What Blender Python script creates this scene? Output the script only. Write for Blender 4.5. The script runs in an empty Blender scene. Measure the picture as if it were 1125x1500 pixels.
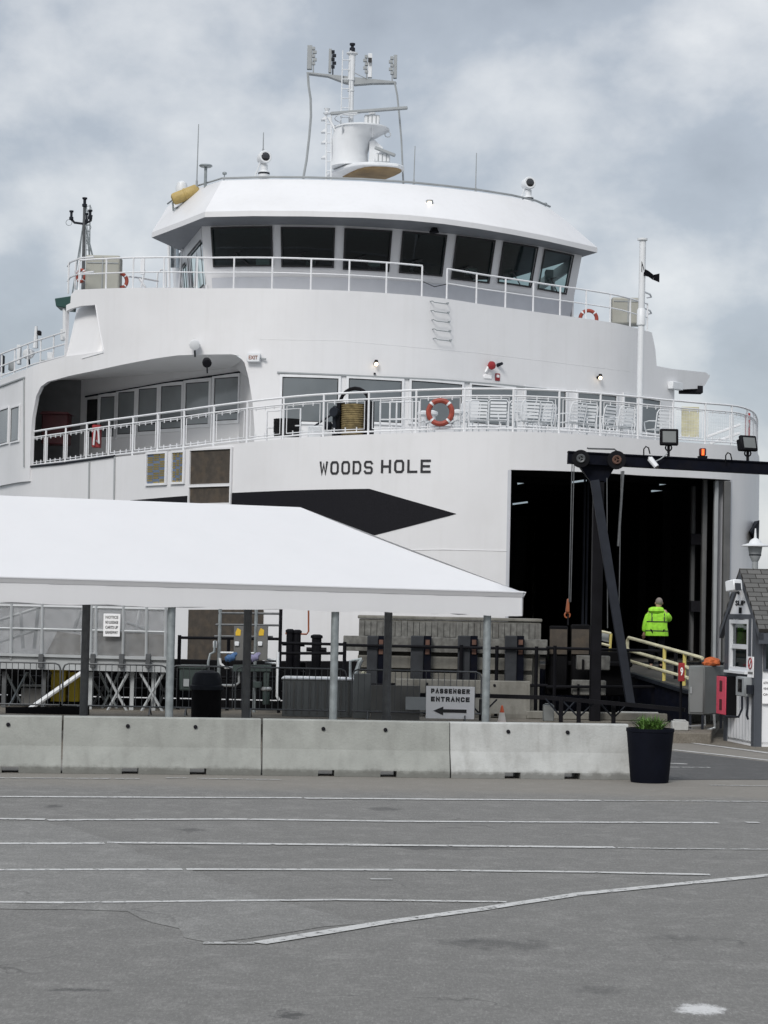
import bpy, bmesh, math, random
from math import radians as R, pi, sin, cos, tan, atan2, sqrt
from mathutils import Vector, Matrix, noise
random.seed(7)
C = bpy.context.scene.collection
scn = bpy.context.scene

# ---------------------------------------------------------------- camera
W0, H0, F, CAMZ = 1125.0, 1500.0, 3200.0, 2.7
PITCH, ROLL = math.atan(140.0/F), R(1.2)
RC = Matrix.Rotation(pi/2+PITCH, 3, 'X') @ Matrix.Rotation(ROLL, 3, 'Z')
cam = bpy.data.cameras.new('camera'); camo = bpy.data.objects.new('camera', cam); C.objects.link(camo)
cam.sensor_fit = 'VERTICAL'; cam.sensor_height = 36.0; cam.lens = F/H0*36.0
cam.clip_start = 0.5; cam.clip_end = 8000
camo.matrix_world = Matrix.Translation((0, 0, CAMZ)) @ RC.to_4x4()
scn.camera = camo
CAM = Vector((0, 0, CAMZ))

# ---------------------------------------------------------------- world, sun, exposure
SUN_EL, SUN_AZ = 40.0, 200.0       # azimuth clockwise from +Y: behind the camera, a little to the left
w = bpy.data.worlds.new('World'); scn.world = w; w.use_nodes = True
nt = w.node_tree; nt.nodes.clear()
N = lambda t, **k: (lambda n: ([setattr(n, a, b) for a, b in k.items()], n)[1])(nt.nodes.new(t))
out = N('ShaderNodeOutputWorld')
sky = N('ShaderNodeTexSky', sky_type='NISHITA', sun_disc=False, sun_elevation=R(SUN_EL), sun_rotation=R(SUN_AZ), air_density=1.0, dust_density=2.0)
bgs = N('ShaderNodeBackground'); nt.links.new(sky.outputs[0], bgs.inputs[0]); bgs.inputs[1].default_value = 0.10
tc = N('ShaderNodeTexCoord')
mp = N('ShaderNodeMapping'); mp.inputs['Scale'].default_value = (1.0, 1.0, 1.35); mp.inputs['Location'].default_value = (5.2, 1.1, 2.6)
nt.links.new(tc.outputs['Generated'], mp.inputs['Vector'])
n1 = N('ShaderNodeTexNoise'); n1.inputs['Scale'].default_value = 9.5; n1.inputs['Detail'].default_value = 9; n1.inputs['Roughness'].default_value = .54; n1.inputs['Distortion'].default_value = .08
nt.links.new(mp.outputs[0], n1.inputs['Vector'])
fac = n1.outputs[0]
for (bx, by, rad, amt) in ((50, 220, .07, .07), (60, 40, .06, .05), (985, 425, .05, .11), (640, 150, .09, -.02), (60, 350, .03, -.06), (1075, 520, .03, -.07), (740, 100, .03, .03), (330, 110, .06, -.07), (560, 60, .06, -.03), (900, 200, .08, -.05)):
    dv = (RC @ Vector(((bx-W0/2)/F, -(by-H0/2)/F, -1.0))).normalized()      # soft brighter and darker banks of cloud, fixed in the sky
    ds = N('ShaderNodeVectorMath', operation='DISTANCE'); nt.links.new(tc.outputs['Generated'], ds.inputs[0]); ds.inputs[1].default_value = dv
    dm = N('ShaderNodeMapRange', interpolation_type='SMOOTHSTEP'); nt.links.new(ds.outputs['Value'], dm.inputs[0])
    for i_, v_ in enumerate((0, rad, amt, 0)): dm.inputs[i_+1].default_value = v_
    sm = N('ShaderNodeMath', operation='ADD'); nt.links.new(fac, sm.inputs[0]); nt.links.new(dm.outputs[0], sm.inputs[1]); fac = sm.outputs[0]
cr = N('ShaderNodeValToRGB'); nt.links.new(fac, cr.inputs[0])
e = cr.color_ramp.elements
e[0].position = .32; e[0].color = (.285, .310, .345, 1)
e[1].position = .72; e[1].color = (.63, .635, .635, 1)
x = e.new(.47); x.color = (.345, .374, .412, 1)
x = e.new(.56); x.color = (.46, .478, .50, 1)
sep = N('ShaderNodeSeparateXYZ'); nt.links.new(tc.outputs['Generated'], sep.inputs[0])
mr = N('ShaderNodeMapRange'); mr.inputs[1].default_value = .35; mr.inputs[2].default_value = 1.0; mr.inputs[3].default_value = 1.0; mr.inputs[4].default_value = 1.7
nt.links.new(sep.outputs[2], mr.inputs[0])
bgc = N('ShaderNodeBackground'); nt.links.new(cr.outputs[0], bgc.inputs[0]); nt.links.new(mr.outputs[0], bgc.inputs[1])
ad = N('ShaderNodeMixShader'); ad.inputs[0].default_value = .85; nt.links.new(bgs.outputs[0], ad.inputs[1]); nt.links.new(bgc.outputs[0], ad.inputs[2])
nt.links.new(ad.outputs[0], out.inputs[0])
sl = bpy.data.lights.new('sun', 'SUN'); sl.energy = 1.45; sl.angle = R(18); sl.color = (1.0, .965, .92)
so = bpy.data.objects.new('sun', sl); C.objects.link(so)
sd = Vector((sin(R(SUN_AZ))*cos(R(SUN_EL)), cos(R(SUN_AZ))*cos(R(SUN_EL)), sin(R(SUN_EL))))
so.rotation_euler = sd.to_track_quat('Z', 'Y').to_euler(); so.location = sd*60
scn.view_settings.view_transform = 'Standard'; scn.view_settings.look = 'None'
scn.view_settings.exposure = 0.48; scn.view_settings.gamma = 1.0

# ---------------------------------------------------------------- placing helpers
def ray(px, py):
    return RC @ Vector(((px-W0/2)/F, -(py-H0/2)/F, -1.0))
def P(px, py, Y):
    d = ray(px, py); return CAM + d*(Y/d.y)
def HZ(px, py, z):
    d = ray(px, py); return CAM + d*((z-CAMZ)/d.z)
def lerp(a, b, t): return a+(b-a)*t
def interp(tab, s):
    if s <= tab[0][0]: return tab[0][1]
    for (a, x), (b, y) in zip(tab, tab[1:]):
        if s <= b: return x if b-a < 1e-9 else x+(y-x)*(s-a)/(b-a)
    return tab[-1][1]

class Curve:
    """smooth plan line; s = arc length, outward normal faces the quay"""
    def __init__(self, pts, sub=8, smooth=True, tilt=0.0, z0=0.0):
        p = [Vector((a[0], a[1])) for a in pts]
        if smooth:
            q = []
            for i in range(len(p)-1):
                a = p[i-1] if i else p[0]*2-p[1]; b = p[i]; c = p[i+1]; d = p[i+2] if i+2 < len(p) else p[-1]*2-p[-2]
                for k in range(sub):
                    t = k/sub
                    q.append(0.5*((2*b)+(c-a)*t+(2*a-5*b+4*c-d)*t*t+(-a+3*b-3*c+d)*t**3))
            q.append(p[-1]); p = q
        self.p = p; self.s = [0.0]; self.tilt = tilt; self.z0 = z0
        for a, b in zip(p, p[1:]): self.s.append(self.s[-1]+(b-a).length)
        self.L = self.s[-1]
        self.n = []
        for i in range(len(p)):
            a = p[max(0, i-1)]; b = p[min(len(p)-1, i+1)]; t = (b-a).normalized(); self.n.append(Vector((t.y, -t.x)))
    def at(self, s, d=0.0, z=0.0):
        s = min(max(s, 0), self.L); i = 0
        lo, hi = 0, len(self.s)-1
        while hi-lo > 1:
            m = (lo+hi)//2
            if self.s[m] <= s: lo = m
            else: hi = m
        t = (s-self.s[lo])/max(1e-9, self.s[hi]-self.s[lo])
        q = self.p[lo].lerp(self.p[hi], t); n = self.n[lo].lerp(self.n[hi], t).normalized()
        q = q+n*(d+self.tilt*(z-self.z0))
        return Vector((q.x, q.y, z))
    def nrm(self, s):
        a = self.at(max(0, s-.05), 0, self.z0); b = self.at(min(self.L, s+.05), 0, self.z0); t = (b-a).normalized()
        return Vector((t.y, -t.x, 0)), Vector((t.x, t.y, 0))
    def proj(self, px, py, d=0.0):
        r = ray(px, py); z = self.z0; best = None
        for it in range(4):
            best = None
            off = d+self.tilt*(z-self.z0)
            for i in range(len(self.p)-1):
                a = self.p[i]+self.n[i]*off; b = self.p[i+1]+self.n[i+1]*off
                e = b-a; det = r.x*(-e.y)+r.y*e.x
                if abs(det) < 1e-12: continue
                t = (a.x*(-e.y)+a.y*e.x)/det; u = (r.x*a.y-r.y*a.x)/det
                if -1e-6 <= u <= 1+1e-6 and t > 0 and (best is None or t < best[0]): best = (t, self.s[i]+u*(self.s[i+1]-self.s[i]))
            if best is None:
                # beyond an end: nearest end
                e0 = (self.p[0].x/self.p[0].y-r.x/r.y)**2; e1 = (self.p[-1].x/self.p[-1].y-r.x/r.y)**2
                j = 0 if e0 < e1 else -1
                best = (self.p[j].y/r.y, 0 if j == 0 else self.L)
            z = CAMZ+r.z*best[0]
            if self.tilt == 0: break
        return best[1], z

# ---------------------------------------------------------------- mesh builder
WP = {}
class MB:
    def __init__(s): s.v = []; s.f = []
    def add(s, vs, fs):
        o = len(s.v); s.v += [Vector(q) for q in vs]; s.f += [tuple(i+o for i in f) for f in fs]; return s
    def boxm(s, M, sz):
        a, b, c = sz[0]/2, sz[1]/2, sz[2]/2
        vs = [M @ Vector(q) for q in ((-a,-b,-c),(a,-b,-c),(a,b,-c),(-a,b,-c),(-a,-b,c),(a,-b,c),(a,b,c),(-a,b,c))]
        return s.add(vs, [(0,3,2,1),(4,5,6,7),(0,1,5,4),(1,2,6,5),(2,3,7,6),(3,0,4,7)])
    def box(s, c, sz, rz=0.0, rx=0.0, ry=0.0):
        return s.boxm(Matrix.Translation(c) @ Matrix.Rotation(rz, 4, 'Z') @ Matrix.Rotation(ry, 4, 'Y') @ Matrix.Rotation(rx, 4, 'X'), sz)
    def bar(s, a, b, w, h, up=None):
        a = Vector(a); b = Vector(b); d = b-a; L = d.length
        if L < 1e-6: return s
        z = d.normalized(); u = Vector(up) if up else (Vector((0,0,1)) if abs(z.z) < .9 else Vector((0,1,0)))
        x = u.cross(z).normalized(); y = z.cross(x)
        M = Matrix((x, y, z)).transposed().to_4x4(); M.translation = (a+b)/2
        return s.boxm(M, (w, h, L))
    def tube(s, a, b, r, n=8, r2=None, caps=True):
        a = Vector(a); b = Vector(b); d = b-a
        if d.length < 1e-7: return s
        r2 = r if r2 is None else r2
        z = d.normalized(); x = (Vector((0,0,1)) if abs(z.z) < .9 else Vector((1,0,0))).cross(z).normalized(); y = z.cross(x)
        vs = []; 
        for c, q in ((a, r), (b, r2)):
            for k in range(n):
                t = 2*pi*k/n; vs.append(c+x*(q*cos(t))+y*(q*sin(t)))
        fs = [(k, (k+1) % n, n+(k+1) % n, n+k) for k in range(n)]
        if caps: fs += [tuple(range(n-1, -1, -1)), tuple(range(n, 2*n))]
        return s.add(vs, fs)
    def path(s, pts, r, n=6):
        pts = [Vector(p) for p in pts]; rings = []; px = None
        for i, p in enumerate(pts):
            d = (pts[min(i+1, len(pts)-1)]-pts[max(0, i-1)]).normalized()
            if px is None: px = (Vector((0,0,1)) if abs(d.z) < .9 else Vector((1,0,0))).cross(d).normalized()
            px = (px-d*px.dot(d)).normalized(); y = d.cross(px)
            rr = r[i] if isinstance(r, (list, tuple)) else r
            rings.append([p+px*(rr*cos(2*pi*k/n))+y*(rr*sin(2*pi*k/n)) for k in range(n)])
        vs = [q for g in rings for q in g]; fs = []
        for i in range(len(rings)-1):
            for k in range(n): fs.append((i*n+k, i*n+(k+1) % n, (i+1)*n+(k+1) % n, (i+1)*n+k))
        fs += [tuple(range(n-1, -1, -1)), tuple((len(rings)-1)*n+k for k in range(n))]
        return s.add(vs, fs)
    def lathe(s, prof, c, n=20, axis=(0,0,1), cap=True):
        z = Vector(axis).normalized(); x = (Vector((0,0,1)) if abs(z.z) < .9 else Vector((1,0,0))).cross(z).normalized(); y = z.cross(x); c = Vector(c)
        vs = []; fs = []
        for r, h in prof:
            for k in range(n): vs.append(c+z*h+x*(r*cos(2*pi*k/n))+y*(r*sin(2*pi*k/n)))
        for i in range(len(prof)-1):
            for k in range(n): fs.append((i*n+k, i*n+(k+1) % n, (i+1)*n+(k+1) % n, (i+1)*n+k))
        if cap: fs += [tuple(range(n-1, -1, -1)), tuple((len(prof)-1)*n+k for k in range(n))]
        return s.add(vs, fs)
    def torus(s, c, R1, r, axis=(0,1,0), n=24, m=8, a0=0, a1=2*pi):
        z = Vector(axis).normalized(); x = (Vector((0,0,1)) if abs(z.z) < .9 else Vector((1,0,0))).cross(z).normalized(); y = z.cross(x); c = Vector(c)
        full = abs(a1-a0-2*pi) < 1e-6; K = n if full else n+1; vs = []; fs = []
        for i in range(K):
            t = a0+(a1-a0)*i/n; u = x*cos(t)+y*sin(t)
            for k in range(m): p = 2*pi*k/m; vs.append(c+u*(R1+r*cos(p))+z*(r*sin(p)))
        for i in range(n):
            j = (i+1) % K
            for k in range(m): fs.append((i*m+k, j*m+k, j*m+(k+1) % m, i*m+(k+1) % m))
        return s.add(vs, fs)
    def ball(s, c, r, sc=(1,1,1), n=12, m=8):
        vs = []; fs = []; c = Vector(c)
        for i in range(m+1):
            a = pi*i/m
            for k in range(n): b = 2*pi*k/n; vs.append(c+Vector((r*sc[0]*sin(a)*cos(b), r*sc[1]*sin(a)*sin(b), r*sc[2]*cos(a))))
        for i in range(m):
            for k in range(n): fs.append((i*n+k, (i+1)*n+k, (i+1)*n+(k+1) % n, i*n+(k+1) % n))
        return s.add(vs, fs)
    def slab(s, pts, vec):
        pts = [Vector(p) for p in pts]; v = Vector(vec); n = len(pts)
        return s.add(pts+[p+v for p in pts], [tuple(range(n-1, -1, -1)), tuple(range(n, 2*n))]+[(k, (k+1) % n, n+(k+1) % n, n+k) for k in range(n)])
    def poly(s, pts): return s.add(pts, [tuple(range(len(pts)))])
    def build(s, name, mat, parent=None, smooth=True, bevel=0.0, solid=0.0, ang=35, seg=1, base=False):
        me = bpy.data.meshes.new(name)
        lo = Vector([min(v[i] for v in s.v) for i in range(3)]); hi = Vector([max(v[i] for v in s.v) for i in range(3)])
        o0 = (lo+hi)/2
        if parent is None: o0.z = lo.z
        me.from_pydata([v-o0 for v in s.v], [], s.f)
        bm = bmesh.new(); bm.from_mesh(me); bmesh.ops.remove_doubles(bm, verts=bm.verts, dist=1e-5)
        (None if solid else bmesh.ops.recalc_face_normals(bm, faces=bm.faces)); bm.to_mesh(me); bm.free()
        me.polygons.foreach_set('use_smooth', [smooth]*len(me.polygons))
        if smooth: me.set_sharp_from_angle(angle=R(ang))
        me.materials.append(M[mat] if isinstance(mat, str) else mat)
        o = bpy.data.objects.new(name, me); C.objects.link(o)
        WP[o.name] = o0
        if parent is not None:
            o.parent = parent; o.location = o0-WP[parent.name]
        else: o.location = o0
        if solid:
            m = o.modifiers.new('solid', 'SOLIDIFY'); m.thickness = solid; m.offset = -1
            es = o.modifiers.new('split', 'EDGE_SPLIT'); es.split_angle = R(35)
        if bevel:
            m = o.modifiers.new('bevel', 'BEVEL'); m.width = bevel; m.segments = seg; m.limit_method = 'ANGLE'; m.angle_limit = R(40)
        return o
def thing(name, label, cat, loc, group=None):
    o = bpy.data.objects.new(name, None); C.objects.link(o); o.location = Vector(loc); WP[o.name] = Vector(loc); o.empty_display_size = .3
    return tag(o, label, cat, group)
def tag(o, label, cat, group=None):
    o['label'] = label; o['category'] = cat
    if group: o['group'] = group
    return o
def struct(o): o['kind'] = 'structure'; return o
def copy_tree(o, parent=None):
    c = o.copy(); C.objects.link(c); c.parent = parent; WP[c.name] = WP[o.name].copy()
    for ch in list(o.children): copy_tree(ch, c)
    return c
def place(o, loc, rz=0.0, label=None, group=None):
    o.location = Vector(loc); o.rotation_euler = (0, 0, rz)
    if label: o['label'] = label
    if group: o['group'] = group
    return o
def textmesh(mb, txt, fn, wd, ht, weight=0.0, lines_gap=None):
    """lettering as flat mesh; fn maps (x,y) in metres to a point"""
    cu = bpy.data.curves.new('t', 'FONT'); cu.body = txt; cu.size = 1; cu.offset = weight; cu.resolution_u = 3; cu.fill_mode = 'BOTH'; cu.align_x = 'LEFT'
    ob = bpy.data.objects.new('t', cu); C.objects.link(ob); dg = bpy.context.evaluated_depsgraph_get(); dg.update()
    me = bpy.data.meshes.new_from_object(ob.evaluated_get(dg))
    bm = bmesh.new(); bm.from_mesh(me)
    xs = [v.co.x for v in bm.verts]; ys = [v.co.y for v in bm.verts]
    x0, x1, y0, y1 = min(xs), max(xs), min(ys), max(ys)
    for v in bm.verts: v.co = ((v.co.x-x0)/(x1-x0)*wd, (v.co.y-y0)/(y1-y0)*ht, 0)
    bmesh.ops.triangulate(bm, faces=bm.faces)
    mb.add([fn(v.co.x, v.co.y) for v in bm.verts], [tuple(v.index for v in f.verts) for f in bm.faces])
    bm.free(); bpy.data.objects.remove(ob); bpy.data.meshes.remove(me); bpy.data.curves.remove(cu)
    return mb

GL = {'W': [[(0, 1), (.22, 0), (.5, .8), (.78, 0), (1, 1)]], 'O': [[(.18, 0), (.82, 0), (1, .18), (1, .82), (.82, 1), (.18, 1), (0, .82), (0, .18), None]], 'D': [[(0, 0), (.75, 0), (1, .25), (1, .75), (.75, 1), (0, 1), None]],
 'S': [[(0, .14), (.16, 0), (.84, 0), (1, .14), (1, .38), (.84, .5), (.16, .5), (0, .64), (0, .86), (.16, 1), (.84, 1), (1, .86)]], 'H': [[(0, 0), (0, 1)], [(1, 0), (1, 1)], [(0, .5), (1, .5), 'in']], 'L': [[(0, 1), (0, 0), (1, 0)]], 'E': [[(1, 0), (0, 0), (0, 1), (1, 1)], [(0, .5), (.9, .5), 'l']],
 'P': [[(0, 0), (0, 1), (.85, 1), (1, .87), (1, .55), (.85, .42), (0, .42), 'e']], 'A': [[(0, 0), (.5, 1), (1, 0)], [(.22, .28), (.78, .28), 'in']], 'N': [[(0, 0), (0, 1), (1, 0), (1, 1)]], 'G': [[(1, .86), (.84, 1), (.16, 1), (0, .84), (0, .16), (.16, 0), (1, 0), (1, .46), (.6, .46)]], 'R': [[(0, 0), (0, 1), (.85, 1), (1, .88), (1, .6), (.85, .48), (0, .48), 'e'], [(.55, .48), (1, 0), 'd']], 'T': [[(0, 1), (1, 1)], [(.5, 1), (.5, 0), 'd']], 'C': [[(1, .84), (.84, 1), (.16, 1), (0, .84), (0, .16), (.16, 0), (.84, 0), (1, .16)]]}
def strokes(mb, txt, fn, wd, ht, th, gap=.32):
    """block lettering of constant stroke width as flat mitred ribbons"""
    n = len(txt); cw = wd/(n+(n-1)*gap); 
    for i, ch in enumerate(txt):
        ox = i*cw*(1+gap); W_, H_ = cw-th, ht-th
        for st in GL[ch]:
            flag = st[-1] if not isinstance(st[-1], tuple) else ''; closed = st[-1] is None
            pts = [Vector((ox+th/2+p[0]*W_, th/2+p[1]*H_)) for p in st if isinstance(p, tuple)]
            q = th/2+.0005
            if flag == 'in':
                e_ = q if ch == 'H' else q*.75; pts[0].x += e_; pts[-1].x -= e_
            if flag == 'l': pts[0].x += q
            if flag == 'e': pts[-1].x += q
            if flag == 'd': d = (pts[1]-pts[0]).normalized(); pts[0] = pts[0]+d*(q/max(.3, -d.y))
            m = len(pts); Lf, Rt = [], []
            for k in range(m):
                a = pts[k-1] if (k or closed) else None; b = pts[(k+1) % m] if (k < m-1 or closed) else None
                d1 = (pts[k]-a).normalized() if a is not None else None; d2 = (b-pts[k]).normalized() if b is not None else None
                if d1 is None: d1 = d2
                if d2 is None: d2 = d1
                n1 = Vector((-d1.y, d1.x)); n2 = Vector((-d2.y, d2.x)); nn = (n1+n2).normalized(); l_ = th/2/max(.42, nn.dot(n1))
                ext = Vector((0, 0))
                if not closed and k == 0 and flag not in ('in', 'l', 'd'): ext = -d2*th/2
                if not closed and k == m-1 and flag not in ('in', 'e'): ext = d1*th/2
                Lf.append(pts[k]+nn*l_+ext); Rt.append(pts[k]-nn*l_+ext)
            for k in range(m if closed else m-1):
                j = (k+1) % m; sub_ = 3
                for u in range(sub_):
                    f0, f1 = u/sub_, (u+1)/sub_
                    mb.add([fn(*Lf[k].lerp(Lf[j], f0)), fn(*Rt[k].lerp(Rt[j], f0)), fn(*Rt[k].lerp(Rt[j], f1)), fn(*Lf[k].lerp(Lf[j], f1))], [(0, 1, 2, 3)])
    return mb

# ---------------------------------------------------------------- materials
M = {}
def mat(name, col, rough=.6, metal=0.0, var=.12, vs=3.0, bump=0.0, bs=40.0, streak=0.0, dirt=None, dirt_amt=0.0, ds=1.5, spec=.5, detail=6, coat=0.0, alpha=1.0):
    m = bpy.data.materials.new(name); m.use_nodes = True; t = m.node_tree; L = t.links; b = t.nodes['Principled BSDF']
    g = t.nodes.new('ShaderNodeNewGeometry'); co = g.outputs['Position']
    nz = t.nodes.new('ShaderNodeTexNoise'); nz.inputs['Scale'].default_value = vs; nz.inputs['Detail'].default_value = detail; L.new(co, nz.inputs['Vector'])
    rp = t.nodes.new('ShaderNodeValToRGB'); rp.color_ramp.elements[0].position = .3; rp.color_ramp.elements[1].position = .7
    c0 = [max(0, c*(1-var)) for c in col]; c1 = [min(1, c*(1+var)) for c in col]
    rp.color_ramp.elements[0].color = (*c0, 1); rp.color_ramp.elements[1].color = (*c1, 1); L.new(nz.outputs[0], rp.inputs[0]); cur = rp.outputs[0]
    def mix(cur, fac, c):
        x = t.nodes.new('ShaderNodeMix'); x.data_type = 'RGBA'; L.new(fac, x.inputs[0]); L.new(cur, x.inputs[6]); x.inputs[7].default_value = (*c, 1); return x.outputs[2]
    def mrange(src, a, b_, c, d):
        x = t.nodes.new('ShaderNodeMapRange'); L.new(src, x.inputs[0])
        for i, v in enumerate((a, b_, c, d)): x.inputs[i+1].default_value = v
        return x.outputs[0]
    if streak:
        mpp = t.nodes.new('ShaderNodeMapping'); mpp.inputs['Scale'].default_value = (5, 5, .35); L.new(co, mpp.inputs[0])
        n2 = t.nodes.new('ShaderNodeTexNoise'); n2.inputs['Scale'].default_value = 1.2; n2.inputs['Detail'].default_value = 5; L.new(mpp.outputs[0], n2.inputs['Vector'])
        cur = mix(cur, mrange(n2.outputs[0], .5, .8, 0, streak), dirt or (.3, .27, .22))
    if dirt and dirt_amt:
        n3 = t.nodes.new('ShaderNodeTexNoise'); n3.inputs['Scale'].default_value = ds; n3.inputs['Detail'].default_value = 9; n3.inputs['Roughness'].default_value = .65; L.new(co, n3.inputs['Vector'])
        cur = mix(cur, mrange(n3.outputs[0], .48, .72, 0, dirt_amt), dirt)
    L.new(cur, b.inputs['Base Color'])
    b.inputs['Roughness'].default_value = rough; b.inputs['Metallic'].default_value = metal; b.inputs['Specular IOR Level'].default_value = spec
    if coat: b.inputs['Coat Weight'].default_value = coat; b.inputs['Coat Roughness'].default_value = .15
    if bump:
        n4 = t.nodes.new('ShaderNodeTexNoise'); n4.inputs['Scale'].default_value = bs; n4.inputs['Detail'].default_value = 6; L.new(co, n4.inputs['Vector'])
        bp = t.nodes.new('ShaderNodeBump'); bp.inputs['Strength'].default_value = bump; bp.inputs['Distance'].default_value = .02; L.new(n4.outputs[0], bp.inputs['Height']); L.new(bp.outputs[0], b.inputs['Normal'])
    if alpha < 1: b.inputs['Alpha'].default_value = alpha
    M[name] = m; return m
def base_dark(m, top=.12, col=(.10, .10, .09)):  # colour gets darker towards the bottom, with a noisy upper edge
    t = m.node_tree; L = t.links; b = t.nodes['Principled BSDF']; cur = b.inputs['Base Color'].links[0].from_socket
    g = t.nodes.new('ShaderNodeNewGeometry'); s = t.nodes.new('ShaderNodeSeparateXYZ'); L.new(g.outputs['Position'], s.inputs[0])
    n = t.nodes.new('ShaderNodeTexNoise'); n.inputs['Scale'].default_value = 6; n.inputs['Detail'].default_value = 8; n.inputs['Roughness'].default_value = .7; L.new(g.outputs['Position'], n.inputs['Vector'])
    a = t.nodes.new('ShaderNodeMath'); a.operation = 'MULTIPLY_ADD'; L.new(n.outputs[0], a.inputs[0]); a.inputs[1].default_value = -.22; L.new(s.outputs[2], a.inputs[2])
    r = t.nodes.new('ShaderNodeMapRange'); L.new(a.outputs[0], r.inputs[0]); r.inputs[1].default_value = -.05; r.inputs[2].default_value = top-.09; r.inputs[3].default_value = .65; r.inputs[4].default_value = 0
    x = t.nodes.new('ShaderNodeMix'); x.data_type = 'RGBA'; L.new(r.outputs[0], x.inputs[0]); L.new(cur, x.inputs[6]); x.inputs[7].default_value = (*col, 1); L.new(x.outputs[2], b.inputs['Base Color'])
def translucent(m, col, f):
    t = m.node_tree; L = t.links; o = t.nodes['Material Output']; b = t.nodes['Principled BSDF']; tr = t.nodes.new('ShaderNodeBsdfTranslucent'); tr.inputs[0].default_value = (*col, 1)
    x = t.nodes.new('ShaderNodeMixShader'); x.inputs[0].default_value = f; L.new(b.outputs[0], x.inputs[1]); L.new(tr.outputs[0], x.inputs[2]); L.new(x.outputs[0], o.inputs[0])
def glass(name, tint, tr=.6):
    m = bpy.data.materials.new(name); m.use_nodes = True; t = m.node_tree; L = t.links; t.nodes.clear()
    o = t.nodes.new('ShaderNodeOutputMaterial'); g = t.nodes.new('ShaderNodeBsdfGlossy'); g.inputs['Roughness'].default_value = .03; g.inputs[0].default_value = (.9, .95, 1, 1)
    a = t.nodes.new('ShaderNodeBsdfTransparent'); a.inputs[0].default_value = (*[c*tr for c in tint], 1)
    f = t.nodes.new('ShaderNodeFresnel'); f.inputs[0].default_value = 1.5; x = t.nodes.new('ShaderNodeMixShader')
    L.new(f.outputs[0], x.inputs[0]); L.new(a.outputs[0], x.inputs[1]); L.new(g.outputs[0], x.inputs[2]); L.new(x.outputs[0], o.inputs[0]); M[name] = m
def emit(name, col, s):
    m = bpy.data.materials.new(name); m.use_nodes = True; b = m.node_tree.nodes['Principled BSDF']; b.inputs['Base Color'].default_value = (*col, 1)
    b.inputs['Emission Color'].default_value = (*col, 1); b.inputs['Emission Strength'].default_value = s; M[name] = m

mat('ship_white', (.72, .722, .735), .42, var=.03, vs=.5, bump=.22, bs=1.1, streak=.08, dirt=(.40, .39, .36), dirt_amt=.10, ds=.6)
mat('rail_white', (.74, .75, .77), .45, var=.05, streak=.12, dirt=(.45, .42, .36))
mat('ship_grey', (.50, .515, .55), .5, var=.04)
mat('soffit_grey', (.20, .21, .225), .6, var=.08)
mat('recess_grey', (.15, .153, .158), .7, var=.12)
mat('ramp_deck', (.05, .046, .040), .9, var=.3, vs=4)
mat('deck_grey', (.42, .43, .43), .7)
mat('side_glass', (.22, .24, .25), .1, var=.2, vs=.8, spec=1.0)  # sky reflection of the promenade windows put into a paler base colour
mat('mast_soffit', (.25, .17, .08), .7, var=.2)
mat('lounge_glass', (.13, .147, .158), .12, var=.15, vs=.8, spec=.9)
glass('bridge_glass', (.75, .95, .92), .55)
mat('gasket', (.02, .02, .022), .6)
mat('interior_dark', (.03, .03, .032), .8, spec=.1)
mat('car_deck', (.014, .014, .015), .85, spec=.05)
mat('hull_black', (.010, .010, .013), .7, spec=.15, var=.2, vs=25)
mat('letter_black', (.012, .012, .015), .5)
mat('shutter_brown', (.055, .045, .035), .7, var=.25, vs=6, dirt=(.10, .07, .04), dirt_amt=.5, ds=3)
mat('vent_blue', (.12, .16, .24), .5)
mat('vent_yellow', (.42, .33, .13), .5)
mat('steel_navy', (.003, .004, .009), .6, var=.3, vs=5, dirt=(.02, .016, .014), dirt_amt=.25, ds=4, spec=.08)
mat('steel_black', (.006, .006, .008), .6, var=.3, spec=.12)
mat('steel_dark', (.016, .019, .026), .6, var=.2, spec=.15)
mat('tent_fabric', (.80, .805, .825), .55, var=.015, vs=.8, bump=.3, bs=.9, streak=.05, dirt=(.55, .55, .55))
mat('galvanised', (.27, .30, .31), .45, metal=.35, var=.2, vs=8)
mat('galvanised_dark', (.10, .105, .11), .5, metal=.3, var=.2, vs=8)
mat('concrete_old', (.305, .315, .295), .9, var=.10, vs=2.2, bump=.35, bs=30, streak=.35, dirt=(.15, .15, .14), dirt_amt=.3, ds=2.5)
mat('concrete_new', (.43, .44, .43), .9, var=.09, vs=2.4, bump=.35, bs=30, streak=.4, dirt=(.19, .185, .17), dirt_amt=.3, ds=3.1)
mat('concrete_dock', (.19, .185, .165), .95, var=.2, vs=1.4, bump=.5, bs=14, streak=.7, dirt=(.09, .085, .07), dirt_amt=.5, ds=1.8)
mat('dock_tan', (.2, .18, .15), .95, var=.15, vs=1.5, bump=.3, bs=20, dirt=(.13, .12, .10), dirt_amt=.5, ds=1.2)
mat('timber_grey', (.15, .15, .14), .9, var=.3, vs=9, bump=.4, bs=30, streak=.8, dirt=(.07, .065, .06), dirt_amt=.3, ds=5)
mat('fender_grey', (.034, .037, .042), .7, spec=.2, var=.25, vs=4)
mat('fender_rust', (.10, .05, .035), .8, var=.4, vs=9)
mat('rubber', (.006, .006, .007), .8, spec=.1)
mat('rope_black', (.02, .02, .022), .9, bump=.5, bs=60)
mat('rope_tan', (.22, .17, .08), .9, var=.4, vs=8, bump=.5, bs=60)
mat('paint_yellow', (.62, .52, .16), .55, var=.12)
mat('paint_cream', (.60, .57, .40), .55, var=.15)
mat('bin_yellow', (.55, .42, .015), .5, var=.15)
mat('ring_orange', (.30, .055, .035), .6, var=.2, vs=8)
mat('red', (.28, .018, .022), .5, var=.15)
mat('dark_red', (.07, .008, .012), .5, var=.2)
mat('pink_red', (.62, .07, .12), .45, var=.1)
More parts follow.
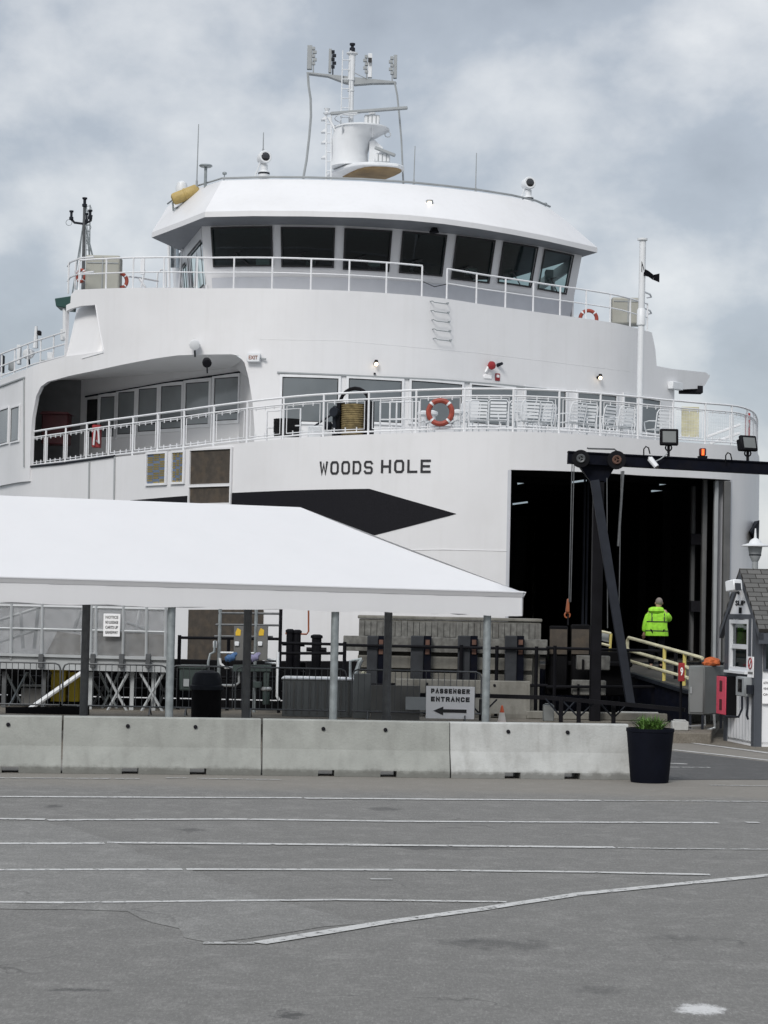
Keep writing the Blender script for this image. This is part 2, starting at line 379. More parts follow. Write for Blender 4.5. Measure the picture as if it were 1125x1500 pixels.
mat('radome_tan', (.42, .31, .11), .6, var=.12, vs=6)
mat('white_plastic', (.70, .72, .74), .4, var=.04)
mat('grey_plastic', (.30, .32, .33), .5, var=.08)
mat('beige_locker', (.34, .34, .30), .55, var=.06, streak=.15)
mat('lens_dark', (.006, .006, .008), .08, spec=1)
mat('sign_white', (.88, .88, .89), .5, var=.03)
mat('cabinet_grey', (.17, .182, .182), .5, var=.08, streak=.2, dirt=(.12, .11, .10))
mat('cabinet_side', (.13, .13, .125), .6, var=.1)
mat('booth_white', (.78, .79, .81), .6, var=.04, streak=.12, dirt=(.4, .39, .36))
mat('booth_trim', (.065, .073, .088), .55, var=.08)
mat('rag_orange', (.42, .10, .03), .9, var=.35, vs=12)
mat('hivis', (.36, .80, .05), .8, var=.22, vs=9, bump=.8, bs=11)
mat('reflective', (.035, .05, .02), .5)
mat('cloth_dark', (.005, .005, .007), .95, spec=.1)
mat('skin', (.42, .26, .19), .6)
mat('hair', (.20, .17, .15), .8)
mat('pot_black', (.004, .005, .010), .75, spec=.1, var=.2, bump=.15, bs=60)
mat('leaf', (.10, .20, .04), .6, var=.45, vs=18)
mat('soil', (.03, .022, .015), .95)
mat('cone_orange', (.55, .09, .03), .6)
mat('cone_white', (.65, .62, .58), .6)
mat('gang_panel', (.30, .31, .32), .35, var=.25, vs=4, alpha=.38)
mat('gang_ply', (.27, .24, .20), .7, var=.1)
mat('gangway_grey', (.42, .44, .45), .5, metal=.2, var=.12)
mat('tank_green', (.03, .045, .042), .5, var=.2)
mat('plug_blue', (.05, .12, .26), .45)
mat('plug_lilac', (.22, .21, .33), .45)
mat('label_yellow', (.65, .42, .03), .5)
mat('orange_hook', (.24, .07, .025), .5, var=.3)
mat('rust', (.14, .045, .025), .9, var=.4, vs=10)
mat('bright_steel', (.45, .47, .48), .3, metal=.6)
mat('green_dark', (.015, .06, .05), .4)
emit('tube_light', (.75, .9, 1.0), .28)
mat('guide_grey', (.085, .088, .09), .6, var=.15, streak=.3)
emit('bulb_warm', (1.0, .78, .52), 3.0)
emit('beacon_red', (.9, .12, .02), 1.2)
base_dark(M['concrete_old']); base_dark(M['concrete_new'])
translucent(M['tent_fabric'], (.9, .91, .93), .20)
# ---------------------------------------------------------------- ground materials
def asphalt(name, base, tan_amt=0.0, spots=()):
    m = bpy.data.materials.new(name); m.use_nodes = True; t = m.node_tree; L = t.links; b = t.nodes['Principled BSDF']
    nn = lambda k: t.nodes.new(k)
    co = nn('ShaderNodeNewGeometry').outputs['Position']
    def nz(sc, det, ro=.6, stretch=None):
        v = co
        if stretch:
            q = nn('ShaderNodeMapping'); q.inputs['Scale'].default_value = stretch; L.new(co, q.inputs[0]); v = q.outputs[0]
        n = nn('ShaderNodeTexNoise'); n.inputs['Scale'].default_value = sc; n.inputs['Detail'].default_value = det; n.inputs['Roughness'].default_value = ro; L.new(v, n.inputs['Vector']); return n.outputs[0]
    def mr(s, a, c, d, e):
        x = nn('ShaderNodeMapRange'); L.new(s, x.inputs[0])
        for i, v in enumerate((a, c, d, e)): x.inputs[i+1].default_value = v
        return x.outputs[0]
    def mix(cur, fac, c, mode='MIX'):
        x = nn('ShaderNodeMix'); x.data_type = 'RGBA'; x.blend_type = mode
        if isinstance(fac, float): x.inputs[0].default_value = fac
        else: L.new(fac, x.inputs[0])
        if isinstance(cur, tuple): x.inputs[6].default_value = (*cur, 1)
        else: L.new(cur, x.inputs[6])
        if isinstance(c, tuple): x.inputs[7].default_value = (*c, 1)
        else: L.new(c, x.inputs[7])
        return x.outputs[2]
    def math_(op, a, c=None):
        x = nn('ShaderNodeMath'); x.operation = op
        for i, v in enumerate((a, c)):
            if v is None: continue
            if isinstance(v, (int, float)): x.inputs[i].default_value = v
            else: L.new(v, x.inputs[i])
        return x.outputs[0]
    cur = mix(tuple(c*.86 for c in base), nz(.35, 5), tuple(c*1.14 for c in base))
    cur = mix(cur, mr(nz(1.3, 8, .7, (.35, 1.6, 1)), .5, .75, 0, .35), tuple(c*.62 for c in base))      # tyre-worn streaks along the lanes
    cur = mix(cur, mr(nz(9, 8, .75), .42, .66, 0, .6), tuple(c*1.6 for c in base))
    cur = mix(cur, mr(nz(20, 6, .85), .42, .60, 0, .8), tuple(c*.55 for c in base))
    cur = mix(cur, mr(nz(.9, 7, .7, (.25, 2.2, 1)), .56, .70, 0, .30), tuple(c*1.3 for c in base))
    cur = mix(cur, mr(nz(2.2, 10, .82), .40, .62, 0, .6), tuple(c*.62 for c in base))
    cur = mix(cur, mr(nz(3.7, 9, .8, (.6, .5, 1)), .50, .64, 0, .6), tuple(c*1.5 for c in base))
    cur = mix(cur, mr(nz(70, 3, .7), .35, .7, 0, .45), tuple(c*.6 for c in base))
    cur = mix(cur, mr(nz(150, 2, .6), .58, .7, 0, .4), tuple(min(1, c*1.9) for c in base))
    cur = mix(cur, mr(nz(16, 7, .8, (2.6, .55, 1)), .42, .58, 0, .55), tuple(c*.60 for c in base))
    cur = mix(cur, mr(nz(21, 7, .8, (2.6, .5, 1)), .52, .66, 0, .55), tuple(min(1, c*1.55) for c in base))
    # hairline cracks
    v = nn('ShaderNodeTexVoronoi'); v.feature = 'DISTANCE_TO_EDGE'; v.inputs['Scale'].default_value = .23
    wv = nn('ShaderNodeMix'); wv.data_type = 'RGBA'; wv.inputs[0].default_value = .12
    n = nn('ShaderNodeTexNoise'); n.inputs['Scale'].default_value = 1.1; n.inputs['Detail'].default_value = 6; L.new(co, n.inputs['Vector'])
    ad_ = nn('ShaderNodeVectorMath'); ad_.operation = 'MULTIPLY_ADD'; L.new(n.outputs['Color'], ad_.inputs[0]); ad_.inputs[1].default_value = (2.6, 2.6, 0); L.new(co, ad_.inputs[2])
    L.new(ad_.outputs[0], v.inputs['Vector'])
    crk = math_('MULTIPLY', mr(v.outputs['Distance'], 0.0, .006, 1, 0), mr(nz(.5, 2), .5, .62, 0, .75))
    cur = mix(cur, crk, tuple(c*.38 for c in base))
    if tan_amt:   # gritty brownish strip near the barriers
        sp = nn('ShaderNodeSeparateXYZ'); L.new(co, sp.inputs[0])
        wob = math_('ADD', sp.outputs[1], math_('MULTIPLY', nz(.8, 5), 3.0))
        cur = mix(cur, mr(wob, 32.8, 34.6, 0, tan_amt), (base[0]*1.12, base[1]*1.04, base[2]*.93))
    for (cx, cy, rx, ry, col, amt, ns) in spots:
        sb = nn('ShaderNodeVectorMath'); sb.operation = 'SUBTRACT'; L.new(co, sb.inputs[0]); sb.inputs[1].default_value = (cx, cy, 0)
        dv = nn('ShaderNodeVectorMath'); dv.operation = 'MULTIPLY'; L.new(sb.outputs[0], dv.inputs[0]); dv.inputs[1].default_value = (1/rx, 1/ry, 0)
        ln = nn('ShaderNodeVectorMath'); ln.operation = 'LENGTH'; L.new(dv.outputs[0], ln.inputs[0])
        d = math_('ADD', ln.outputs['Value'], math_('MULTIPLY', math_('SUBTRACT', nz(ns*2.5, 9, .8, (.8, .5, 1)), .5), 3.6))
        cur = mix(cur, mr(d, .35, .80, amt, 0), col)
    L.new(cur, b.inputs['Base Color']); b.inputs['Roughness'].default_value = .88; b.inputs['Specular IOR Level'].default_value = .35
    bp = nn('ShaderNodeBump'); bp.inputs['Strength'].default_value = .55; bp.inputs['Distance'].default_value = .012
    L.new(mix(nz(110, 4, .7), .35, nz(12, 5)), bp.inputs['Height']); L.new(bp.outputs[0], b.inputs['Normal'])
    M[name] = m
def spot(px, py, wpx, hpx, col, amt, ns=2.0):
    a = HZ(px, py, 0); b = HZ(px+wpx/2, py, 0); c = HZ(px, py+hpx/2, 0)
    return (a.x, a.y, abs(b.x-a.x), abs(a.y-c.y), col, amt, ns)
dk = (.045, .045, .045)
asphalt('asphalt', (.212, .208, .198), .5, [
    spot(1025, 1478, 95, 22, (.60, .60, .60), .9, 2.0),
    spot(120, 1450, 130, 9, dk, .7), spot(430, 1487, 90, 16, dk, .75, 3), spot(610, 1240, 250, 12, dk, .6, 1.5), spot(730, 1383, 230, 26, dk, .45, 1.6),
    spot(280, 1216, 70, 9, dk, .55), spot(80, 1181, 40, 6, dk, .6), spot(880, 1450, 130, 20, dk, .35, 1.5), spot(30, 1310, 90, 22, dk, .35, 2), spot(1000, 1375, 130, 14, dk, .3),
    spot(560, 1185, 80, 8, dk, .5), spot(690, 1378, 60, 12, dk, .4)])
asphalt('asphalt_light', (.235, .232, .222), 0)
asphalt('asphalt_dark', (.10, .10, .10), 0)
asphalt('dock_ground', (.20, .18, .15), 0)

def worn_paint(name, col, gone):
    m = bpy.data.materials.new(name); m.use_nodes = True; t = m.node_tree; L = t.links; b = t.nodes['Principled BSDF']
    co = t.nodes.new('ShaderNodeNewGeometry').outputs['Position']
    n = t.nodes.new('ShaderNodeTexNoise'); n.inputs['Scale'].default_value = 9; n.inputs['Detail'].default_value = 9; n.inputs['Roughness'].default_value = .75; L.new(co, n.inputs['Vector'])
    r = t.nodes.new('ShaderNodeMapRange'); L.new(n.outputs[0], r.inputs[0]); r.inputs[1].default_value = .25+gone; r.inputs[2].default_value = .33+gone
    L.new(r.outputs[0], b.inputs['Alpha'])
    n2 = t.nodes.new('ShaderNodeTexNoise'); n2.inputs['Scale'].default_value = 3; n2.inputs['Detail'].default_value = 6; L.new(co, n2.inputs['Vector'])
    q = t.nodes.new('ShaderNodeMix'); q.data_type = 'RGBA'; L.new(n2.outputs[0], q.inputs[0]); q.inputs[6].default_value = (*[c*.75 for c in col], 1); q.inputs[7].default_value = (*[min(1, c*1.15) for c in col], 1)
    L.new(q.outputs[2], b.inputs['Base Color']); b.inputs['Roughness'].default_value = .7; M[name] = m
worn_paint('lane_paint', (.52, .52, .51), .135)
worn_paint('lane_paint_faint', (.42, .42, .41), .185)

# water
m = mat('water', (.03, .045, .05), .12, bump=.5, bs=1.2)
# asphalt shingles
m = bpy.data.materials.new('shingle'); m.use_nodes = True; t = m.node_tree; b = t.nodes['Principled BSDF']
tcn = t.nodes.new('ShaderNodeTexCoord'); bk = t.nodes.new('ShaderNodeTexBrick'); mpn = t.nodes.new('ShaderNodeMapping'); mpn.inputs['Rotation'].default_value = (0, 0, 0)
t.links.new(tcn.outputs['UV'], mpn.inputs[0]); t.links.new(mpn.outputs[0], bk.inputs['Vector'])
bk.inputs['Color1'].default_value = (.125, .125, .122, 1); bk.inputs['Color2'].default_value = (.19, .188, .182, 1); bk.inputs['Mortar'].default_value = (.025, .023, .02, 1)
bk.inputs['Scale'].default_value = 1.0; bk.inputs['Brick Width'].default_value = .30; bk.inputs['Row Height'].default_value = .14; bk.inputs['Mortar Size'].default_value = .010; bk.offset = .5
nz = t.nodes.new('ShaderNodeTexNoise'); nz.inputs['Scale'].default_value = 60; t.links.new(tcn.outputs['UV'], nz.inputs['Vector'])
mx = t.nodes.new('ShaderNodeMix'); mx.data_type = 'RGBA'; mx.blend_type = 'MULTIPLY'; mx.inputs[0].default_value = .6; t.links.new(bk.outputs[0], mx.inputs[6]); t.links.new(nz.outputs[0], mx.inputs[7])
t.links.new(mx.outputs[2], b.inputs['Base Color']); b.inputs['Roughness'].default_value = .95
bp = t.nodes.new('ShaderNodeBump'); bp.inputs['Strength'].default_value = .6; bp.inputs['Distance'].default_value = .01; t.links.new(bk.outputs['Fac'], bp.inputs['Height']); bp.invert = True; t.links.new(bp.outputs[0], b.inputs['Normal']); M['shingle'] = m

# ---------------------------------------------------------------- setting
QY = 53.0      # quay edge
mb = MB(); mb.slab([(-150, -60, -.6), (150, -60, -.6), (150, QY, -.6), (-150, QY, -.6)], (0, 0, .6)); struct(mb.build('ground', 'asphalt', smooth=False))
mb = MB(); mb.poly([(-3500, -500, -1.6), (3500, -500, -1.6), (3500, 6500, -1.6), (-3500, 6500, -1.6)]); struct(mb.build('water', 'water', smooth=False))
def sheet(name, px, z, m, kind='structure'):
    mb = MB(); mb.slab([HZ(a, b, z) for a, b in px], (0, 0, -.003)); o = mb.build(name, m, smooth=False); o['kind'] = kind; return o
def rough_sheet(name, px, z, m, seed, amp=.06, step=.35):
    rnd = random.Random(seed); pts = [HZ(a, b, z) for a, b in px]; q = []
    for i, a in enumerate(pts):
        b = pts[(i+1) % len(pts)]; n = max(1, int((b-a).length/step))
        for k in range(n): p = a.lerp(b, k/n); q.append(Vector((p.x+rnd.uniform(-amp, amp), p.y+rnd.uniform(-amp, amp)*1.5, z)))
    mb = MB(); mb.poly(q); o = mb.build(name, m, smooth=False); o['kind'] = 'structure'; return o
# old trench patch running diagonally, lighter asphalt left of it
rough_sheet('asphalt_patch', [(-80, 1205), (70, 1203), (150, 1228), (270, 1272), (400, 1318), (520, 1352), (300, 1381), (190, 1336), (100, 1330), (-80, 1330)], .004, M['asphalt_light'], 3)
# dark resurfaced band to the right of the planter and gritty dock surface behind the barriers
rough_sheet('dock_surface', [(-300, 1112), (985, 1112), (985, 1084), (1125, 1100), (1700, 1118), (1700, 1050), (-300, 1050)], .004, M['dock_ground'], 5, .03, .6)
rough_sheet('asphalt_strip', [(930, 1104), (985, 1100), (1125, 1116), (1400, 1127), (1400, 1142), (930, 1142)], .005, M['asphalt_dark'], 6, .03, .5)

def line(px, wd, name='lane_marking', m='lane_paint', wob=.011, z=.009):
    mb = MB(); pts = [HZ(a, b, z) for a, b in px]; q = []
    for a, b in zip(pts, pts[1:]):
        n = max(1, int((b-a).length/.5)); q += [a.lerp(b, k/n) for k in range(n)]
    q.append(pts[-1]); L_, R_ = [], []; rnd = random.Random(len(px)*7+int(px[0][1]))
    for i, p in enumerate(q):
        d = (q[min(i+1, len(q)-1)]-q[max(0, i-1)]).normalized(); n = Vector((-d.y, d.x, 0))
        L_.append(p+n*(wd/2+rnd.uniform(-wob, wob))); R_.append(p-n*(wd/2+rnd.uniform(-wob, wob)))
    for i in range(len(q)-1): mb.add([L_[i], R_[i], R_[i+1], L_[i+1]], [(0, 1, 2, 3)])
    return struct(mb.build(name, m, smooth=False))
K1 = .175
for seg in ([(-60, 1139), (205, 1140.5)], [(243, 1139.5), (275, 1139)], [(288, 1140), (412, 1142)]): line(seg, .13, m='lane_paint_faint')
line([(-80, 1166.5), (442, 1168.5)], K1); line([(446, 1169), (700, 1171), (880, 1172.5)], K1); line([(884, 1172.5), (1300, 1175)], .13, m='lane_paint_faint')
line([(-80, 1198), (66, 1200)], K1); line([(70, 1201), (330, 1199.5), (600, 1203), (1052, 1205)], K1); line([(1093, 1204.5), (1112, 1204.5)], .15)
line([(-80, 1235.5), (153, 1235)], K1); line([(157, 1234), (400, 1236), (700, 1239), (900, 1241)], K1); line([(905, 1241.5), (985, 1243), (1230, 1244)], .12, m='lane_paint_faint')
line([(-80, 1274), (267, 1273)], .14); line([(273, 1273), (600, 1274), (850, 1277), (1040, 1281)], .14)
line([(-80, 1320), (95, 1322)], .11); line([(95, 1322), (300, 1319.5), (500, 1317.5), (742, 1321)], .10)
line([(297, 1381), (372, 1380.5)], .10, m='lane_paint_faint')
line([(378, 1381), (480, 1364.5), (560, 1351), (700, 1332), (850, 1309), (1000, 1294), (1125, 1282), (1400, 1258)], .155)
line([(543, 1287.5), (575, 1287.5)], .06)
line([(988, 1085), (1060, 1094), (1125, 1103), (1300, 1124)], .16, 'edge_marking')
line([(985, 1098), (1060, 1106), (1125, 1113.5), (1300, 1130)], .16, 'edge_marking')
line([(960, 1117), (1007, 1119)], .14, 'edge_marking'); line([(960, 1123.5), (1040, 1124)], .12, 'edge_marking', 'lane_paint_faint')
line([(1040, 1150), (1125, 1151), (1300, 1152)], .10, m='lane_paint_faint')
# ---------------------------------------------------------------- FERRY
def crv(tab, smooth=True, **k):
    """tab: (px, py, Y)"""
    return Curve([P(a, b, c)[:2] for a, b, c in tab], smooth=smooth, **k)
ferry = thing('ferry', 'white car ferry with curved decks and an open car door, moored behind the tent', 'ferry', P(640, 1000, 64).xy.to_3d()+Vector((0, 0, -1.6)))
A = crv([(-60, 690, 74.5), (0, 688, 69.5), (38, 683, 66.5), (120, 672, 63.5), (200, 663, 61.2), (300, 655, 58.8), (450, 638, 56.6), (600, 633, 55.7), (700, 629, 55.5), (800, 631, 55.7), (900, 637, 56.6), (1000, 643, 58), (1055, 650, 59.0), (1083, 655, 59.8), (1098, 655, 60.6), (1107, 655, 61.8), (1112, 655, 63.7), (1113, 655, 66.5)])
# shared deck line of the hull (px,py)
DECK = [(-60, 700), (0, 692), (38, 686), (85, 680), (147, 672), (203, 666), (268, 659), (345, 650), (440, 641), (550, 636), (680, 632), (750, 632), (830, 635), (905, 640), (975, 646), (1030, 650), (1066, 652), (1083, 653.5), (1098, 657), (1107, 661), (1111, 666)]
def szline(cv, pl, d=0.0): return sorted([cv.proj(a, b, d) for a, b in pl])
deck_sz = szline(A, DECK)
zdeck = lambda s: interp(deck_sz, s)
def wall(mb, cv, s0, s1, zb, zt, holes=(), step=.4, d=0.0, nz=1, ex=()):
    """vertical shell in (s,z); holes = (sa, sb, fbottom, ftop)"""
    br = {s0, s1}; n = int((s1-s0)/step)+1
    for i in range(n+1): br.add(s0+(s1-s0)*i/n)
    for v in ex:
        if s0 < v < s1: br.add(v)
    for h in holes:
        for v in (h[0], h[1]): br.add(min(max(v, s0), s1))
        for v in (h[4] if len(h) > 4 else ()): br.add(min(max(v, s0), s1))
    br = sorted(br); b2 = [br[0]]
    for v in br[1:]:
        if v-b2[-1] > 1e-4: b2.append(v)
    for a, b in zip(b2, b2[1:]):
        m = (a+b)/2; act = [h for h in holes if h[0] < m < h[1]]
        act.sort(key=lambda h: h[2](m))
        lo = [zb(a), zb(b)]
        def quad(l, t):
            if (t[0]+t[1])-(l[0]+l[1]) < 2e-3: return
            for k in range(nz):
                f0, f1 = k/nz, (k+1)/nz
                mb.add([cv.at(a, d, lerp(l[0], t[0], f0)), cv.at(b, d, lerp(l[1], t[1], f0)), cv.at(b, d, lerp(l[1], t[1], f1)), cv.at(a, d, lerp(l[0], t[0], f1))], [(0, 1, 2, 3)])
        for h in act:
            quad(lo, [h[2](a), h[2](b)]); lo = [h[3](a), h[3](b)]
        quad(lo, [zt(a), zt(b)])
    return mb
K = lambda v: (lambda s: v)
T = lambda tab: (lambda s: interp(tab, s))
def patch(mb, cv, px, d=.012, r=0.0, step=.3, rect=True):
    """rectangle on the curve from two opposite pixel corners, optional rounded corners; returns (s0,s1,z0,z1)"""
    x0, y0, x1, y1 = px
    s0, za = cv.proj(x0, (y0+y1)/2, d); s1, zc = cv.proj(x1, (y0+y1)/2, d); xm = (x0+x1)/2
    _, z1 = cv.proj(xm, y0, d); _, z0 = cv.proj(xm, y1, d)
    rrect(mb, cv, s0, s1, z0, z1, d, r, step); return s0, s1, z0, z1
def rrect(mb, cv, s0, s1, z0, z1, d, r=0.0, step=.3):
    ss = {s0, s1}; n = max(1, int((s1-s0)/step))
    for i in range(n+1): ss.add(s0+(s1-s0)*i/n)
    if r:
        for k in range(6): u = r*(1-cos(pi/2*k/5)); ss.add(s0+u); ss.add(s1-u)
    ss = sorted(ss)
    def ins(s):
        if not r: return 0
        u = min(s-s0, s1-s)
        return 0 if u >= r else r-sqrt(max(0, r*r-(r-u)**2))
    for a, b in zip(ss, ss[1:]):
        if b-a < 1e-5: continue
        mb.add([cv.at(a, d, z0+ins(a)), cv.at(b, d, z0+ins(b)), cv.at(b, d, z1-ins(b)), cv.at(a, d, z1-ins(a))], [(0, 1, 2, 3)])
def frame_on(mb, cv, s0, s1, z0, z1, d, w_, th, r=0.0):
    """raised frame round a rectangle"""
    for (a, b, lo, hi) in ((s0-w_, s1+w_, z0-w_, z0), (s0-w_, s1+w_, z1, z1+w_), (s0-w_, s0, z0, z1), (s1, s1+w_, z0, z1)):
        n = max(1, int((b-a)/.3))
        for k in range(n):
            u, v = a+(b-a)*k/n, a+(b-a)*(k+1)/n
            p = [cv.at(u, d, lo), cv.at(v, d, lo), cv.at(v, d, hi), cv.at(u, d, hi)]; q = [cv.at(u, d+th, lo), cv.at(v, d+th, lo), cv.at(v, d+th, hi), cv.at(u, d+th, hi)]
            mb.add(p+q, [(0, 1, 5, 4), (1, 2, 6, 5), (2, 3, 7, 6), (3, 0, 4, 7), (4, 5, 6, 7)])
def stripp(mb, cv, top, bot, d, step=.25):
    t = szline(cv, top, d); b = szline(cv, bot, d); s0 = max(t[0][0], b[0][0]); s1 = min(t[-1][0], b[-1][0])
    ss = sorted({s0, s1} | {s0+(s1-s0)*i/max(1, int((s1-s0)/step)) for i in range(int((s1-s0)/step)+1)} | {s for s, _ in t+b if s0 < s < s1})
    for u, v in zip(ss, ss[1:]):
        if v-u > 1e-5: mb.add([cv.at(u, d, interp(b, u)), cv.at(v, d, interp(b, v)), cv.at(v, d, interp(t, v)), cv.at(u, d, interp(t, u))], [(0, 1, 2, 3)])
    return mb
def linepath(mb, cv, px, d, r, n=5):
    q = []
    for (a, b), (c, e) in zip(px, px[1:]):
        k = max(1, int(math.hypot(c-a, e-b)/12)); q += [(a+(c-a)*i/k, b+(e-b)*i/k) for i in range(k)]
    q.append(px[-1]); mb.path([cv.at(cv.proj(a, b, d)[0], d, cv.proj(a, b, d)[1]) for a, b in q], r, n); return mb

# hull with the bow door opening
ds0 = A.proj(745, 760)[0]; ds1 = A.proj(1071, 760)[0]
dt = szline(A, [(745, 688), (850, 691), (950, 697), (1071, 703)])
mb = MB(); wall(mb, A, 0, A.L, K(-1.7), zdeck, [(ds0, ds1, K(1.22), T(dt))], .5)
# side of the hull running aft, out of sight on the right
pe = A.at(A.L, 0, 0)
aft = Vector((-.28, .96, 0))
zd = zdeck(A.L)
mb.add([Vector((pe.x, pe.y, -1.7)), Vector((pe.x, pe.y, zd)), Vector((pe.x, pe.y, zd))+aft*45, Vector((pe.x, pe.y, -1.7))+aft*45], [(0, 1, 2, 3)])
pf = A.at(0, 0, 0)
mb.add([Vector((pf.x, pf.y, -1.7)), Vector((pf.x, pf.y, 11)), Vector((pf.x, pf.y, 11))+aft*45, Vector((pf.x, pf.y, -1.7))+aft*45], [(0, 1, 2, 3)])
hull = mb.build('hull', 'ship_white', ferry, solid=.16)
# door frame lip
mb = MB(); 
for s in (ds0, ds1):
    mb = MB(); n, tt = A.nrm(s); mb.bar(A.at(s, -.25, 1.42), A.at(s, -.25, interp(dt, s)), .10, .5, up=n); mb.build('door_frame', 'ship_grey', ferry, bevel=.01)
# car deck tunnel
a0, a1 = A.at(ds0-.5, -.18, 0), A.at(ds1+.5, -.18, 0); back = Vector((-.20, .98, 0))*34
zc = max(z for _, z in dt)+.35; zf = 1.40
def V3(p, z): return Vector((p.x, p.y, z))
mb = MB(); b0, b1 = a0+back-Vector((3, 0, 0)), a1+back+Vector((2, 0, 0))
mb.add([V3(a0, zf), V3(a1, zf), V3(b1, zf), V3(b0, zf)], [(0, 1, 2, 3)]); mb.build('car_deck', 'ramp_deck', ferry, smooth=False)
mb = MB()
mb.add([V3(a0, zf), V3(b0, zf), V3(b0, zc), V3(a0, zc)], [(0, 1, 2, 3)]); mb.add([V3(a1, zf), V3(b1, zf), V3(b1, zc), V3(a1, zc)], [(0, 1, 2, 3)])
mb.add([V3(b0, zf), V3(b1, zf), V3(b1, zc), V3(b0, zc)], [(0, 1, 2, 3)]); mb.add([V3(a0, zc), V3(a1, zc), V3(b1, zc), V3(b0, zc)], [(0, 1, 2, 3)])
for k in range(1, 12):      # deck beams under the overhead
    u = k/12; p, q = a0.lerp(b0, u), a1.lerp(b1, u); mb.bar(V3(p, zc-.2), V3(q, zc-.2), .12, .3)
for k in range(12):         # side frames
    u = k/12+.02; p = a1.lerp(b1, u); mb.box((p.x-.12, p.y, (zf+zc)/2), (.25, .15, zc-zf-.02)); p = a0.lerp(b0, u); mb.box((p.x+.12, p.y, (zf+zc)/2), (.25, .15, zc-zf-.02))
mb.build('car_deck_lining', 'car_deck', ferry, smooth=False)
for (px, py, wpx, Y) in ((848, 705, 22, 62), (978, 708, 24, 63), (966, 718, 24, 66), (765, 707, 14, 64), (762, 737, 22, 72)):
    mb = MB(); p = P(px, py, Y); mb.tube(P(px+wpx/2, py-1.5, Y), P(px-wpx/2, py+1.5, Y), .03, 6); mb.build('deck_light', 'tube_light', ferry)
# door guides on the right inside the opening
for (x0, x1, yt, m_, Y) in ((1013, 1019, 712, 'guide_grey', 60.5), (1029, 1036, 702, 'guide_grey', 59.6), (1046, 1052, 704, 'grey_plastic', 59.3), (1060, 1070, 705, 'guide_grey', 59.2)):
    mb = MB(); a, b = P(x0, yt, Y), P(x1, yt, Y); mb.box(((a.x+b.x)/2, Y, (a.z+1.4)/2), (b.x-a.x, .25, a.z-1.4)); mb.build('door_guide', m_, ferry, bevel=.02)
for py in (790, 888):
    mb = MB(); a = P(1011, py, 60.2); b = P(1030, py+2, 60.2); mb.box(((a.x+b.x)/2, 60.2, a.z), (b.x-a.x, .4, .3)); mb.build('guide_bracket', 'hull_black', ferry)
# pennant pole pair seen inside (left guides)
for px in (857, 862):
    mb = MB(); a = P(px, 690, 60); mb.tube((a.x, 60, 1.4), (a.x, 60, a.z), .035, 6); mb.build('door_rail', 'steel_dark', ferry)

# black arrow on the hull
mb = MB(); stripp(mb, A, [(190, 733), (277, 726), (340, 722), (440, 718), (541, 716), (600, 733), (668, 752.5)], [(190, 745), (277, 800), (500, 800), (545, 785), (600, 771), (668, 753)], .010)
mb.build('hull_arrow', 'hull_black', ferry)
# ship's name
def curve_text(cv, txt, x0, x1, ymid, hpx, d=.012, weight=.012, m='letter_black', name='ship_name'):
    s0, _ = cv.proj(x0, ymid, d); s1, z = cv.proj(x1, ymid, d); _, z0 = cv.proj((x0+x1)/2, ymid+hpx/2, d); _, z1 = cv.proj((x0+x1)/2, ymid-hpx/2, d)
    mb = MB(); textmesh(mb, txt, lambda x, y: cv.at(s0+x, d, z0+y), s1-s0, z1-z0, weight); return mb.build(name, m, ferry, smooth=False)
def name_text(txt, x0, x1, ymid, hpx, th):
    s0, _ = A.proj(x0, ymid, .012); s1, z = A.proj(x1, ymid, .012); _, z0 = A.proj((x0+x1)/2, ymid+hpx/2, .012); _, z1 = A.proj((x0+x1)/2, ymid-hpx/2, .012)
    mb = MB(); strokes(mb, txt, lambda x, y: A.at(s0+x, .012, z0+y+x*.012), s1-s0, z1-z0, th, .30); mb.build('ship_name', 'letter_black', ferry, smooth=False)
name_text('WOODS', 468, 546, 685.5, 19.5, .055); name_text('HOLE', 558, 631, 683.5, 19.5, .060)
# knuckle and door outlines
mb = MB(); linepath(mb, A, [(35, 684.5), (90, 679), (168, 668)], .02, .035); mb.build('rubbing_strip', 'steel_dark', ferry)
for x in (131, 168):
    mb = MB(); linepath(mb, A, [(x, 669 if x == 168 else 676), (x-1, 735)], .02, .03); mb.build('door_seam', 'grey_plastic', ferry)
mb = MB(); linepath(mb, A, [(35, 684), (36, 676)], .03, .03)
# vents on the hull
def vent(px, name='vent'):
    mb = MB(); s0, s1, z0, z1 = patch(mb, A, px, .015); pr = mb.build(name, 'vent_blue', ferry)
    mb = MB(); frame_on(mb, A, s0, s1, z0, z1, .01, .06, .05); mb.build('frame', 'rail_white', pr)
    ns = 13
    mb = MB()
    for k in range(ns):
        z = z0+(k+.5)*(z1-z0)/ns; nseg = 3
        for j in range(nseg):
            if (k*7+j*5+int(px[0])) % 4 == 0: continue
            a, b = s0+(s1-s0)*j/nseg+.02, s0+(s1-s0)*(j+1)/nseg-.02
            mb.add([A.at(a, .02, z-.03), A.at(b, .02, z-.03), A.at(b, .045, z+.015), A.at(a, .045, z+.015)], [(0, 1, 2, 3)])
    mb.build('louvre', 'vent_yellow', pr)
vent((216, 665, 243, 708)); vent((253, 663, 269, 706))
mb = MB(); s0, s1, z0, z1 = patch(mb, A, (279, 659, 338, 737), .015); sh = mb.build('shutter', 'shutter_brown', ferry)
mb = MB(); frame_on(mb, A, s0, s1, z0, z1, .01, .05, .05); mb.build('frame', 'ship_white', sh)
zz = A.proj(308, 711)[1]; mb = MB(); frame_on(mb, A, s0, s1, zz-.03, zz+.03, .016, .01, .05); rrect(mb, A, s0, s1, zz-.04, zz+.04, .06); mb.build('crossbar', 'ship_white', sh)
mb = MB(); stripp(mb, A, [(276, 893), (388, 893)], [(274, 977), (384, 977)], .015); mb.build('side_door', 'shutter_brown', ferry)
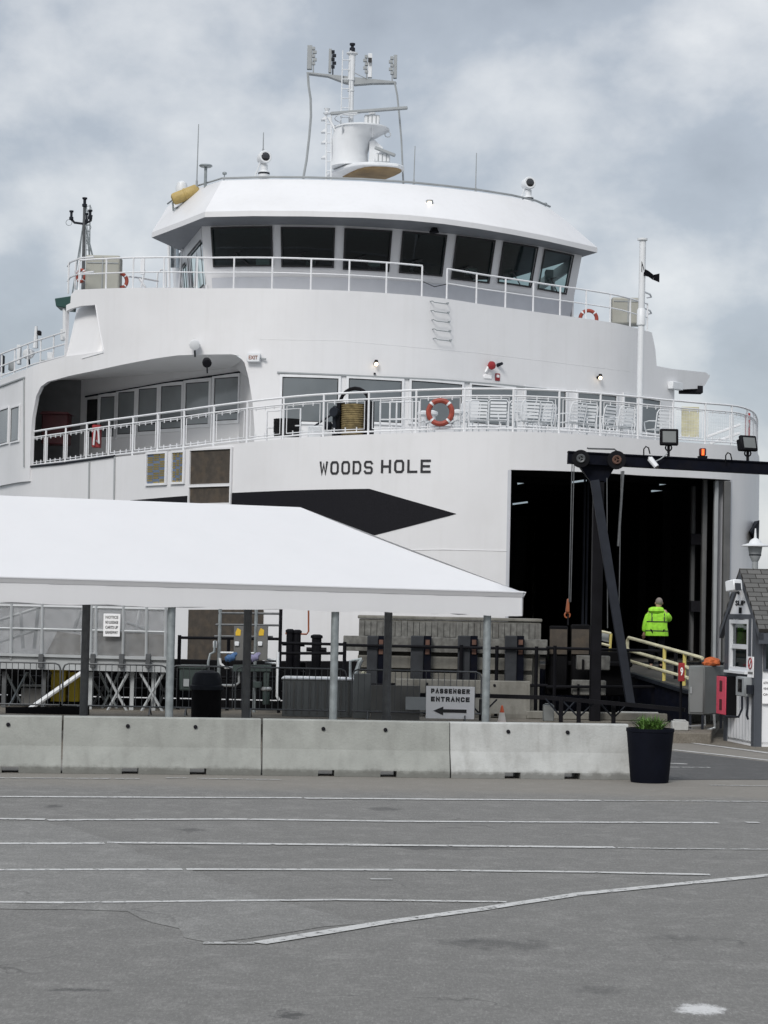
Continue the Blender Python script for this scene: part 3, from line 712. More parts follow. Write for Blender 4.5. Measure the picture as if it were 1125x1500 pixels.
# black fender belt low on the hull
mb = MB(); stripp(mb, A, [(-50, 962), (240, 968), (400, 968), (700, 968)], [(-50, 1012), (240, 1012), (400, 1012), (700, 1012)], .10); mb.build('fender_belt', 'rubber', ferry, solid=.1)
for q in ([(345, 800), (600, 801), (744, 803)], [(500, 700), (560, 706)]): pass
mb = MB(); linepath(mb, A, [(560, 806), (650, 805), (742, 807)], .0, .012); mb.build('weld_seam', 'ship_white', ferry)
# fairlead notch on the right edge
p = P(1110, 783, 64); mb = MB(); mb.slab([P(1112.5, 762, 60.5), P(1109, 770, 60.3), P(1100, 778, 60.2), P(1108, 786, 60.3), P(1111.5, 797, 60.5)], (.0, .9, 0)); mb.build('fairlead', 'steel_dark', ferry)

# ------------------- superstructure shell (bridge-deck bulwark + lounge front)
B = crv([(-60, 560, 74.4), (0, 560, 69.4), (38, 560, 66.45), (90, 540, 65.2), (140, 530, 64.3), (200, 520, 63.3), (300, 520, 62.3), (450, 520, 62.0), (600, 520, 62.8), (700, 520, 64), (800, 520, 65.5), (900, 520, 67.3), (955, 520, 69), (1040, 530, 71.8)])
BT = [(-60, 572), (0, 556), (38, 541), (93, 522.5), (94, 522), (97, 447), (103, 444), (104, 432), (110, 424.5), (140, 423), (300, 422.5), (390, 422.5), (450, 424), (530, 427), (600, 432), (657, 438), (715, 447), (800, 459), (860, 467), (905, 474), (944, 484), (955, 487), (960, 512), (962, 536), (985, 540.5), (1010, 543), (1034, 545.5), (1038, 549)]
bt = szline(B, BT)
zt = T(bt)
sB = lambda px, py=520: B.proj(px, py)[0]
# bottom line of the fascia over the side promenade
FB = [(45, 640), (47, 612), (53, 580), (60, 566), (70, 559), (100, 551), (180, 534), (225, 525.5), (260, 520.5), (340, 519), (350, 521), (358, 531), (364, 553), (370, 590), (373, 630)]
# build as a hole from deck to that line
fb = [B.proj(a, b) for a, b in FB]; fb = sorted(fb)
so0, so1 = fb[0][0], fb[-1][0]
def zlowB(s):   # where B meets a deck
    if s < sB(40, 680): return interp(deck_sz, s)-.3
    return 6.6
DB = lambda s: 6.6
# shallow scoop in the left wing
sc_t = sorted([B.proj(a, b) for a, b in [(97, 456), (104, 452), (120, 448), (140, 446.5), (142, 455), (147, 490), (151, 515)]]); sc_b = sorted([B.proj(a, b) for a, b in [(94.8, 522), (125, 518.5), (151, 514)]])
rs0, rs1 = sB(988, 572), B.L
mb = MB()
EX = [q[0] for q in bt]
wall(mb, B, 0, so0, lambda s: 6.3, zt, (), .4, ex=EX)
wall(mb, B, so0, so1, DB, zt, [(so0, so1, DB, T(fb), [q[0] for q in fb]), (sc_t[0][0], sc_t[-1][0], T(sc_b), T(sc_t), [q[0] for q in sc_t])], .4, ex=EX)
wall(mb, B, so1, rs0, DB, zt, (), .3, ex=EX)
rb = szline(B, [(985, 571), (1030, 569), (1040, 552)])
wall(mb, B, rs0, rs1, T(rb), zt, (), .3, ex=EX)
sup = mb.build('superstructure', 'ship_white', ferry, solid=.12)
mb = MB()   # back of the scoop
ss = [sc_t[0][0]+(sc_t[-1][0]-sc_t[0][0])*k/8 for k in range(9)]
for a, b in zip(ss, ss[1:]):
    da = db = -.42
    mb.add([B.at(a, -.04, interp(sc_b, a)-.05), B.at(b, -.04, interp(sc_b, b)-.05), B.at(b, db, interp(sc_t, b)+.1), B.at(a, da, interp(sc_t, a)+.1)], [(0, 1, 2, 3)])
mb.build('wing_recess', 'ship_white', ferry)
# weld seams and knuckle on the fascia
mb = MB(); linepath(mb, B, [(35, 553), (35, 684)], .02, .03); mb.build('panel_seam', 'grey_plastic', ferry)
mb = MB(); linepath(mb, B, [(-50, 583), (0, 566), (36, 553)], .02, .035); mb.build('panel_seam', 'grey_plastic', ferry)
mb = MB(); linepath(mb, B, [(120, 525), (152, 516), (152, 512)], .005, .02); mb.build('weld_seam', 'rail_white', ferry)
mb = MB(); linepath(mb, B, [(406, 545.5), (500, 549.5), (640, 556), (740, 564), (800, 570)], .03, .03); mb.build('drip_rail', 'grey_plastic', ferry)
mb = MB(); linepath(mb, B, [(380, 497), (500, 499), (700, 517), (930, 545)], .0, .006); mb.build('weld_seam', 'ship_white', ferry)
for px, y0, y1 in ((150, 430, 515), ):
    mb = MB(); linepath(mb, B, [(140, 447), (147, 490), (152, 515)], .004, .02); mb.build('weld_seam', 'rail_white', ferry)

# promenade recess on the left: inner wall D, end wall, ceiling, floor
DYY = 69.3
D = Curve([P(118, 600, DYY)[:2], P(352, 560, 64.6)[:2]], smooth=False)
zce = 9.78
dp, dq = D.at(0, 0, 0), D.at(D.L, 0, 0)
mb = MB(); wall(mb, D, 0, D.L, K(6.5), K(zce), (), 1)
mb.build('promenade_wall', 'ship_white', ferry, solid=.05)
pB = B.at(so0+.02, -.13, 0); 
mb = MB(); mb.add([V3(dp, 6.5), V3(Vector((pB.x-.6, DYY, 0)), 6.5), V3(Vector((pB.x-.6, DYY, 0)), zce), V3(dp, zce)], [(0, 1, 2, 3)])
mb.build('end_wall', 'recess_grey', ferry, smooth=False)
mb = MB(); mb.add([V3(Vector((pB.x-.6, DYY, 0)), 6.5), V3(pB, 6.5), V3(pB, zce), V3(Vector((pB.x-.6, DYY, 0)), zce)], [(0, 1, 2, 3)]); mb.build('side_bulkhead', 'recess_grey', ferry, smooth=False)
mb = MB(); q = B.at(so1, -.13, 0); mb.add([V3(dq, 6.5), V3(q, 6.5), V3(q, zce+.1), V3(dq, zce+.1)], [(0, 1, 2, 3)])
mb.build('return_wall', 'ship_white', ferry, smooth=False)
mb = MB(); n = 40; X0 = Vector((pB.x-.6, DYY, 0))
def inn_pt(u): return X0.lerp(dp, u/.25) if u < .25 else dp.lerp(dq, (u-.25)/.75)
for k in range(n):   # ceiling joins the fascia bottom to the inner walls
    a, b = so0+(so1-so0)*k/n, so0+(so1-so0)*(k+1)/n; u, v = k/n, (k+1)/n
    A1, B1 = B.at(a, -.08, max(interp(fb, a), 8.8)), B.at(b, -.08, max(interp(fb, b), 8.8))
    mb.add([A1, B1, V3(inn_pt(v), zce-.05), V3(inn_pt(u), zce-.05)], [(0, 1, 2, 3)])
mb.build('promenade_ceiling', 'ship_white', ferry)
mb = MB(); nD = 60
for k in range(nD):   # passenger deck plating
    a, b = A.L*k/nD, A.L*(k+1)/nD
    p, q = A.at(a, -.1, zdeck(a)-.04), A.at(b, -.1, zdeck(b)-.04)
    mb.add([p, q, Vector((q.x*.92, q.y+16, 6.9)), Vector((p.x*.92, p.y+16, 6.9))], [(0, 1, 2, 3)])
mb.build('passenger_deck', 'deck_grey', ferry, smooth=False)
mb = MB(); nD = 50
for k in range(nD):   # bridge deck plating
    a, b = sB(112, 430)+(sB(952, 490)-sB(112, 430))*k/nD, sB(112, 430)+(sB(952, 490)-sB(112, 430))*(k+1)/nD
    p, q = B.at(a, -.08, zt(a)-.12), B.at(b, -.08, zt(b)-.12); mb.add([p, q, q+Vector((-1, 14, 0)), p+Vector((-1, 14, 0))], [(0, 1, 2, 3)])
mb.build('bridge_deck', 'ship_grey', ferry, smooth=False)
# right wing: dark underside and far wall
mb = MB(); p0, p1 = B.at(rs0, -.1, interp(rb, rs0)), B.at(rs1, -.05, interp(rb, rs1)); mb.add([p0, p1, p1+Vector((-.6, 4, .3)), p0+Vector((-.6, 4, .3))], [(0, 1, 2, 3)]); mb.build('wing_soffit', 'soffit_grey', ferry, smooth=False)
def box_thing_px(name, m, parent, x0, y0, x1, y1, Y, dep, bevel=.015):
    a, b = P(x0, y1, Y), P(x1, y0, Y); mb = MB(); mb.box(((a.x+b.x)/2, Y+dep/2, (a.z+b.z)/2), (b.x-a.x, dep, b.z-a.z)); return mb.build(name, m, parent, bevel=bevel)
box_thing_px('soffit_light', 'hull_black', ferry, 997, 565, 1030, 575, 71.2, .5)

# windows ------------------------------------------------------------
def window(cv, px, d=.02, r=.12, fw=.07, m='lounge_glass', fm='rail_white', name='window', gk=True):
    mb = MB(); s0, s1, z0, z1 = patch(mb, cv, px, d, r); w_ = mb.build(name, m, ferry)
    mb = MB(); frame_on(mb, cv, s0, s1, z0, z1, 0.004, fw, .045); mb.build('frame', fm, w_)
    if gk:
        mb = MB(); g = .025
        for (a, b, lo, hi) in ((s0, s1, z0, z0+g), (s0, s1, z1-g, z1), (s0, s0+g, z0, z1), (s1-g, s1, z0, z1)): rrect(mb, cv, a, b, lo, hi, d+.006)
        mb.build('gasket', 'gasket', w_)
    return w_
for px in ((413, 553, 495, 618), (510, 556, 588, 618), (602, 560, 676, 620), (690, 566, 752, 622), (770, 571, 828, 624), (846, 577, 902, 628), (914, 583, 966, 632)):
    window(B, px, r=.16)
# inner promenade windows
for px in ((314, 553, 349, 616), (272, 560, 306, 622), (236, 565, 266, 628), (203, 569, 230, 632), (173, 574, 197, 636), (147, 581, 168, 640)):
    w_ = window(D, px, r=.10, fw=.10, m='side_glass')
    a0_, zz = D.proj(px[0]+2, px[3]-12); a1_, _ = D.proj(px[2]-2, px[3]-12)
    mb = MB(); frame_on(mb, D, a0_, a1_, zz-.03, zz+.03, .04, .02, .03); mb.build('transom', 'steel_dark', w_)
mb = MB(); patch(mb, D, (127, 585, 142, 640), .02); mb.build('doorway', 'interior_dark', ferry)
mb = MB(); linepath(mb, D, [(125, 581), (240, 561), (352, 545)], .03, .03); mb.build('drip_rail', 'steel_dark', ferry)
for px in ((-14, 602, 12, 651), (16, 597, 28, 646)):
    window(B, px, r=.10, fw=.05)
# deck stores in the recess
mb = MB(); a = P(60, 650, 67.6); b = P(100, 606, 67.6); mb.box(((a.x+b.x)/2, 68.0, (a.z+b.z)/2), (b.x-a.x, .8, b.z-a.z)); o = mb.build('deck_locker', 'dark_red', bevel=.03); tag(o, 'dark red deck locker in the shaded promenade at the ferry\'s left end', 'locker')
mb = MB(); mb.slab([P(58, 606, 67.4), P(102, 606, 67.4), P(99, 603.5, 67.4), P(62, 602, 67.4)], (0, 1, 0)); l_ = mb.build('lid', 'dark_red', o)
mb = MB(); a = P(134, 655, 66); b = P(147, 622, 66); mb.box(((a.x+b.x)/2, 66.2, (a.z+b.z)/2), (b.x-a.x, .35, b.z-a.z)); o = mb.build('hose_cabinet', 'red', bevel=.02); tag(o, 'small red fire hose cabinet behind the rail of the side promenade', 'cabinet')
mb = MB(); a = P(137, 652, 65.97); b = P(144, 626, 65.97); mb.path([a, P(139, 630, 65.95), b, P(145, 650, 65.95), P(141, 645, 65.95)], .03, 5); mb.build('hose', 'white_plastic', o)

sA = lambda px, py=640: A.proj(px, py)[0]
# railings -----------------------------------------------------------
def railing(name, cv, s0, s1, zf_, h, rails, sp, d=-.08, r=.03, panels=False, mesh=False, parent=ferry):
    n = max(1, round((s1-s0)/sp)); mb = MB()
    k = max(2, int((s1-s0)/.35)); tops = []
    for i, hh in enumerate(rails):
        mb.path([cv.at(s0+(s1-s0)*j/k, d, zf_(s0+(s1-s0)*j/k)+hh) for j in range(k+1)], r if i == 0 else r*.75, 6)
    rl = mb.build(name, 'rail_white', parent)
    for j in range(n+1):
        s = s0+(s1-s0)*j/n; mb = MB(); mb.tube(cv.at(s, d, zf_(s)-.05), cv.at(s, d, zf_(s)+h), r, 6); mb.build('post', 'rail_white', rl)
    if panels:
        for j in range(n):
            a, b = s0+(s1-s0)*j/n+.11, s0+(s1-s0)*(j+1)/n-.11; mb = MB(); lo, hi = .13, .85
            mb.path([cv.at(a, d, zf_(a)+lo), cv.at((a+b)/2, d, zf_((a+b)/2)+lo), cv.at(b, d, zf_(b)+lo), cv.at(b, d, zf_(b)+hi), cv.at((a+b)/2, d, zf_((a+b)/2)+hi), cv.at(a, d, zf_(a)+hi), cv.at(a, d, zf_(a)+lo)], .014, 4)
            for q in (.2, .5, .8):
                s = a+(b-a)*q; 
                for z_ in (lo, hi): mb.tube(cv.at(s, d, zf_(s)+z_-.05), cv.at(s, d, zf_(s)+z_+.06), .016, 4)
            if s0+(s1-s0)*j/n < sA(962): mb.build('mesh_panel', 'rail_white', rl, smooth=False); continue
            nw = int((b-a)/.10)
            for q in range(1, nw): s = a+(b-a)*q/nw; mb.tube(cv.at(s, d, zf_(s)+lo), cv.at(s, d, zf_(s)+hi), .0026, 3, caps=False)
            for q in range(1, 8): z_ = lo+(hi-lo)*q/8; mb.tube(cv.at(a, d, zf_(a)+z_), cv.at(b, d, zf_(b)+z_), .0026, 3, caps=False)
            mb.build('mesh_panel', 'rail_white', rl, smooth=False)
    return rl
railing('deck_railing', A, sA(38, 683), A.L-1.0, lambda s: zdeck(s)+.02, 1.08, (1.08, .90, .06), 1.27, panels=True)
# kick plate under the rail
# bridge deck railings, gap with a chain
railing('bridge_railing', B, sB(112, 424), sB(620, 433), zt, .9, (.9, .47), 1.08, d=-.1, r=.028)
railing('bridge_railing', B, sB(657, 438), sB(952, 486), zt, .9, (.9, .47), 1.08, d=-.1, r=.028)
mb = MB(); a = B.at(sB(620, 433), -.1, zt(sB(620))+.45); b = B.at(sB(657, 438), -.1, zt(sB(657))+.45); mb.path([a, (a+b)/2-Vector((0, 0, .12)), b], .012, 4); mb.build('chain', 'steel_dark', ferry)
# lower railing over the left flank
mb = MB()
for ys in ([(-30, 529), (0, 519), (50, 500), (98, 485)], [(-30, 549), (0, 537), (50, 517), (97, 503)], [(-30, 561), (0, 551), (50, 533), (95, 521)]):
    mb.path([P(a, b, 69.4-(a)*.035) for a, b in ys], .028, 5)
rl = mb.build('roof_railing', 'rail_white', ferry)
for px in (-12, 2, 21, 40, 59, 78):
    yt_ = 519-px*.35; yb = 553-px*.33; mb = MB(); mb.tube(P(px, yb+2, 69.4-px*.035), P(px+1, yt_, 69.4-px*.035), .026, 5); mb.build('post', 'rail_white', rl)
# little fittings behind it
def fitting(name, m, x0, y0, x1, y1, Y, parent=ferry, dep=.3): return box_thing_px(name, m, parent, x0, y0, x1, y1, Y, dep, .01)
p = P(53, 475, 71); mb = MB(); mb.tube(P(52, 510, 71), P(53, 478, 71), .09, 8, .05); mb.build('vent_pipe', 'white_plastic', ferry)
fitting('horn_box', 'hull_black', 54, 484, 59, 490, 70.9)
fitting('roof_box', 'white_plastic', 24, 505, 30, 533, 71); fitting('roof_box', 'grey_plastic', 12, 530, 20, 542, 70.5); fitting('roof_box', 'white_plastic', 69, 516, 77, 526, 68.5)
fitting('roof_box', 'grey_plastic', 57, 527, 66, 536, 68); fitting('roof_box', 'white_plastic', 88, 482, 93, 498, 67.6); fitting('roof_box', 'steel_dark', 0, 520, 5, 545, 70)
def floodlight_round(px, py, r, Y, m='white_plastic', aim=(0, -1, -.3), name='searchlight', parent=ferry, lens='grey_plastic'):
    c = P(px, py, Y); a = Vector(aim).normalized(); mb = MB()
    mb.lathe([(r*.35, -r*1.1), (r*.85, -r*.8), (r, -r*.2), (r, r*.55), (r*.92, r*.6)], c, 16, a); o = mb.build(name, m, parent)
    mb = MB(); mb.lathe([(r*.9, r*.42), (r*.6, r*.5), (.01, r*.52)], c, 16, a); mb.build('lens', lens, o)
    mb = MB(); mb.tube(c, c+Vector((0, .25, -r*2.1)), r*.16, 6); mb.tube(c+Vector((-r*1.05, .05, 0)), c+Vector((r*1.05, .05, 0)), r*.12, 6); mb.build('bracket', 'steel_dark', o)
    return o
floodlight_round(42, 518, .17, 68.2, aim=(-.2, -1, -.35))
# green sidelight screen
a = P(80, 452, 66.6); b = P(106, 434, 66.6); mb = MB(); mb.slab([P(80, 437, 66.6), P(82, 449, 66.6), P(105, 452, 66), P(107, 433, 66)], (0, .9, 0)); o = mb.build('sidelight_box', 'green_dark', ferry, bevel=.02)
mb = MB(); mb.tube(P(96, 498, 66.5), P(96, 452, 66.5), .09, 8); mb.build('sidelight_post', 'white_plastic', ferry)

# wall lights ---------------------------------------------------------
def bulkhead_light(cv, px, py, on=True, r=.07, lift=0.0):
    s, z = cv.proj(px, py); n, t_ = cv.nrm(s); c = cv.at(s, .0, z); mb = MB()
    mb.tube(c, c+n*.14, .045, 8); mb.tube(c+n*.13+Vector((0, 0, .03)), c+n*.13+Vector((0, 0, .10)), r*.9, 10, r*.7); o = mb.build('wall_light', 'steel_black', ferry)
    mb = MB(); mb.ball(c+n*.13-Vector((0, 0, .02)), r*.75, (1, 1, 1.1), 10, 6); mb.build('bulb', 'bulb_warm', o)
for px, py in ((549, 533), (875, 553)): bulkhead_light(B, px, py)
for px, py, Y in ((208, 547, 69), (328, 531, 65.5)):
    c = P(px, py, Y); mb = MB(); mb.tube(c+Vector((0, 0, .05)), c+Vector((0, 0, .25)), .08, 8, .06); o = mb.build('ceiling_light', 'steel_black', ferry); mb = MB(); mb.ball(c-Vector((0, 0, .02)), .065, n=8, m=6); mb.build('bulb', 'bulb_warm', o)
s, z = B.proj(285, 505); floodlight_round(285, 505, .15, B.at(s, 0, z).y-.25, aim=(.1, -1, -.25))
floodlight_round(303, 531, .13, 61.7, m='hull_black', aim=(.2, -1, -.7), lens='lens_dark')
# emergency light box, alarm bell, notices on the lounge front
def surf_box(cv, x0, y0, x1, y1, dep, m, name, parent=ferry, bevel=.015, d=0.0):
    s0, _ = cv.proj(x0, (y0+y1)/2); s1, _ = cv.proj(x1, (y0+y1)/2); _, z1 = cv.proj((x0+x1)/2, y0); _, z0 = cv.proj((x0+x1)/2, y1)
    n, t_ = cv.nrm((s0+s1)/2); c = cv.at((s0+s1)/2, d+dep/2, (z0+z1)/2); mb = MB(); mb.box(c, (s1-s0, dep, z1-z0), rz=atan2(t_.y, t_.x)); return mb.build(name, m, parent, bevel=bevel)
o = surf_box(B, 363, 518, 382, 531, .18, 'white_plastic', 'light_box')
s_, z_ = B.proj(366, 530); s2_, z2_ = B.proj(379, 521)
mb = MB(); textmesh(mb, 'EXIT', lambda x, y: B.at(s_+.0+x, .19, z_+.05+y), s2_-s_, z2_-z_-.07, .02); mb.build('lettering', 'orange_hook', o, smooth=False)
s, z = B.proj(386, 525); mb = MB(); mb.tube(B.at(s-.1, .05, z), B.at(s+.08, .1, z-.03), .03, 6); mb.build('conduit', 'grey_plastic', o)
s, z = B.proj(715, 536); n, t_ = B.nrm(s); c = B.at(s, 0, z); mb = MB(); mb.lathe([(.03, 0), (.05, .12), (.13, .16), (.12, .22), (.03, .26)], c, 14, n); mb.build('alarm_bell', 'red', ferry)
mb = MB(); mb.tube(c-Vector((0, 0, .03))+n*.02, c+n*.04-Vector((.1, 0, .2)), .05, 6); mb.build('bell_bracket', 'white_plastic', ferry)
s, z = B.proj(729, 535); n, t_ = B.nrm(s); c = B.at(s, 0, z); mb = MB(); mb.tube(c, c+n*.18+Vector((.02, 0, .04)), .06, 8, .045); mb.build('camera_dome', 'steel_dark', ferry)
o = surf_box(B, 725, 547, 732, 558, .03, 'red', 'warning_plate'); surf_box(B, 726.5, 549, 730.5, 553, .035, 'sign_white', 'symbol', o, 0); 
surf_box(B, 708, 549, 720, 555, .03, 'sign_white', 'warning_plate')
surf_box(B, 978, 560, 993, 571, .2, 'white_plastic', 'light_box')
surf_box(B, 547, 546, 550, 549, .05, 'steel_dark', 'sensor')
# rungs
for k in range(5):
    y = 442.5+k*13.6; x = 630+k*1.1; mb = MB(); s0, z0 = B.proj(x, y); s1, z1 = B.proj(x+24, y+1)
    mb.path([B.at(s0, 0, z0+.02), B.at(s0, .12, z0+.02), B.at(s0+.06, .15, z0-.02), B.at(s1-.04, .15, z0-.03), B.at(s1, .12, z0+.02), B.at(s1, 0, z0+.02)], .014, 5); mb.build('rung', 'galvanised', ferry)

# jackstaff with the wind-torn pennant
mb = MB(); a = P(936, 640, 58.6); b = P(937, 352, 58.6); mb.tube((a.x, a.y, a.z), (a.x+.02, a.y, b.z), .088, 12); c_ = (a.x+.01, a.y)
mb.lathe([(.14, 0), (.14, .05)], (c_[0], c_[1], b.z), 12); zz = P(936, 460, 58.6).z; mb.lathe([(.12, 0), (.12, .4), (.09, .45)], (c_[0], c_[1], zz-.3), 12); js = mb.build('jackstaff', 'white_plastic', ferry)
mb = MB(); q = [P(x, y, 58.5) for x, y in ((940, 390), (943, 398), (950, 401), (957, 406), (966, 407))]; w2 = [.14, .10, .08, .07, .12]
for i in range(4): mb.add([q[i]+Vector((0, .05*(i % 2), w2[i])), q[i]-Vector((0, 0, w2[i])), q[i+1]+Vector((0, .05*((i+1) % 2), -w2[i+1])), q[i+1]+Vector((0, .0, w2[i+1]))], [(0, 1, 2, 3)])
mb.build('pennant', 'cloth_dark', js, solid=.02)

# ------------------- wheelhouse
ZE = 14.0
E = [HZ(x, y, ZE) for x, y in ((222, 348), (262, 333), (300, 318), (370, 316.5), (450, 317), (530, 319), (600, 323), (650, 328), (700, 335), (750, 343.5), (800, 353), (840, 362), (875, 370))]
ZT = 15.45
TT = [HZ(x, y, ZT) for x, y in ((245, 303), (275, 281), (325, 264.5), (390, 262.5), (450, 263), (530, 265.5), (600, 270), (650, 275), (700, 281), (750, 289), (785, 297), (806, 306), (828, 322))]
ctr = P(560, 300, 72)
mb = MB()
for i in range(len(E)-1):
    e0, e1, t0, t1 = E[i], E[i+1], TT[i], TT[i+1]; lip = Vector((0, 0, .16))
    mb.add([e0, e1, e1+lip, e0+lip], [(0, 1, 2, 3)]); mb.add([e0+lip, e1+lip, t1, t0], [(0, 1, 2, 3)])
# rear part closes the roof
rb0, rb1 = V3(E[0]+Vector((2.5, 9, 0)), ZE), V3(E[-1]+Vector((-2.5, 6, 0)), ZE)
rt0, rt1 = V3(TT[0]+Vector((3, 7, 0)), ZT), V3(TT[-1]+Vector((-3, 5, 0)), ZT)
mb.add([E[0], E[0]+Vector((0, 0, .16)), TT[0], rt0, rb0], [(0, 1, 2, 3, 4)]); mb.add([E[-1], E[-1]+Vector((0, 0, .16)), TT[-1], rt1, rb1], [(4, 3, 2, 1, 0)])
mb.add([rb0, rt0, rt1, rb1], [(0, 1, 2, 3)]); mb.add(TT+[rt1, rt0], [tuple(range(len(TT)+2))])
roof = mb.build('wheelhouse_roof', 'ship_white', ferry, ang=25)
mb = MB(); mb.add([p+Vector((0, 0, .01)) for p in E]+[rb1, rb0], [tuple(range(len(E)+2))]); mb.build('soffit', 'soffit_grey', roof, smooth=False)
mb = MB(); mb.path([p+Vector((0, .1, .09)) for p in TT[2:12]], .035, 5); mb.path([TT[2]+Vector((0, .1, .09)), TT[1]+Vector((0, .1, .12)), TT[0]+Vector((0, .1, .12))], .03, 5); mb.build('roof_pipe', 'grey_plastic', roof)
for x, y, z in ((248, 296, 0), (268, 283, 0)):
    pass
# front wall: windows lean outwards
CW = crv([(300, 360, 65.4), (354, 360, 65.05), (450, 360, 64.75), (538, 360, 64.9), (618, 360, 65.4), (690, 360, 66.2), (757, 360, 67.2), (812, 360, 68.4), (842, 360, 69.2)], tilt=.22, z0=12.7)
WN = [(311, 333, 400, 390), (412, 334, 490, 391), (503, 337, 572, 396), (586, 342, 651, 402), (663, 349, 721, 412), (731, 358, 783, 418), (790, 369, 835, 428)]
holes = []
for (x0, y0, x1, y1) in WN:
    ym = (y0+y1)/2; s0, _ = CW.proj(x0+1, ym); s1, _ = CW.proj(x1-1, ym); _, z1 = CW.proj((x0+x1)/2, y0); _, z0 = CW.proj((x0+x1)/2, y1); holes.append((s0, s1, z0, z1))
mb = MB(); wall(mb, CW, 0, CW.L, K(11.3), K(ZE+.05), [(a, b, K(c), K(d_)) for a, b, c, d_ in holes], .5)
wh = mb.build('wheelhouse_wall', 'ship_white', ferry, solid=.07)
mb = MB(); wall(mb, CW, .25, CW.L-.05, K(11.3), K(holes[3][2]-.25), (), .5, d=.045); mb.build('lower_shade', 'ship_grey', wh)  # shade of the roof overhang on the white wall, put in as a grey sheet
for i, (a, b, c, d_) in enumerate(holes):
    mb = MB(); rrect(mb, CW, a, b, c, d_, -.01, .1); w_ = mb.build('window', 'bridge_glass', wh)
    mb = MB(); frame_on(mb, CW, a+.03, b-.03, c+.03, d_-.03, .036, .05, .02); g_ = mb.build('frame', 'gasket', w_)
    mb = MB(); q = a+(b-a)*.55; mb.tube(CW.at(q-.32, .10, c+.38), CW.at(q+.12, .06, c+.02), .018, 5); mb.tube(CW.at(q-.1, .12, c+.42), CW.at(q-.45, .11, c+.30), .014, 5); mb.build('wiper', 'gasket', w_)
# left side wall with door
c0 = CW.at(0, 0, 11.4); tl = 7.2
SW = Curve([P(250, 360, 74.0)[:2], P(300, 360, 65.4)[:2]], smooth=False, tilt=.10, z0=12.7)
mb = MB(); zh = lambda y, x=285: SW.proj(x, y)[1]
h1 = (SW.proj(275, 350)[0], SW.proj(298, 350)[0], zh(398), zh(342)); h0 = (SW.proj(263, 360)[0], SW.proj(271, 360)[0], 12.6, 13.5)
wall(mb, SW, 1.6, SW.L, K(11.3), K(ZE+.05), [(h0[0], h0[1], K(h0[2]), K(h0[3])), (h1[0], h1[1], K(12.3), K(13.62))], 1); sw = mb.build('side_wall', 'ship_white', ferry, solid=.07, smooth=False)
for h in (h0, h1):
    mb = MB(); rrect(mb, SW, h[0], h[1], 12.3 if h is h1 else 12.6, 13.62 if h is h1 else 13.5, -.01, .05); w_ = mb.build('window', 'bridge_glass', sw); mb = MB(); frame_on(mb, SW, h[0]+.02, h[1]-.02, (12.3 if h is h1 else 12.6)+.02, (13.62 if h is h1 else 13.5)-.02, .036, .05, .02); mb.build('frame', 'gasket', w_)
mb = MB(); mb.tube(P(263, 422, 69.5), P(268, 340, 69.3), .04, 6); mb.tube(P(285, 421, 67), P(292, 335, 66.6), .04, 6); mb.tube(P(248, 421, 71), P(247, 352, 71), .05, 6); mb.build('wing_post', 'rail_white', ferry)
mb = MB(); mb.slab([P(250, 356, 71), P(262, 350, 69.8), P(262, 392, 69.8), P(250, 392, 71)], (.0, .03, 0)); mb.build('wind_screen', 'bridge_glass', ferry)
# right side wall (mostly turned away) and interior
RW = Curve([CW.at(CW.L, 0, 12.7).xy[:], (CW.at(CW.L, 0, 12.7)+Vector((-1.0, 7, 0))).xy[:]], smooth=False)
mb = MB(); wall(mb, RW, 0, RW.L, K(11.3), K(ZE), [(.4, 2.8, K(12.3), K(13.6)), (3.2, 6, K(12.3), K(13.6))], 1); mb.build('side_wall', 'ship_white', ferry, solid=.06, smooth=False)
mb = MB(); f0, f1 = CW.at(0, -.3, 11.32), CW.at(CW.L, -.3, 11.32); r0, r1 = f0+Vector((-.6, 7.5, 0)), f1+Vector((-.6, 6.5, 0))
RR = Curve([r0.xy[:], r1.xy[:]], smooth=False); hs = []
for k in (1, 5): hs.append((RR.L*(k/8)+.2, RR.L*((k+1)/8)-.2, K(12.9), K(13.5)))
wall(mb, RR, 0, RR.L, K(11.3), K(ZE), hs, 1); mb.build('aft_wall', 'interior_dark', ferry, smooth=False)
mb = MB(); mb.add([f0+Vector((0, .2, 1.02)), f1+Vector((0, .2, 1.02)), r1+Vector((0, 0, 1.02))*1, r0+Vector((0, 0, 1.02))], [(0, 1, 2, 3)]); mb.build('console_deck', 'interior_dark', ferry, smooth=False)
for i, (x, y, w_, h_) in enumerate(((385, 384, 20, 10), (455, 384, 14, 9), (548, 386, 18, 9), (610, 392, 22, 8), (690, 398, 18, 10), (745, 400, 14, 14), (805, 405, 12, 20))):
    box_thing_px('console', ('white_plastic', 'grey_plastic', 'white_plastic', 'interior_dark')[i % 4], ferry, x-w_/2, y-h_/2, x+w_/2, y+h_/2, 66.3+i*.5, .5)
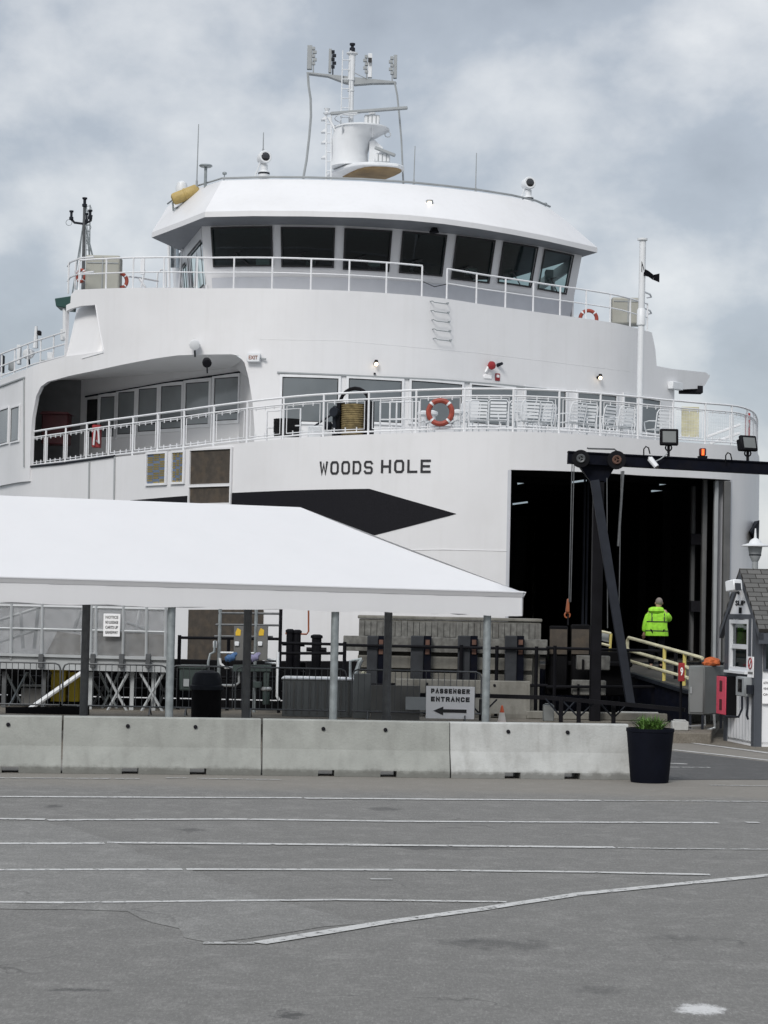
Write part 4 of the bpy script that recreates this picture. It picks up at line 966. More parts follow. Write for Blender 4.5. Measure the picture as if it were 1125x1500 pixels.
# bell and lamp on the front
c = P(636, 335, 64.5); mb = MB(); mb.lathe([(.02, .26), (.07, .24), (.09, .12), (.15, .0), (.15, -.02)], c-Vector((0, 0, .1)), 14); mb.tube(c+Vector((0, 0, .15)), c+Vector((0, .2, .3)), .02, 5); mb.build('ship_bell', 'hull_black', ferry)
c = P(629, 303, 64.6); mb = MB(); mb.tube(c+Vector((0, .5, -.15)), c+Vector((0, -.1, -.1)), .04, 6); mb.box(c+Vector((0, 0, -.1)), (.42, .3, .04)); mb.tube(c+Vector((0, -.1, -.08)), c+Vector((0, -.1, .18)), .11, 10); o = mb.build('masthead_light', 'grey_plastic', ferry)
mb = MB(); mb.box(c+Vector((0, -.21, .05)), (.10, .04, .14)); mb.build('lamp_glass', 'bulb_warm', o)
c = P(270, 337, 66.5); mb = MB(); mb.tube(c, c+Vector((0, 0, .18)), .09, 8); mb.build('ceiling_light', 'steel_dark', ferry)

# lockers and rings on the bridge deck
def locker(x0, y0, x1, y1, Y, label):
    a, b = P(x0, y1, Y), P(x1, y0, Y); mb = MB(); c = Vector(((a.x+b.x)/2, Y+.35, (a.z+b.z)/2)); mb.box(c, (b.x-a.x, .7, b.z-a.z)); o = mb.build('deck_locker', 'beige_locker', bevel=.06, seg=3); tag(o, label, 'locker', 'beige lockers on the bridge deck')
    mb = MB(); mb.box((c.x, c.y-.36, c.z), (.03, .03, b.z-a.z-.1)); mb.box((c.x, c.y-.36, c.z+.3), (b.x-a.x-.1, .02, .03)); mb.build('strap', 'grey_plastic', o); return o
locker(124, 374, 176, 425, 65.6, 'beige storage locker at the left end of the bridge deck'); locker(896, 436, 944, 474, 69.5, 'beige storage locker at the right end of the bridge deck behind the white flagpole')
def life_ring(c, R1, axis, label, r=.06, group='orange life rings'):
    mb = MB(); mb.torus(c, R1, r, axis, 28, 8); o = mb.build('life_ring', 'ring_orange'); tag(o, label, 'life ring', group)
    mb = MB(); z = Vector(axis).normalized()
    for k in range(4):
        a = pi/4+k*pi/2; mb.torus(c, R1, r*1.06, axis, 3, 8, a-.09, a+.09)
    mb.build('band', 'white_plastic', o); return o
s = sA(645, 604); n, t_ = A.nrm(s); life_ring(A.at(s, .03, A.proj(645, 604)[1]), .30, n, 'orange life ring hung on the curved passenger deck railing above the ship\'s name', .068)
life_ring(P(862, 467, 68.6), .26, (0, 1, 0), 'orange life ring low behind the right-hand bridge deck railing')
life_ring(P(176, 411, 65.8), .22, (-.6, 1, 0), 'orange life ring beside the left beige locker on the bridge deck')
life_ring(P(119, 404, 66.8), .18, (.9, 1, 0), 'dark red life ring behind the left beige locker, nearly edge on', .05)
# left fenced corner of the bridge deck
mb = MB()
for y0 in (384, 406): mb.path([P(99, y0+6, 68), P(103, y0, 66.5), P(118, y0-6, 65.2), P(137, y0-8, 64.9)], .03, 5)
for x, y in ((100, 430), (110, 424)): mb.tube(P(x, y, 67), P(x+1, y-45, 67), .03, 5)
mb.build('corner_railing', 'rail_white', ferry)
mb = MB()
for y0 in (428, 452): mb.path([P(940, y0-2, 68.5), P(952, y0+3, 69.5), P(954, y0+7, 70.5), P(948, y0+8, 71.5)], .03, 5)
mb.build('corner_railing', 'rail_white', ferry)
mb = MB(); mb.path([P(188, 405, 66), P(205, 407, 67), P(232, 412, 67.5)], .03, 5); mb.tube(P(213, 421, 66.5), P(204, 408, 66.5), .04, 5); mb.tube(P(207, 421, 66.5), P(212, 396, 66.5), .035, 5); mb.box(P(209, 390, 66), (.12, .1, .5)); mb.path([P(230, 421, 68), P(231, 400, 68), P(236, 395, 68), P(243, 397, 68), P(243, 421, 68)], .03, 5); mb.build('deck_fittings', 'rail_white', ferry)

# ------------------- stern mast on the left
Y = 86
mb = MB(); mb.tube(P(121, 470, Y), P(123.5, 303, Y), .085, 8, .05); ms = mb.build('aft_mast', 'galvanised_dark', ferry)
mb = MB(); mb.path([P(104, 320, Y), P(109, 326, Y), P(124, 328, Y), P(133, 323, Y), P(134, 315, Y)], .05, 5); mb.build('crosstree', 'steel_dark', ms)
for a, b, r_ in (((106, 430), (121, 335), .03), ((112, 430), (122, 320), .02), ((138, 385), (125, 330), .035), ((136, 428), (128, 345), .03)): mb = MB(); mb.tube(P(*a, Y), P(*b, Y), r_, 5); mb.build('stay', 'galvanised', ms)
mb = MB()
for k in range(12): mb.tube(P(126, 312+k*9, Y), P(131.5, 312+k*9, Y), .016, 4)
mb.tube(P(132, 300, Y), P(131, 420, Y), .022, 4); mb.tube(P(126, 300, Y), P(126, 420, Y), .018, 4)
for k in range(5): mb.tube(P(126, 300+k*24, Y), P(131.5, 324+k*24, Y), .012, 4)
mb.build('ladder', 'galvanised', ms)
for x, y, s_ in ((124, 299, .10), (104.5, 318, .085), (132, 317, .09), (127, 322, .06)):
    mb = MB(); c = P(x, y, Y); mb.lathe([(s_, -.10), (s_, .0), (s_*.6, .02), (s_*.6, .18), (s_, .20), (s_, .26)], c, 10); mb.build('nav_light', 'steel_dark', ms)
for x, y in ((129, 333), (130, 306), (101, 326)):
    mb = MB(); mb.torus(P(x, y, Y), .12, .01, (0, 1, 0), 12, 4); mb.build('antenna_loop', 'galvanised', ms)

# ------------------- radar mast on the wheelhouse
Y = 70.0
def pl(pts, Y_, z=None): return [P(a, b, Y_) for a, b in pts]
px_m = F/Y
# lower platform: pointed oval, seen from beneath
zp = P(535, 252.5, Y).z
def oval(cx, cy, rx, ry, z, n=28, point=0.0):
    q = []
    for k in range(n):
        a = 2*pi*k/n; x = rx*cos(a); y = ry*sin(a)*(1-point*abs(cos(a))**1.5); q.append(Vector((cx+x, cy+y, z)))
    return q
cc = P(535, 250, Y)
# platform outline: port side pointed at the bottom left
lowpts = [HZ(477, 263.5, zp), HZ(505, 251, zp), HZ(520, 243.5, zp), HZ(540, 242.5, zp), HZ(570, 244, zp), HZ(588, 246, zp), HZ(593, 251, zp), HZ(575, 261, zp), HZ(561, 268, zp), HZ(530, 266, zp)]
# real plan: stretch depth so that it is a 1.9 m deep deck
cy0 = cc.y
dd = [(-1.28, .85), (-1.0, .2), (-.62, -.55), (-.3, -.95), (.05, -1.12), (.6, -1.1), (1.05, -.95), (1.24, -.65), (1.26, -.3), (1.0, .3), (.62, .95), (.35, 1.12), (-.4, 1.1), (-1.15, 1.02)]
pts = [Vector((cc.x+a, Y+b, zp)) for a, b in dd]
mb = MB(); mb.slab(pts, (0, 0, .12)); p1 = mb.build('mast_platform', 'white_plastic', ferry, bevel=.03)
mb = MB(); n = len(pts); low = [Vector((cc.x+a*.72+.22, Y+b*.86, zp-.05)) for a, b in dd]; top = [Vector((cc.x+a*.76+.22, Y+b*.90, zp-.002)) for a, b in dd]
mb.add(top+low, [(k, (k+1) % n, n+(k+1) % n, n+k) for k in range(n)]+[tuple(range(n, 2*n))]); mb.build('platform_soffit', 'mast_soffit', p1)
mb = MB(); zr = P(535, 268, Y).z-.3; mb.lathe([(.5, 0), (.42, .5)], (cc.x, Y, zr-.35), 14); mb.build('mast_foot', 'steel_dark', ferry)
# tapered house and upper platform
def loft(mb, secs, n=24):
    rings = []
    for (cx, cy, z, rx, ry) in secs: rings.append([Vector((cx+rx*cos(2*pi*k/n), cy+ry*sin(2*pi*k/n), z)) for k in range(n)])
    vs = [q for r_ in rings for q in r_]; fs = [(i*n+k, i*n+(k+1) % n, (i+1)*n+(k+1) % n, (i+1)*n+k) for i in range(len(rings)-1) for k in range(n)]
    fs += [tuple(range(n-1, -1, -1)), tuple((len(rings)-1)*n+k for k in range(n))]; return mb.add(vs, fs)
zx = lambda y, x=530: P(x, y, Y).z
xx = lambda x, y=220: P(x, y, Y).x
mb = MB(); loft(mb, [(xx(512), Y+.1, zp+.16, (xx(541)-xx(484))/2, .7), (xx(512), Y+.1, zx(225), (xx(541)-xx(484))/2*.95, .66), (xx(515), Y, zx(205), (xx(546)-xx(486))/2, .7), (xx(524), Y, zx(196), (xx(560)-xx(488))/2, .8), (xx(529), Y, zx(191), (xx(568)-xx(489))/2, .9)]); mb.build('mast_house', 'white_plastic', ferry)
mb = MB(); loft(mb, [(xx(529), Y, zx(191), (xx(570)-xx(488))/2, .95), (xx(529), Y, zx(188.5), (xx(570)-xx(488))/2, .95)]); mb.build('upper_platform', 'white_plastic', ferry, bevel=.01)
mb = MB(); mb.torus(P(568, 197, Y), .09, .02, (0, 1, 0), 12, 5); mb.build('lifting_eye', 'white_plastic', ferry)
for dx, sg in ((-.62, -1), (.35, 1), (-.1, 1)):
    mb = MB(); q0 = Vector((xx(529)+dx, Y-.62, zx(192))); mb.slab([q0, q0+Vector((0, -.25, 0)), q0+Vector((0, .05, -.32))], (.025, 0, 0)); mb.build('gusset', 'white_plastic', ferry)
mb = MB(); mb.path([Vector((xx(529)+(xx(570)-xx(488))/2*.97*cos(a_), Y+.92*sin(a_), zx(188)+.30)) for a_ in [pi*.55+k*pi*.9/10 for k in range(11)]], .016, 5); mb.build('platform_rail', 'white_plastic', ferry)
# radars
def radar(px, py, Yr, arm0, arm1, hgt, label='radar'):
    c = P(px, py, Yr); mb = MB(); mb.box(c, (.50, .45, hgt)); mb.tube(c+Vector((0, 0, hgt/2)), c+Vector((0, 0, hgt/2+.12)), .12, 10); o = mb.build('radar', 'white_plastic', ferry, bevel=.04)
    mb = MB(); a, b = P(*arm0, Yr-.3), P(*arm1, Yr-.3); mb.bar(a, b, .14, .10); mb.build('antenna_bar', 'grey_plastic', o, bevel=.02)
    mb = MB()
    for dx in (-.13, 0, .13): mb.box(c+Vector((dx, -.23, 0)), (.03, .02, hgt*.8))
    mb.build('fin', 'grey_plastic', o); return o
radar(545, 178, Y-.1, (484, 166.5), (597, 158), .36); radar(560, 233, Y-.5, (549, 216), (579, 228), .30)
mb = MB(); mb.slab([P(541, 207, Y-.3), P(549, 205, Y-.3), P(561, 216, Y-.3), P(549, 240, Y-.3), P(539, 243, Y-.3), P(541, 225, Y-.3)], (0, .25, 0)); mb.build('radar_bracket', 'white_plastic', ferry)
# pole, yard, ladder
mb = MB(); mb.tube(P(514, 190, Y), P(514.5, 118, Y), .085, 12); mb.tube(P(514.5, 118, Y), P(516, 78, Y), .11, 12); mb.lathe([(.10, -.06), (.19, 0), (.19, .03), (.06, .05)], P(516, 79, Y), 14); mb.tube(P(514, 134, Y), P(514, 132, Y), .11, 12); mb.build('mast_pole', 'white_plastic', ferry)
mb = MB(); mb.lathe([(.05, 0), (.09, .02), (.09, .15), (.05, .17), (.05, .22), (.09, .24), (.09, .3)], P(516, 77, Y), 12); mb.build('masthead_light', 'steel_dark', ferry)
mb = MB(); mb.slab([P(449, 105, Y), P(514, 112, Y), P(580, 119, Y), P(581, 121.5, Y), P(545, 122, Y), P(520, 124, Y), P(505, 121, Y), P(480, 111.5, Y), P(449, 107.5, Y)], (0, .25, 0)); mb.tube(P(520, 107, Y), P(538, 116, Y), .02, 4); yd = mb.build('mast_yard', 'grey_plastic', ferry, bevel=.01)
def ladder(mb, a, b, wd, sp, r=.02):
    a, b = Vector(a), Vector(b); u = Vector((wd/2, 0, 0)); mb.tube(a-u, b-u, r, 5); mb.tube(a+u, b+u, r, 5); n = int((b-a).length/sp)
    for k in range(1, n): c = a.lerp(b, k/n); mb.tube(c-u, c+u, r*.8, 4)
    return mb
mb = MB(); ladder(mb, P(505, 186, Y-.1), P(508, 74, Y-.1), .26, .3); mb.build('mast_ladder', 'white_plastic', ferry)
mb = MB(); ladder(mb, P(481.5, 264, Y-.2), P(481.5, 168, Y-.2), .16, .3, .028)
for y in (228, 206, 190, 172): mb.slab([P(470, y+3, Y-.2), P(479, y-4, Y-.2), P(479, y+3, Y-.2)], (0, .3, 0))
mb.tube(P(481, 172, Y-.2), P(494, 196, Y-.2), .045, 5); mb.lathe([(.09, 0), (.13, .05), (.05, .1), (.1, .2)], P(479, 168, Y-.2), 8); mb.path([P(483, 166, Y-.2), P(500, 167, Y-.2), P(515, 169, Y-.2), P(528, 165, Y-.2)], .03, 5); mb.build('light_bracket', 'white_plastic', ferry)
for x0, y0, x1, y1 in ((489, 184, 498, 193), (499, 185, 508, 190)): fitting('speaker_box', 'hull_black', x0, y0, x1, y1, Y+.1)
# cellular panels on the yard
for (x0, y0, x1, y1, m_) in ((449.5, 66, 457.5, 101, 'grey_plastic'), (481, 71, 486, 106, 'grey_plastic'), (538.5, 78, 545.5, 113, 'white_plastic'), (576, 80, 582, 114, 'grey_plastic')):
    o = fitting('antenna_panel', m_, x0, y0, x1, y1, Y, dep=.16)
    mb = MB(); side = 1 if x0 in (449.5, 481) else -1; xm = (x1 if side == 1 else x0); 
    for k in range(5): mb.box(P(xm+side*(2+(k % 2)*1.5), y0+5+k*5.5, Y+.02), (.10+(.03*(k % 2)), .1, .09))
    mb.tube(P(xm+side*1.5, y0+3, Y+.02), P(xm+side*1.5, y1+6, Y+.02), .022, 5); mb.build('mount', 'steel_dark' if x0 == 481 else 'grey_plastic', o)
mb = MB(); mb.box(P(542, 88, Y-.1), (.12, .06, .14)); mb.build('panel_cover', 'gasket', ferry)
# drooping lines
for q, r_ in (([(451, 107), (452, 125), (455, 145), (455.5, 170), (453, 200), (449, 235), (444, 262)], .045), ([(578, 120), (582, 140), (585, 170), (588, 205), (590, 250), (591, 270)], .035)):
    mb = MB(); mb.path(pl(q, Y), r_, 6); mb.build('halyard', 'grey_plastic', ferry)
# whip antennas, domes
for x0, y0, x1, y1, Yw in ((288, 276, 291, 182, 66.5), (385.5, 222, 386, 194, 66.8), (606, 270, 608, 214, 68), (696.5, 282, 698, 224, 68.5)):
    mb = MB(); mb.tube(P(x0, y0, Yw), P(x1, y1, Yw), .022, 5, .014); mb.tube(P(x0, y0, Yw), P(lerp(x0, x1, .12), lerp(y0, y1, .12), Yw), .04, 6); mb.build('whip_antenna', 'grey_plastic', ferry)
for x, y0, y1, r_, Yw in ((301.5, 281, 243, .21, 66.2), (329, 265, 254, .07, 66), (799, 306, 299, .06, 69)):
    mb = MB(); mb.tube(P(x-1, y0, Yw), P(x, y1, Yw), r_*.22, 8); mb.lathe([(r_*.8, -.04), (r_, .0), (r_*.9, .03), (r_*.3, .05)], P(x, y1, Yw), 18); mb.build('gps_antenna', 'galvanised', ferry)
# searchlights on the roof
for x, y, Yw, ax in ((387, 231, 65.4, (.35, -1, .05)), (774, 269, 68.2, (.3, -1, .05))):
    c = P(x, y, Yw); mb = MB(); a = Vector(ax).normalized(); mb.lathe([(.1, -.25), (.19, -.16), (.2, .12), (.18, .16)], c, 18, a); o = mb.build('searchlight', 'white_plastic', ferry)
    mb = MB(); mb.lathe([(.175, .13), (.12, .17), (.01, .18)], c, 18, a); mb.build('lens', 'lens_dark', o)
    mb = MB(); mb.lathe([(.17, -.62), (.17, -.42), (.11, -.38), (.11, -.2)], c+Vector((0, .05, 0)), 12); mb.tube(c+Vector((-.1, -.02, -.1)), c+Vector((-.28, .0, -.62)), .022, 5); mb.build('stand', 'white_plastic', o)
    mb = MB(); mb.lathe([(.175, 0), (.175, .05)], c+Vector((0, .05, -.5)), 12); mb.build('collar', 'steel_dark', o)
# tan rolled canister on the roof's left corner with white dome
c0_, c1_ = P(252, 293, 66.6), P(292, 277, 66.6); ax = (c1_-c0_).normalized(); L_ = (c1_-c0_).length
mb = MB(); mb.lathe([(.10, 0), (.17, .04), (.19, .1), (.19, L_/2-.03), (.205, L_/2-.02), (.205, L_/2+.02), (.19, L_/2+.03), (.19, L_-.1), (.15, L_-.03), (.08, L_)], c0_, 16, ax); can = mb.build('raft_canister', 'radome_tan', ferry)
mb = MB(); mb.lathe([(.17, 0), (.19, .2), (.15, .36), (.06, .42)], P(266, 285, 67.2), 16); mb.build('radome', 'white_plastic', ferry)
mb = MB(); mb.tube(P(254, 309, 66.8), P(253, 296, 66.8), .03, 5); mb.tube(P(269, 302, 66.8), P(268, 292, 66.8), .04, 5); mb.tube(P(275, 300, 66.8), P(275, 290, 66.8), .025, 5); mb.path([P(254, 306, 66.8), P(262, 303, 66.8), P(268, 301, 66.8)], .025, 5); mb.build('canister_stand', 'galvanised', ferry)

# ------------------- gear on the passenger deck
def on_deck(px, inset, dz=0.0):
    s = sA(px, 635); return A.at(s, -inset, zdeck(s)+dz), A.nrm(s)
# mooring reels
def reel(px, R1, wd, z, m, name, band=None, inset=1.3):
    c, (n, t_) = on_deck(px, inset, z); mb = MB(); prof = [(R1*.3, -wd/2)]
    k = 14
    for i in range(k): 
        h = -wd/2+wd*i/k; prof += [(R1, h+.01), (R1*.93, h+wd/k*.55)]
    prof += [(R1, wd/2), (R1*.3, wd/2)]
    ax = Vector((0, 0, 1)) if name == 'rope_coil' else n
    mb.lathe(prof, c, 22, (0, 0, 1)); o = mb.build(name, m, ferry)
    return c, n, t_, o
# large reel: horizontal axis across the deck, rope wound round it
c, n, t_, o = reel(490, .36, .82, .52, 'rope_tan', 'mooring_reel', inset=1.3)
for sg in (-.85, 1): mb = MB(); mb.box(c+t_*(sg*.42)+Vector((0, 0, .02)), (.09, .5, .95), rz=atan2(t_.y, t_.x)); mb.build('flange', 'steel_black', o)
mb = MB(); mb.torus(c+Vector((0, 0, .42)), .42, .05, n, 20, 6); mb.build('guard', 'steel_black', o)
c, n, t_, o = reel(385, .38, .46, .42, 'rope_black', 'rope_coil', inset=1.0)
mb = MB(); mb.box(c+Vector((0, .1, .02)), (.5, .2, .55)); o2 = None
c, (n, t_) = on_deck(450, 1.1, .48); mb = MB(); mb.tube(c+t_*.18-Vector((0, 0, .45)), c+t_*.18+Vector((0, 0, .42)), .07, 12); mb.tube(c-t_*.5-Vector((0, 0, .12)), c+t_*.1+Vector((0, 0, .22)), .03, 6); mb.tube(c-t_*.45-Vector((0, 0, .40)), c-t_*.1-Vector((0, 0, .12)), .035, 6); mb.lathe([(.13, -.1), (.13, .1)], c+t_*.18+Vector((0, -.1, .25)), 14, n); mb.box(c+t_*.1-Vector((0, 0, .42)), (.6, .4, .08)); mb.lathe([(.06, -.12), (.11, -.1), (.11, .1), (.06, .12)], c-t_*.05-Vector((0, 0, .1)), 12, t_); mb.build('windlass', 'steel_dark', ferry, bevel=.01)
c, (n, t_) = on_deck(436, 1.3, .22); mb = MB(); mb.box(c, (.9, .6, .35)); mb.build('windlass_base', 'white_plastic', ferry, bevel=.03)
for px in (370, 395, 560, 575, 585):
    c, (n, t_) = on_deck(px, .9, 0); mb = MB(); mb.path([c-t_*.3, c-t_*.3+Vector((0, 0, .9)), c+t_*.3+Vector((0, 0, .9)), c+t_*.3], .025, 5); mb.tube(c-t_*.3+Vector((0, 0, .45)), c+t_*.3+Vector((0, 0, .45)), .02, 5); mb.build('hand_rail', 'rail_white', ferry)
for px in (608, 622, 668):
    c, (n, t_) = on_deck(px, 1.0, 0); mb = MB(); mb.tube(c, c+Vector((0, 0, .5)), .10, 10); mb.lathe([(.10, .5), (.16, .55), (.16, .62), (.05, .66)], c, 12); mb.path([c+Vector((-.2, 0, .3)), c+Vector((0, -.1, .4)), c+Vector((.2, 0, .3))], .03, 5); mb.build('deck_vent', 'white_plastic', ferry)
# stair rail and red locker at the right end
mb = MB(); a = P(1040, 628, 62.5); mb.tube(P(1035, 640, 62.5), P(1084, 622, 62.5), .04, 5); mb.tube(P(1040, 650, 62.5), P(1084, 634, 62.5), .04, 5); mb.build('stair_rail', 'rail_white', ferry)
o = None
mb = MB(); a, b = P(1093, 640, 63.2), P(1099, 605, 63.2); mb.box(((a.x+b.x)/2, 63.3, (a.z+b.z)/2), (b.x-a.x, .3, b.z-a.z)); o = mb.build('fire_cabinet', 'red', bevel=.02); tag(o, 'narrow red cabinet at the far right end of the passenger deck', 'cabinet')
mb = MB(); mb.box(((a.x+b.x)/2, 63.13, (a.z+b.z)/2), (.04, .02, .12)); mb.build('handle', 'grey_plastic', o)
mb = MB(); a, b = P(998, 640, 62), P(1024, 596, 62); 
for k in range(9): z_ = lerp(a.z, b.z, (k+.5)/9); mb.box(((a.x+b.x)/2, 62, z_), (b.x-a.x, .05, .085), rx=.3)
mb.build('louvre_panel', 'paint_cream', ferry)
# chairs
def make_chair():
    o = thing('deck_chair', '', 'chair', (0, 0, 0), 'white deck chairs behind the curved railing')
    mb = MB()
    for k in range(5): mb.box((0, .0+.10*k-.2, .42), (.44, .07, .02))
    mb.build('seat', 'white_plastic', o)
    mb = MB()
    for k in range(5): mb.box((0, -.26-.012*k*2, .50+.085*k), (.42, .02, .06))
    mb.build('backrest', 'white_plastic', o)
    mb = MB(); mb.path([(-.25, -.24, .40), (-.26, -.35, .84), (-.21, -.36, .92), (.21, -.36, .92), (.26, -.35, .84), (.25, -.24, .40)], .018, 6); mb.build('back_frame', 'white_plastic', o)
    for sx in (-1, 1):
        for sy in (-1, 1): mb = MB(); mb.tube((sx*.24, sy*.22, .42), (sx*.27, sy*.28, 0), .016, 5); mb.build('leg', 'white_plastic', o)
        mb = MB(); mb.path([(sx*.27, -.28, .62), (sx*.29, .0, .64), (sx*.28, .25, .62), (sx*.26, .24, .42)], .018, 5); mb.build('armrest', 'white_plastic', o)
    return o
proto = make_chair()
# (px, inset, turn, where)
CH = [(703, 1.3, .05), (736, 1.2, -.05), (768, 1.5, .25), (796, 1.25, .0), (823, 1.3, -.1), (867, 1.0, .1), (890, 1.1, -.12), (921, 1.15, .2), (946, 1.05, -.05), (963, 1.4, .15), (1003, 1.0, -.2), (685, 1.6, .3), (845, 1.9, .4)]
lab = ['second white deck chair right of the life ring, between two railing posts', 'taller white deck chair with its back over the third bay right of the life ring', 'white deck chair in front of a pale window pillar, turned a little', 'white deck chair with slatted back left of the middle of the chair row', 'white deck chair close beside the slatted one in the middle of the row', 'low white deck chair under the wide grey lounge window', 'white deck chair beside the low one, left of the white flagpole', 'white deck chair just left of the white flagpole', 'white deck chair just right of the white flagpole', 'white deck chair at the end of the row, by the last lounge window', 'lone white deck chair in front of the cream louvred panel', 'white deck chair nearest the life ring, partly behind a pillar', 'white deck chair set back behind the row, turned to the right']
for i, (px, ins, tr) in enumerate(CH):
    o = proto if i == 0 else copy_tree(proto)
    c, (n, t_) = on_deck(px, ins, -.03); place(o, c, atan2(t_.y, t_.x)+tr, lab[i])
# ================================================================ QUAY
GZ = .22
fr = HZ(-400, 1078, GZ); Yp = 45.8
mb = MB(); e1 = HZ(1048, 1074, GZ)
mb.slab([(-60, Yp, -.02), (e1.x-.1, Yp, -.02), (e1.x+.3, 48.2, -.02), (e1.x+1.2, QY, -.02), (-60, QY, -.02)], (0, 0, GZ+.02)); struct(mb.build('raised_pavement', 'dock_ground', smooth=False, bevel=.02))

# ---- concrete barriers
def jersey(a, b, label, m, hgt=.885, group='row of concrete barriers', hole=(.25, .75), z=0.0):
    a = Vector(a); b = Vector(b); L_ = (b-a).length; rz = atan2(b.y-a.y, b.x-a.x)
    prof = [(-.30, 0), (-.30, .105), (-.17, .42), (-.105, hgt-.02), (-.085, hgt), (.085, hgt), (.105, hgt-.02), (.17, .42), (.30, .105), (.30, 0)]
    up = [(-.30+.05*0, .072)] ; mb = MB()
    n0 = [(0.012, L_*hole[0]-.13, 0), (L_*hole[0]-.13, L_*hole[0]+.13, 1), (L_*hole[0]+.13, L_*hole[1]-.13, 0), (L_*hole[1]-.13, L_*hole[1]+.13, 1), (L_*hole[1]+.13, L_-.012, 0)]
    T_ = Matrix.Translation((a.x, a.y, z)) @ Matrix.Rotation(rz, 4, 'Z') @ Matrix.Translation((0, .30, 0))
    xs = []
    for x0, x1, k in n0: xs.append((x0, x1, k))
    o0 = []
    def sect(k):
        if not k: return prof
        q = list(prof); q[0] = (-.30, .102); q[-1] = (.30, .102); return q
    # continuous outer skin; underside stepped at the two lifting slots
    for i, (x0, x1, k) in enumerate(xs):
        q = sect(k); nq = len(q); sub = max(1, int((x1-x0)/.25)) if not k else 1
        xx_ = [x0+(x1-x0)*j/sub for j in range(sub+1)]
        for u, v in zip(xx_, xx_[1:]):
            A_ = [T_ @ Vector((u, y, z_)) for y, z_ in q]; B_ = [T_ @ Vector((v, y, z_)) for y, z_ in q]
            for j in range(nq): mb.add([A_[j], B_[j], B_[(j+1) % nq], A_[(j+1) % nq]], [(0, 1, 2, 3)])
        if k:
            for x in (x0, x1): mb.add([T_ @ Vector((x, y, z_)) for y, z_ in ((-.30, 0), (.30, 0), (.30, .102), (-.30, .102))], [(0, 1, 2, 3)])
    for x in (n0[0][0], n0[-1][1]): mb.add([T_ @ Vector((x, y, z_)) for y, z_ in prof], [tuple(range(len(prof)))])
    o = mb.build('concrete_barrier', m, smooth=False, bevel=.006); tag(o, label, 'barrier', group)
    for f in hole:
        mb = MB(); p0 = T_ @ Vector((L_*f-.05, -.126, .745)); nv = Vector((sin(rz), -cos(rz), .0)); mb.lathe([(.032, -.02), (.032, .022), (.02, .026)], p0, 10, nv); mb.build('bolt_socket', 'hull_black', o)
    return o
g = [(-215, 1130.5), (90, 1133), (383, 1136), (660, 1140), (925, 1142.5)]
gp = [HZ(a, b, 0) for a, b in g]
for (i, l, m_, ho) in ((0, 'leftmost weathered concrete barrier, cut off by the picture edge', 'concrete_old', (.3, .75)), (1, 'weathered grey concrete barrier in front of the round black litter bin', 'concrete_old', (.34, .68)), (2, 'grey concrete barrier in front of the grey container and the fence panels', 'concrete_old', (.34, .67)), (3, 'pale newer concrete barrier next to the black planter', 'concrete_new', (.34, .67))):
    jersey(gp[i], gp[i+1], l, m_, hole=ho)
a, b = P(578, 1049, 50.3), P(777, 1050, 50.3); jersey((a.x, a.y, 0), (b.x, b.y, 0), 'concrete barrier standing far back behind the passenger entrance sign', 'concrete_dock', .85, z=GZ)

# ---- planter
c = P(952, 1100, 35.1); mb = MB()
mb.lathe([(.30, 0), (.305, .02), (.375, .80), (.385, .81), (.385, .86), (.35, .86), (.34, .76), (.01, .76)], (c.x, 35.1, .0), 36); o = mb.build('planter', 'pot_black'); tag(o, 'tall black planter with a small grassy plant at the right end of the barriers', 'planter')
mb = MB(); mb.lathe([(.33, 0), (.2, .03), (.01, .04)], (c.x, 35.1, .762), 20); mb.build('soil', 'soil', o)
rnd = random.Random(4); mb = MB()
for k in range(420):
    a = rnd.uniform(0, 2*pi); L_ = rnd.uniform(.15, .36); lean = rnd.uniform(.05, 1.0); b0 = Vector((c.x+rnd.uniform(-.15, .15), 35.1+rnd.uniform(-.12, .12), .78)); q = []
    for j in range(5):
        t = j/4; q.append(b0+Vector((cos(a)*lean*L_*t*(.5+.6*t), sin(a)*lean*L_*t*(.5+.6*t), L_*t*(1-.45*lean*t))))
    wv = Vector((-sin(a), cos(a), 0))*.008+Vector((.004, 0, 0)); ws = (.8, 1.2, 1, .6, .05)
    for j in range(4): mb.add([q[j]-wv*ws[j], q[j]+wv*ws[j], q[j+1]+wv*ws[j+1], q[j+1]-wv*ws[j+1]], [(0, 1, 2, 3)])
    if k % 2 == 0:
        for j in (1, 2, 3):
            d_ = Vector((rnd.uniform(-.05, .05), rnd.uniform(-.05, .05), rnd.uniform(-.01, .05))); mb.add([q[j], q[j]+d_*.5+wv*.9, q[j]+d_, q[j]+d_*.5-wv*.9], [(0, 1, 2, 3)])
o = mb.build('grassy_plant', 'leaf', smooth=False); tag(o, 'bright green grassy plant growing in the black planter', 'plant')

# ---- tent
TL, TR = P(-520, 832, 37.9), P(764, 867, 42.6)
TL.z = 3.15; TR.z = P(764, 867, 42.6).z
fx = (TR-TL); fx.z = 0; fdir = fx.normalized(); ndir = Vector((-fdir.y, fdir.x, 0)); Dp = 6.0
BL, BR = TL+ndir*Dp, TR+ndir*Dp
ridR = P(440, 743, 44.6); rl = (ridR-TR); 
mid = TR+ndir*(Dp/2); tt = (Vector((ridR.x, ridR.y, 0))-Vector((mid.x, mid.y, 0))).dot(fdir)
ridR = Vector((mid.x, mid.y, 0))+fdir*tt; 
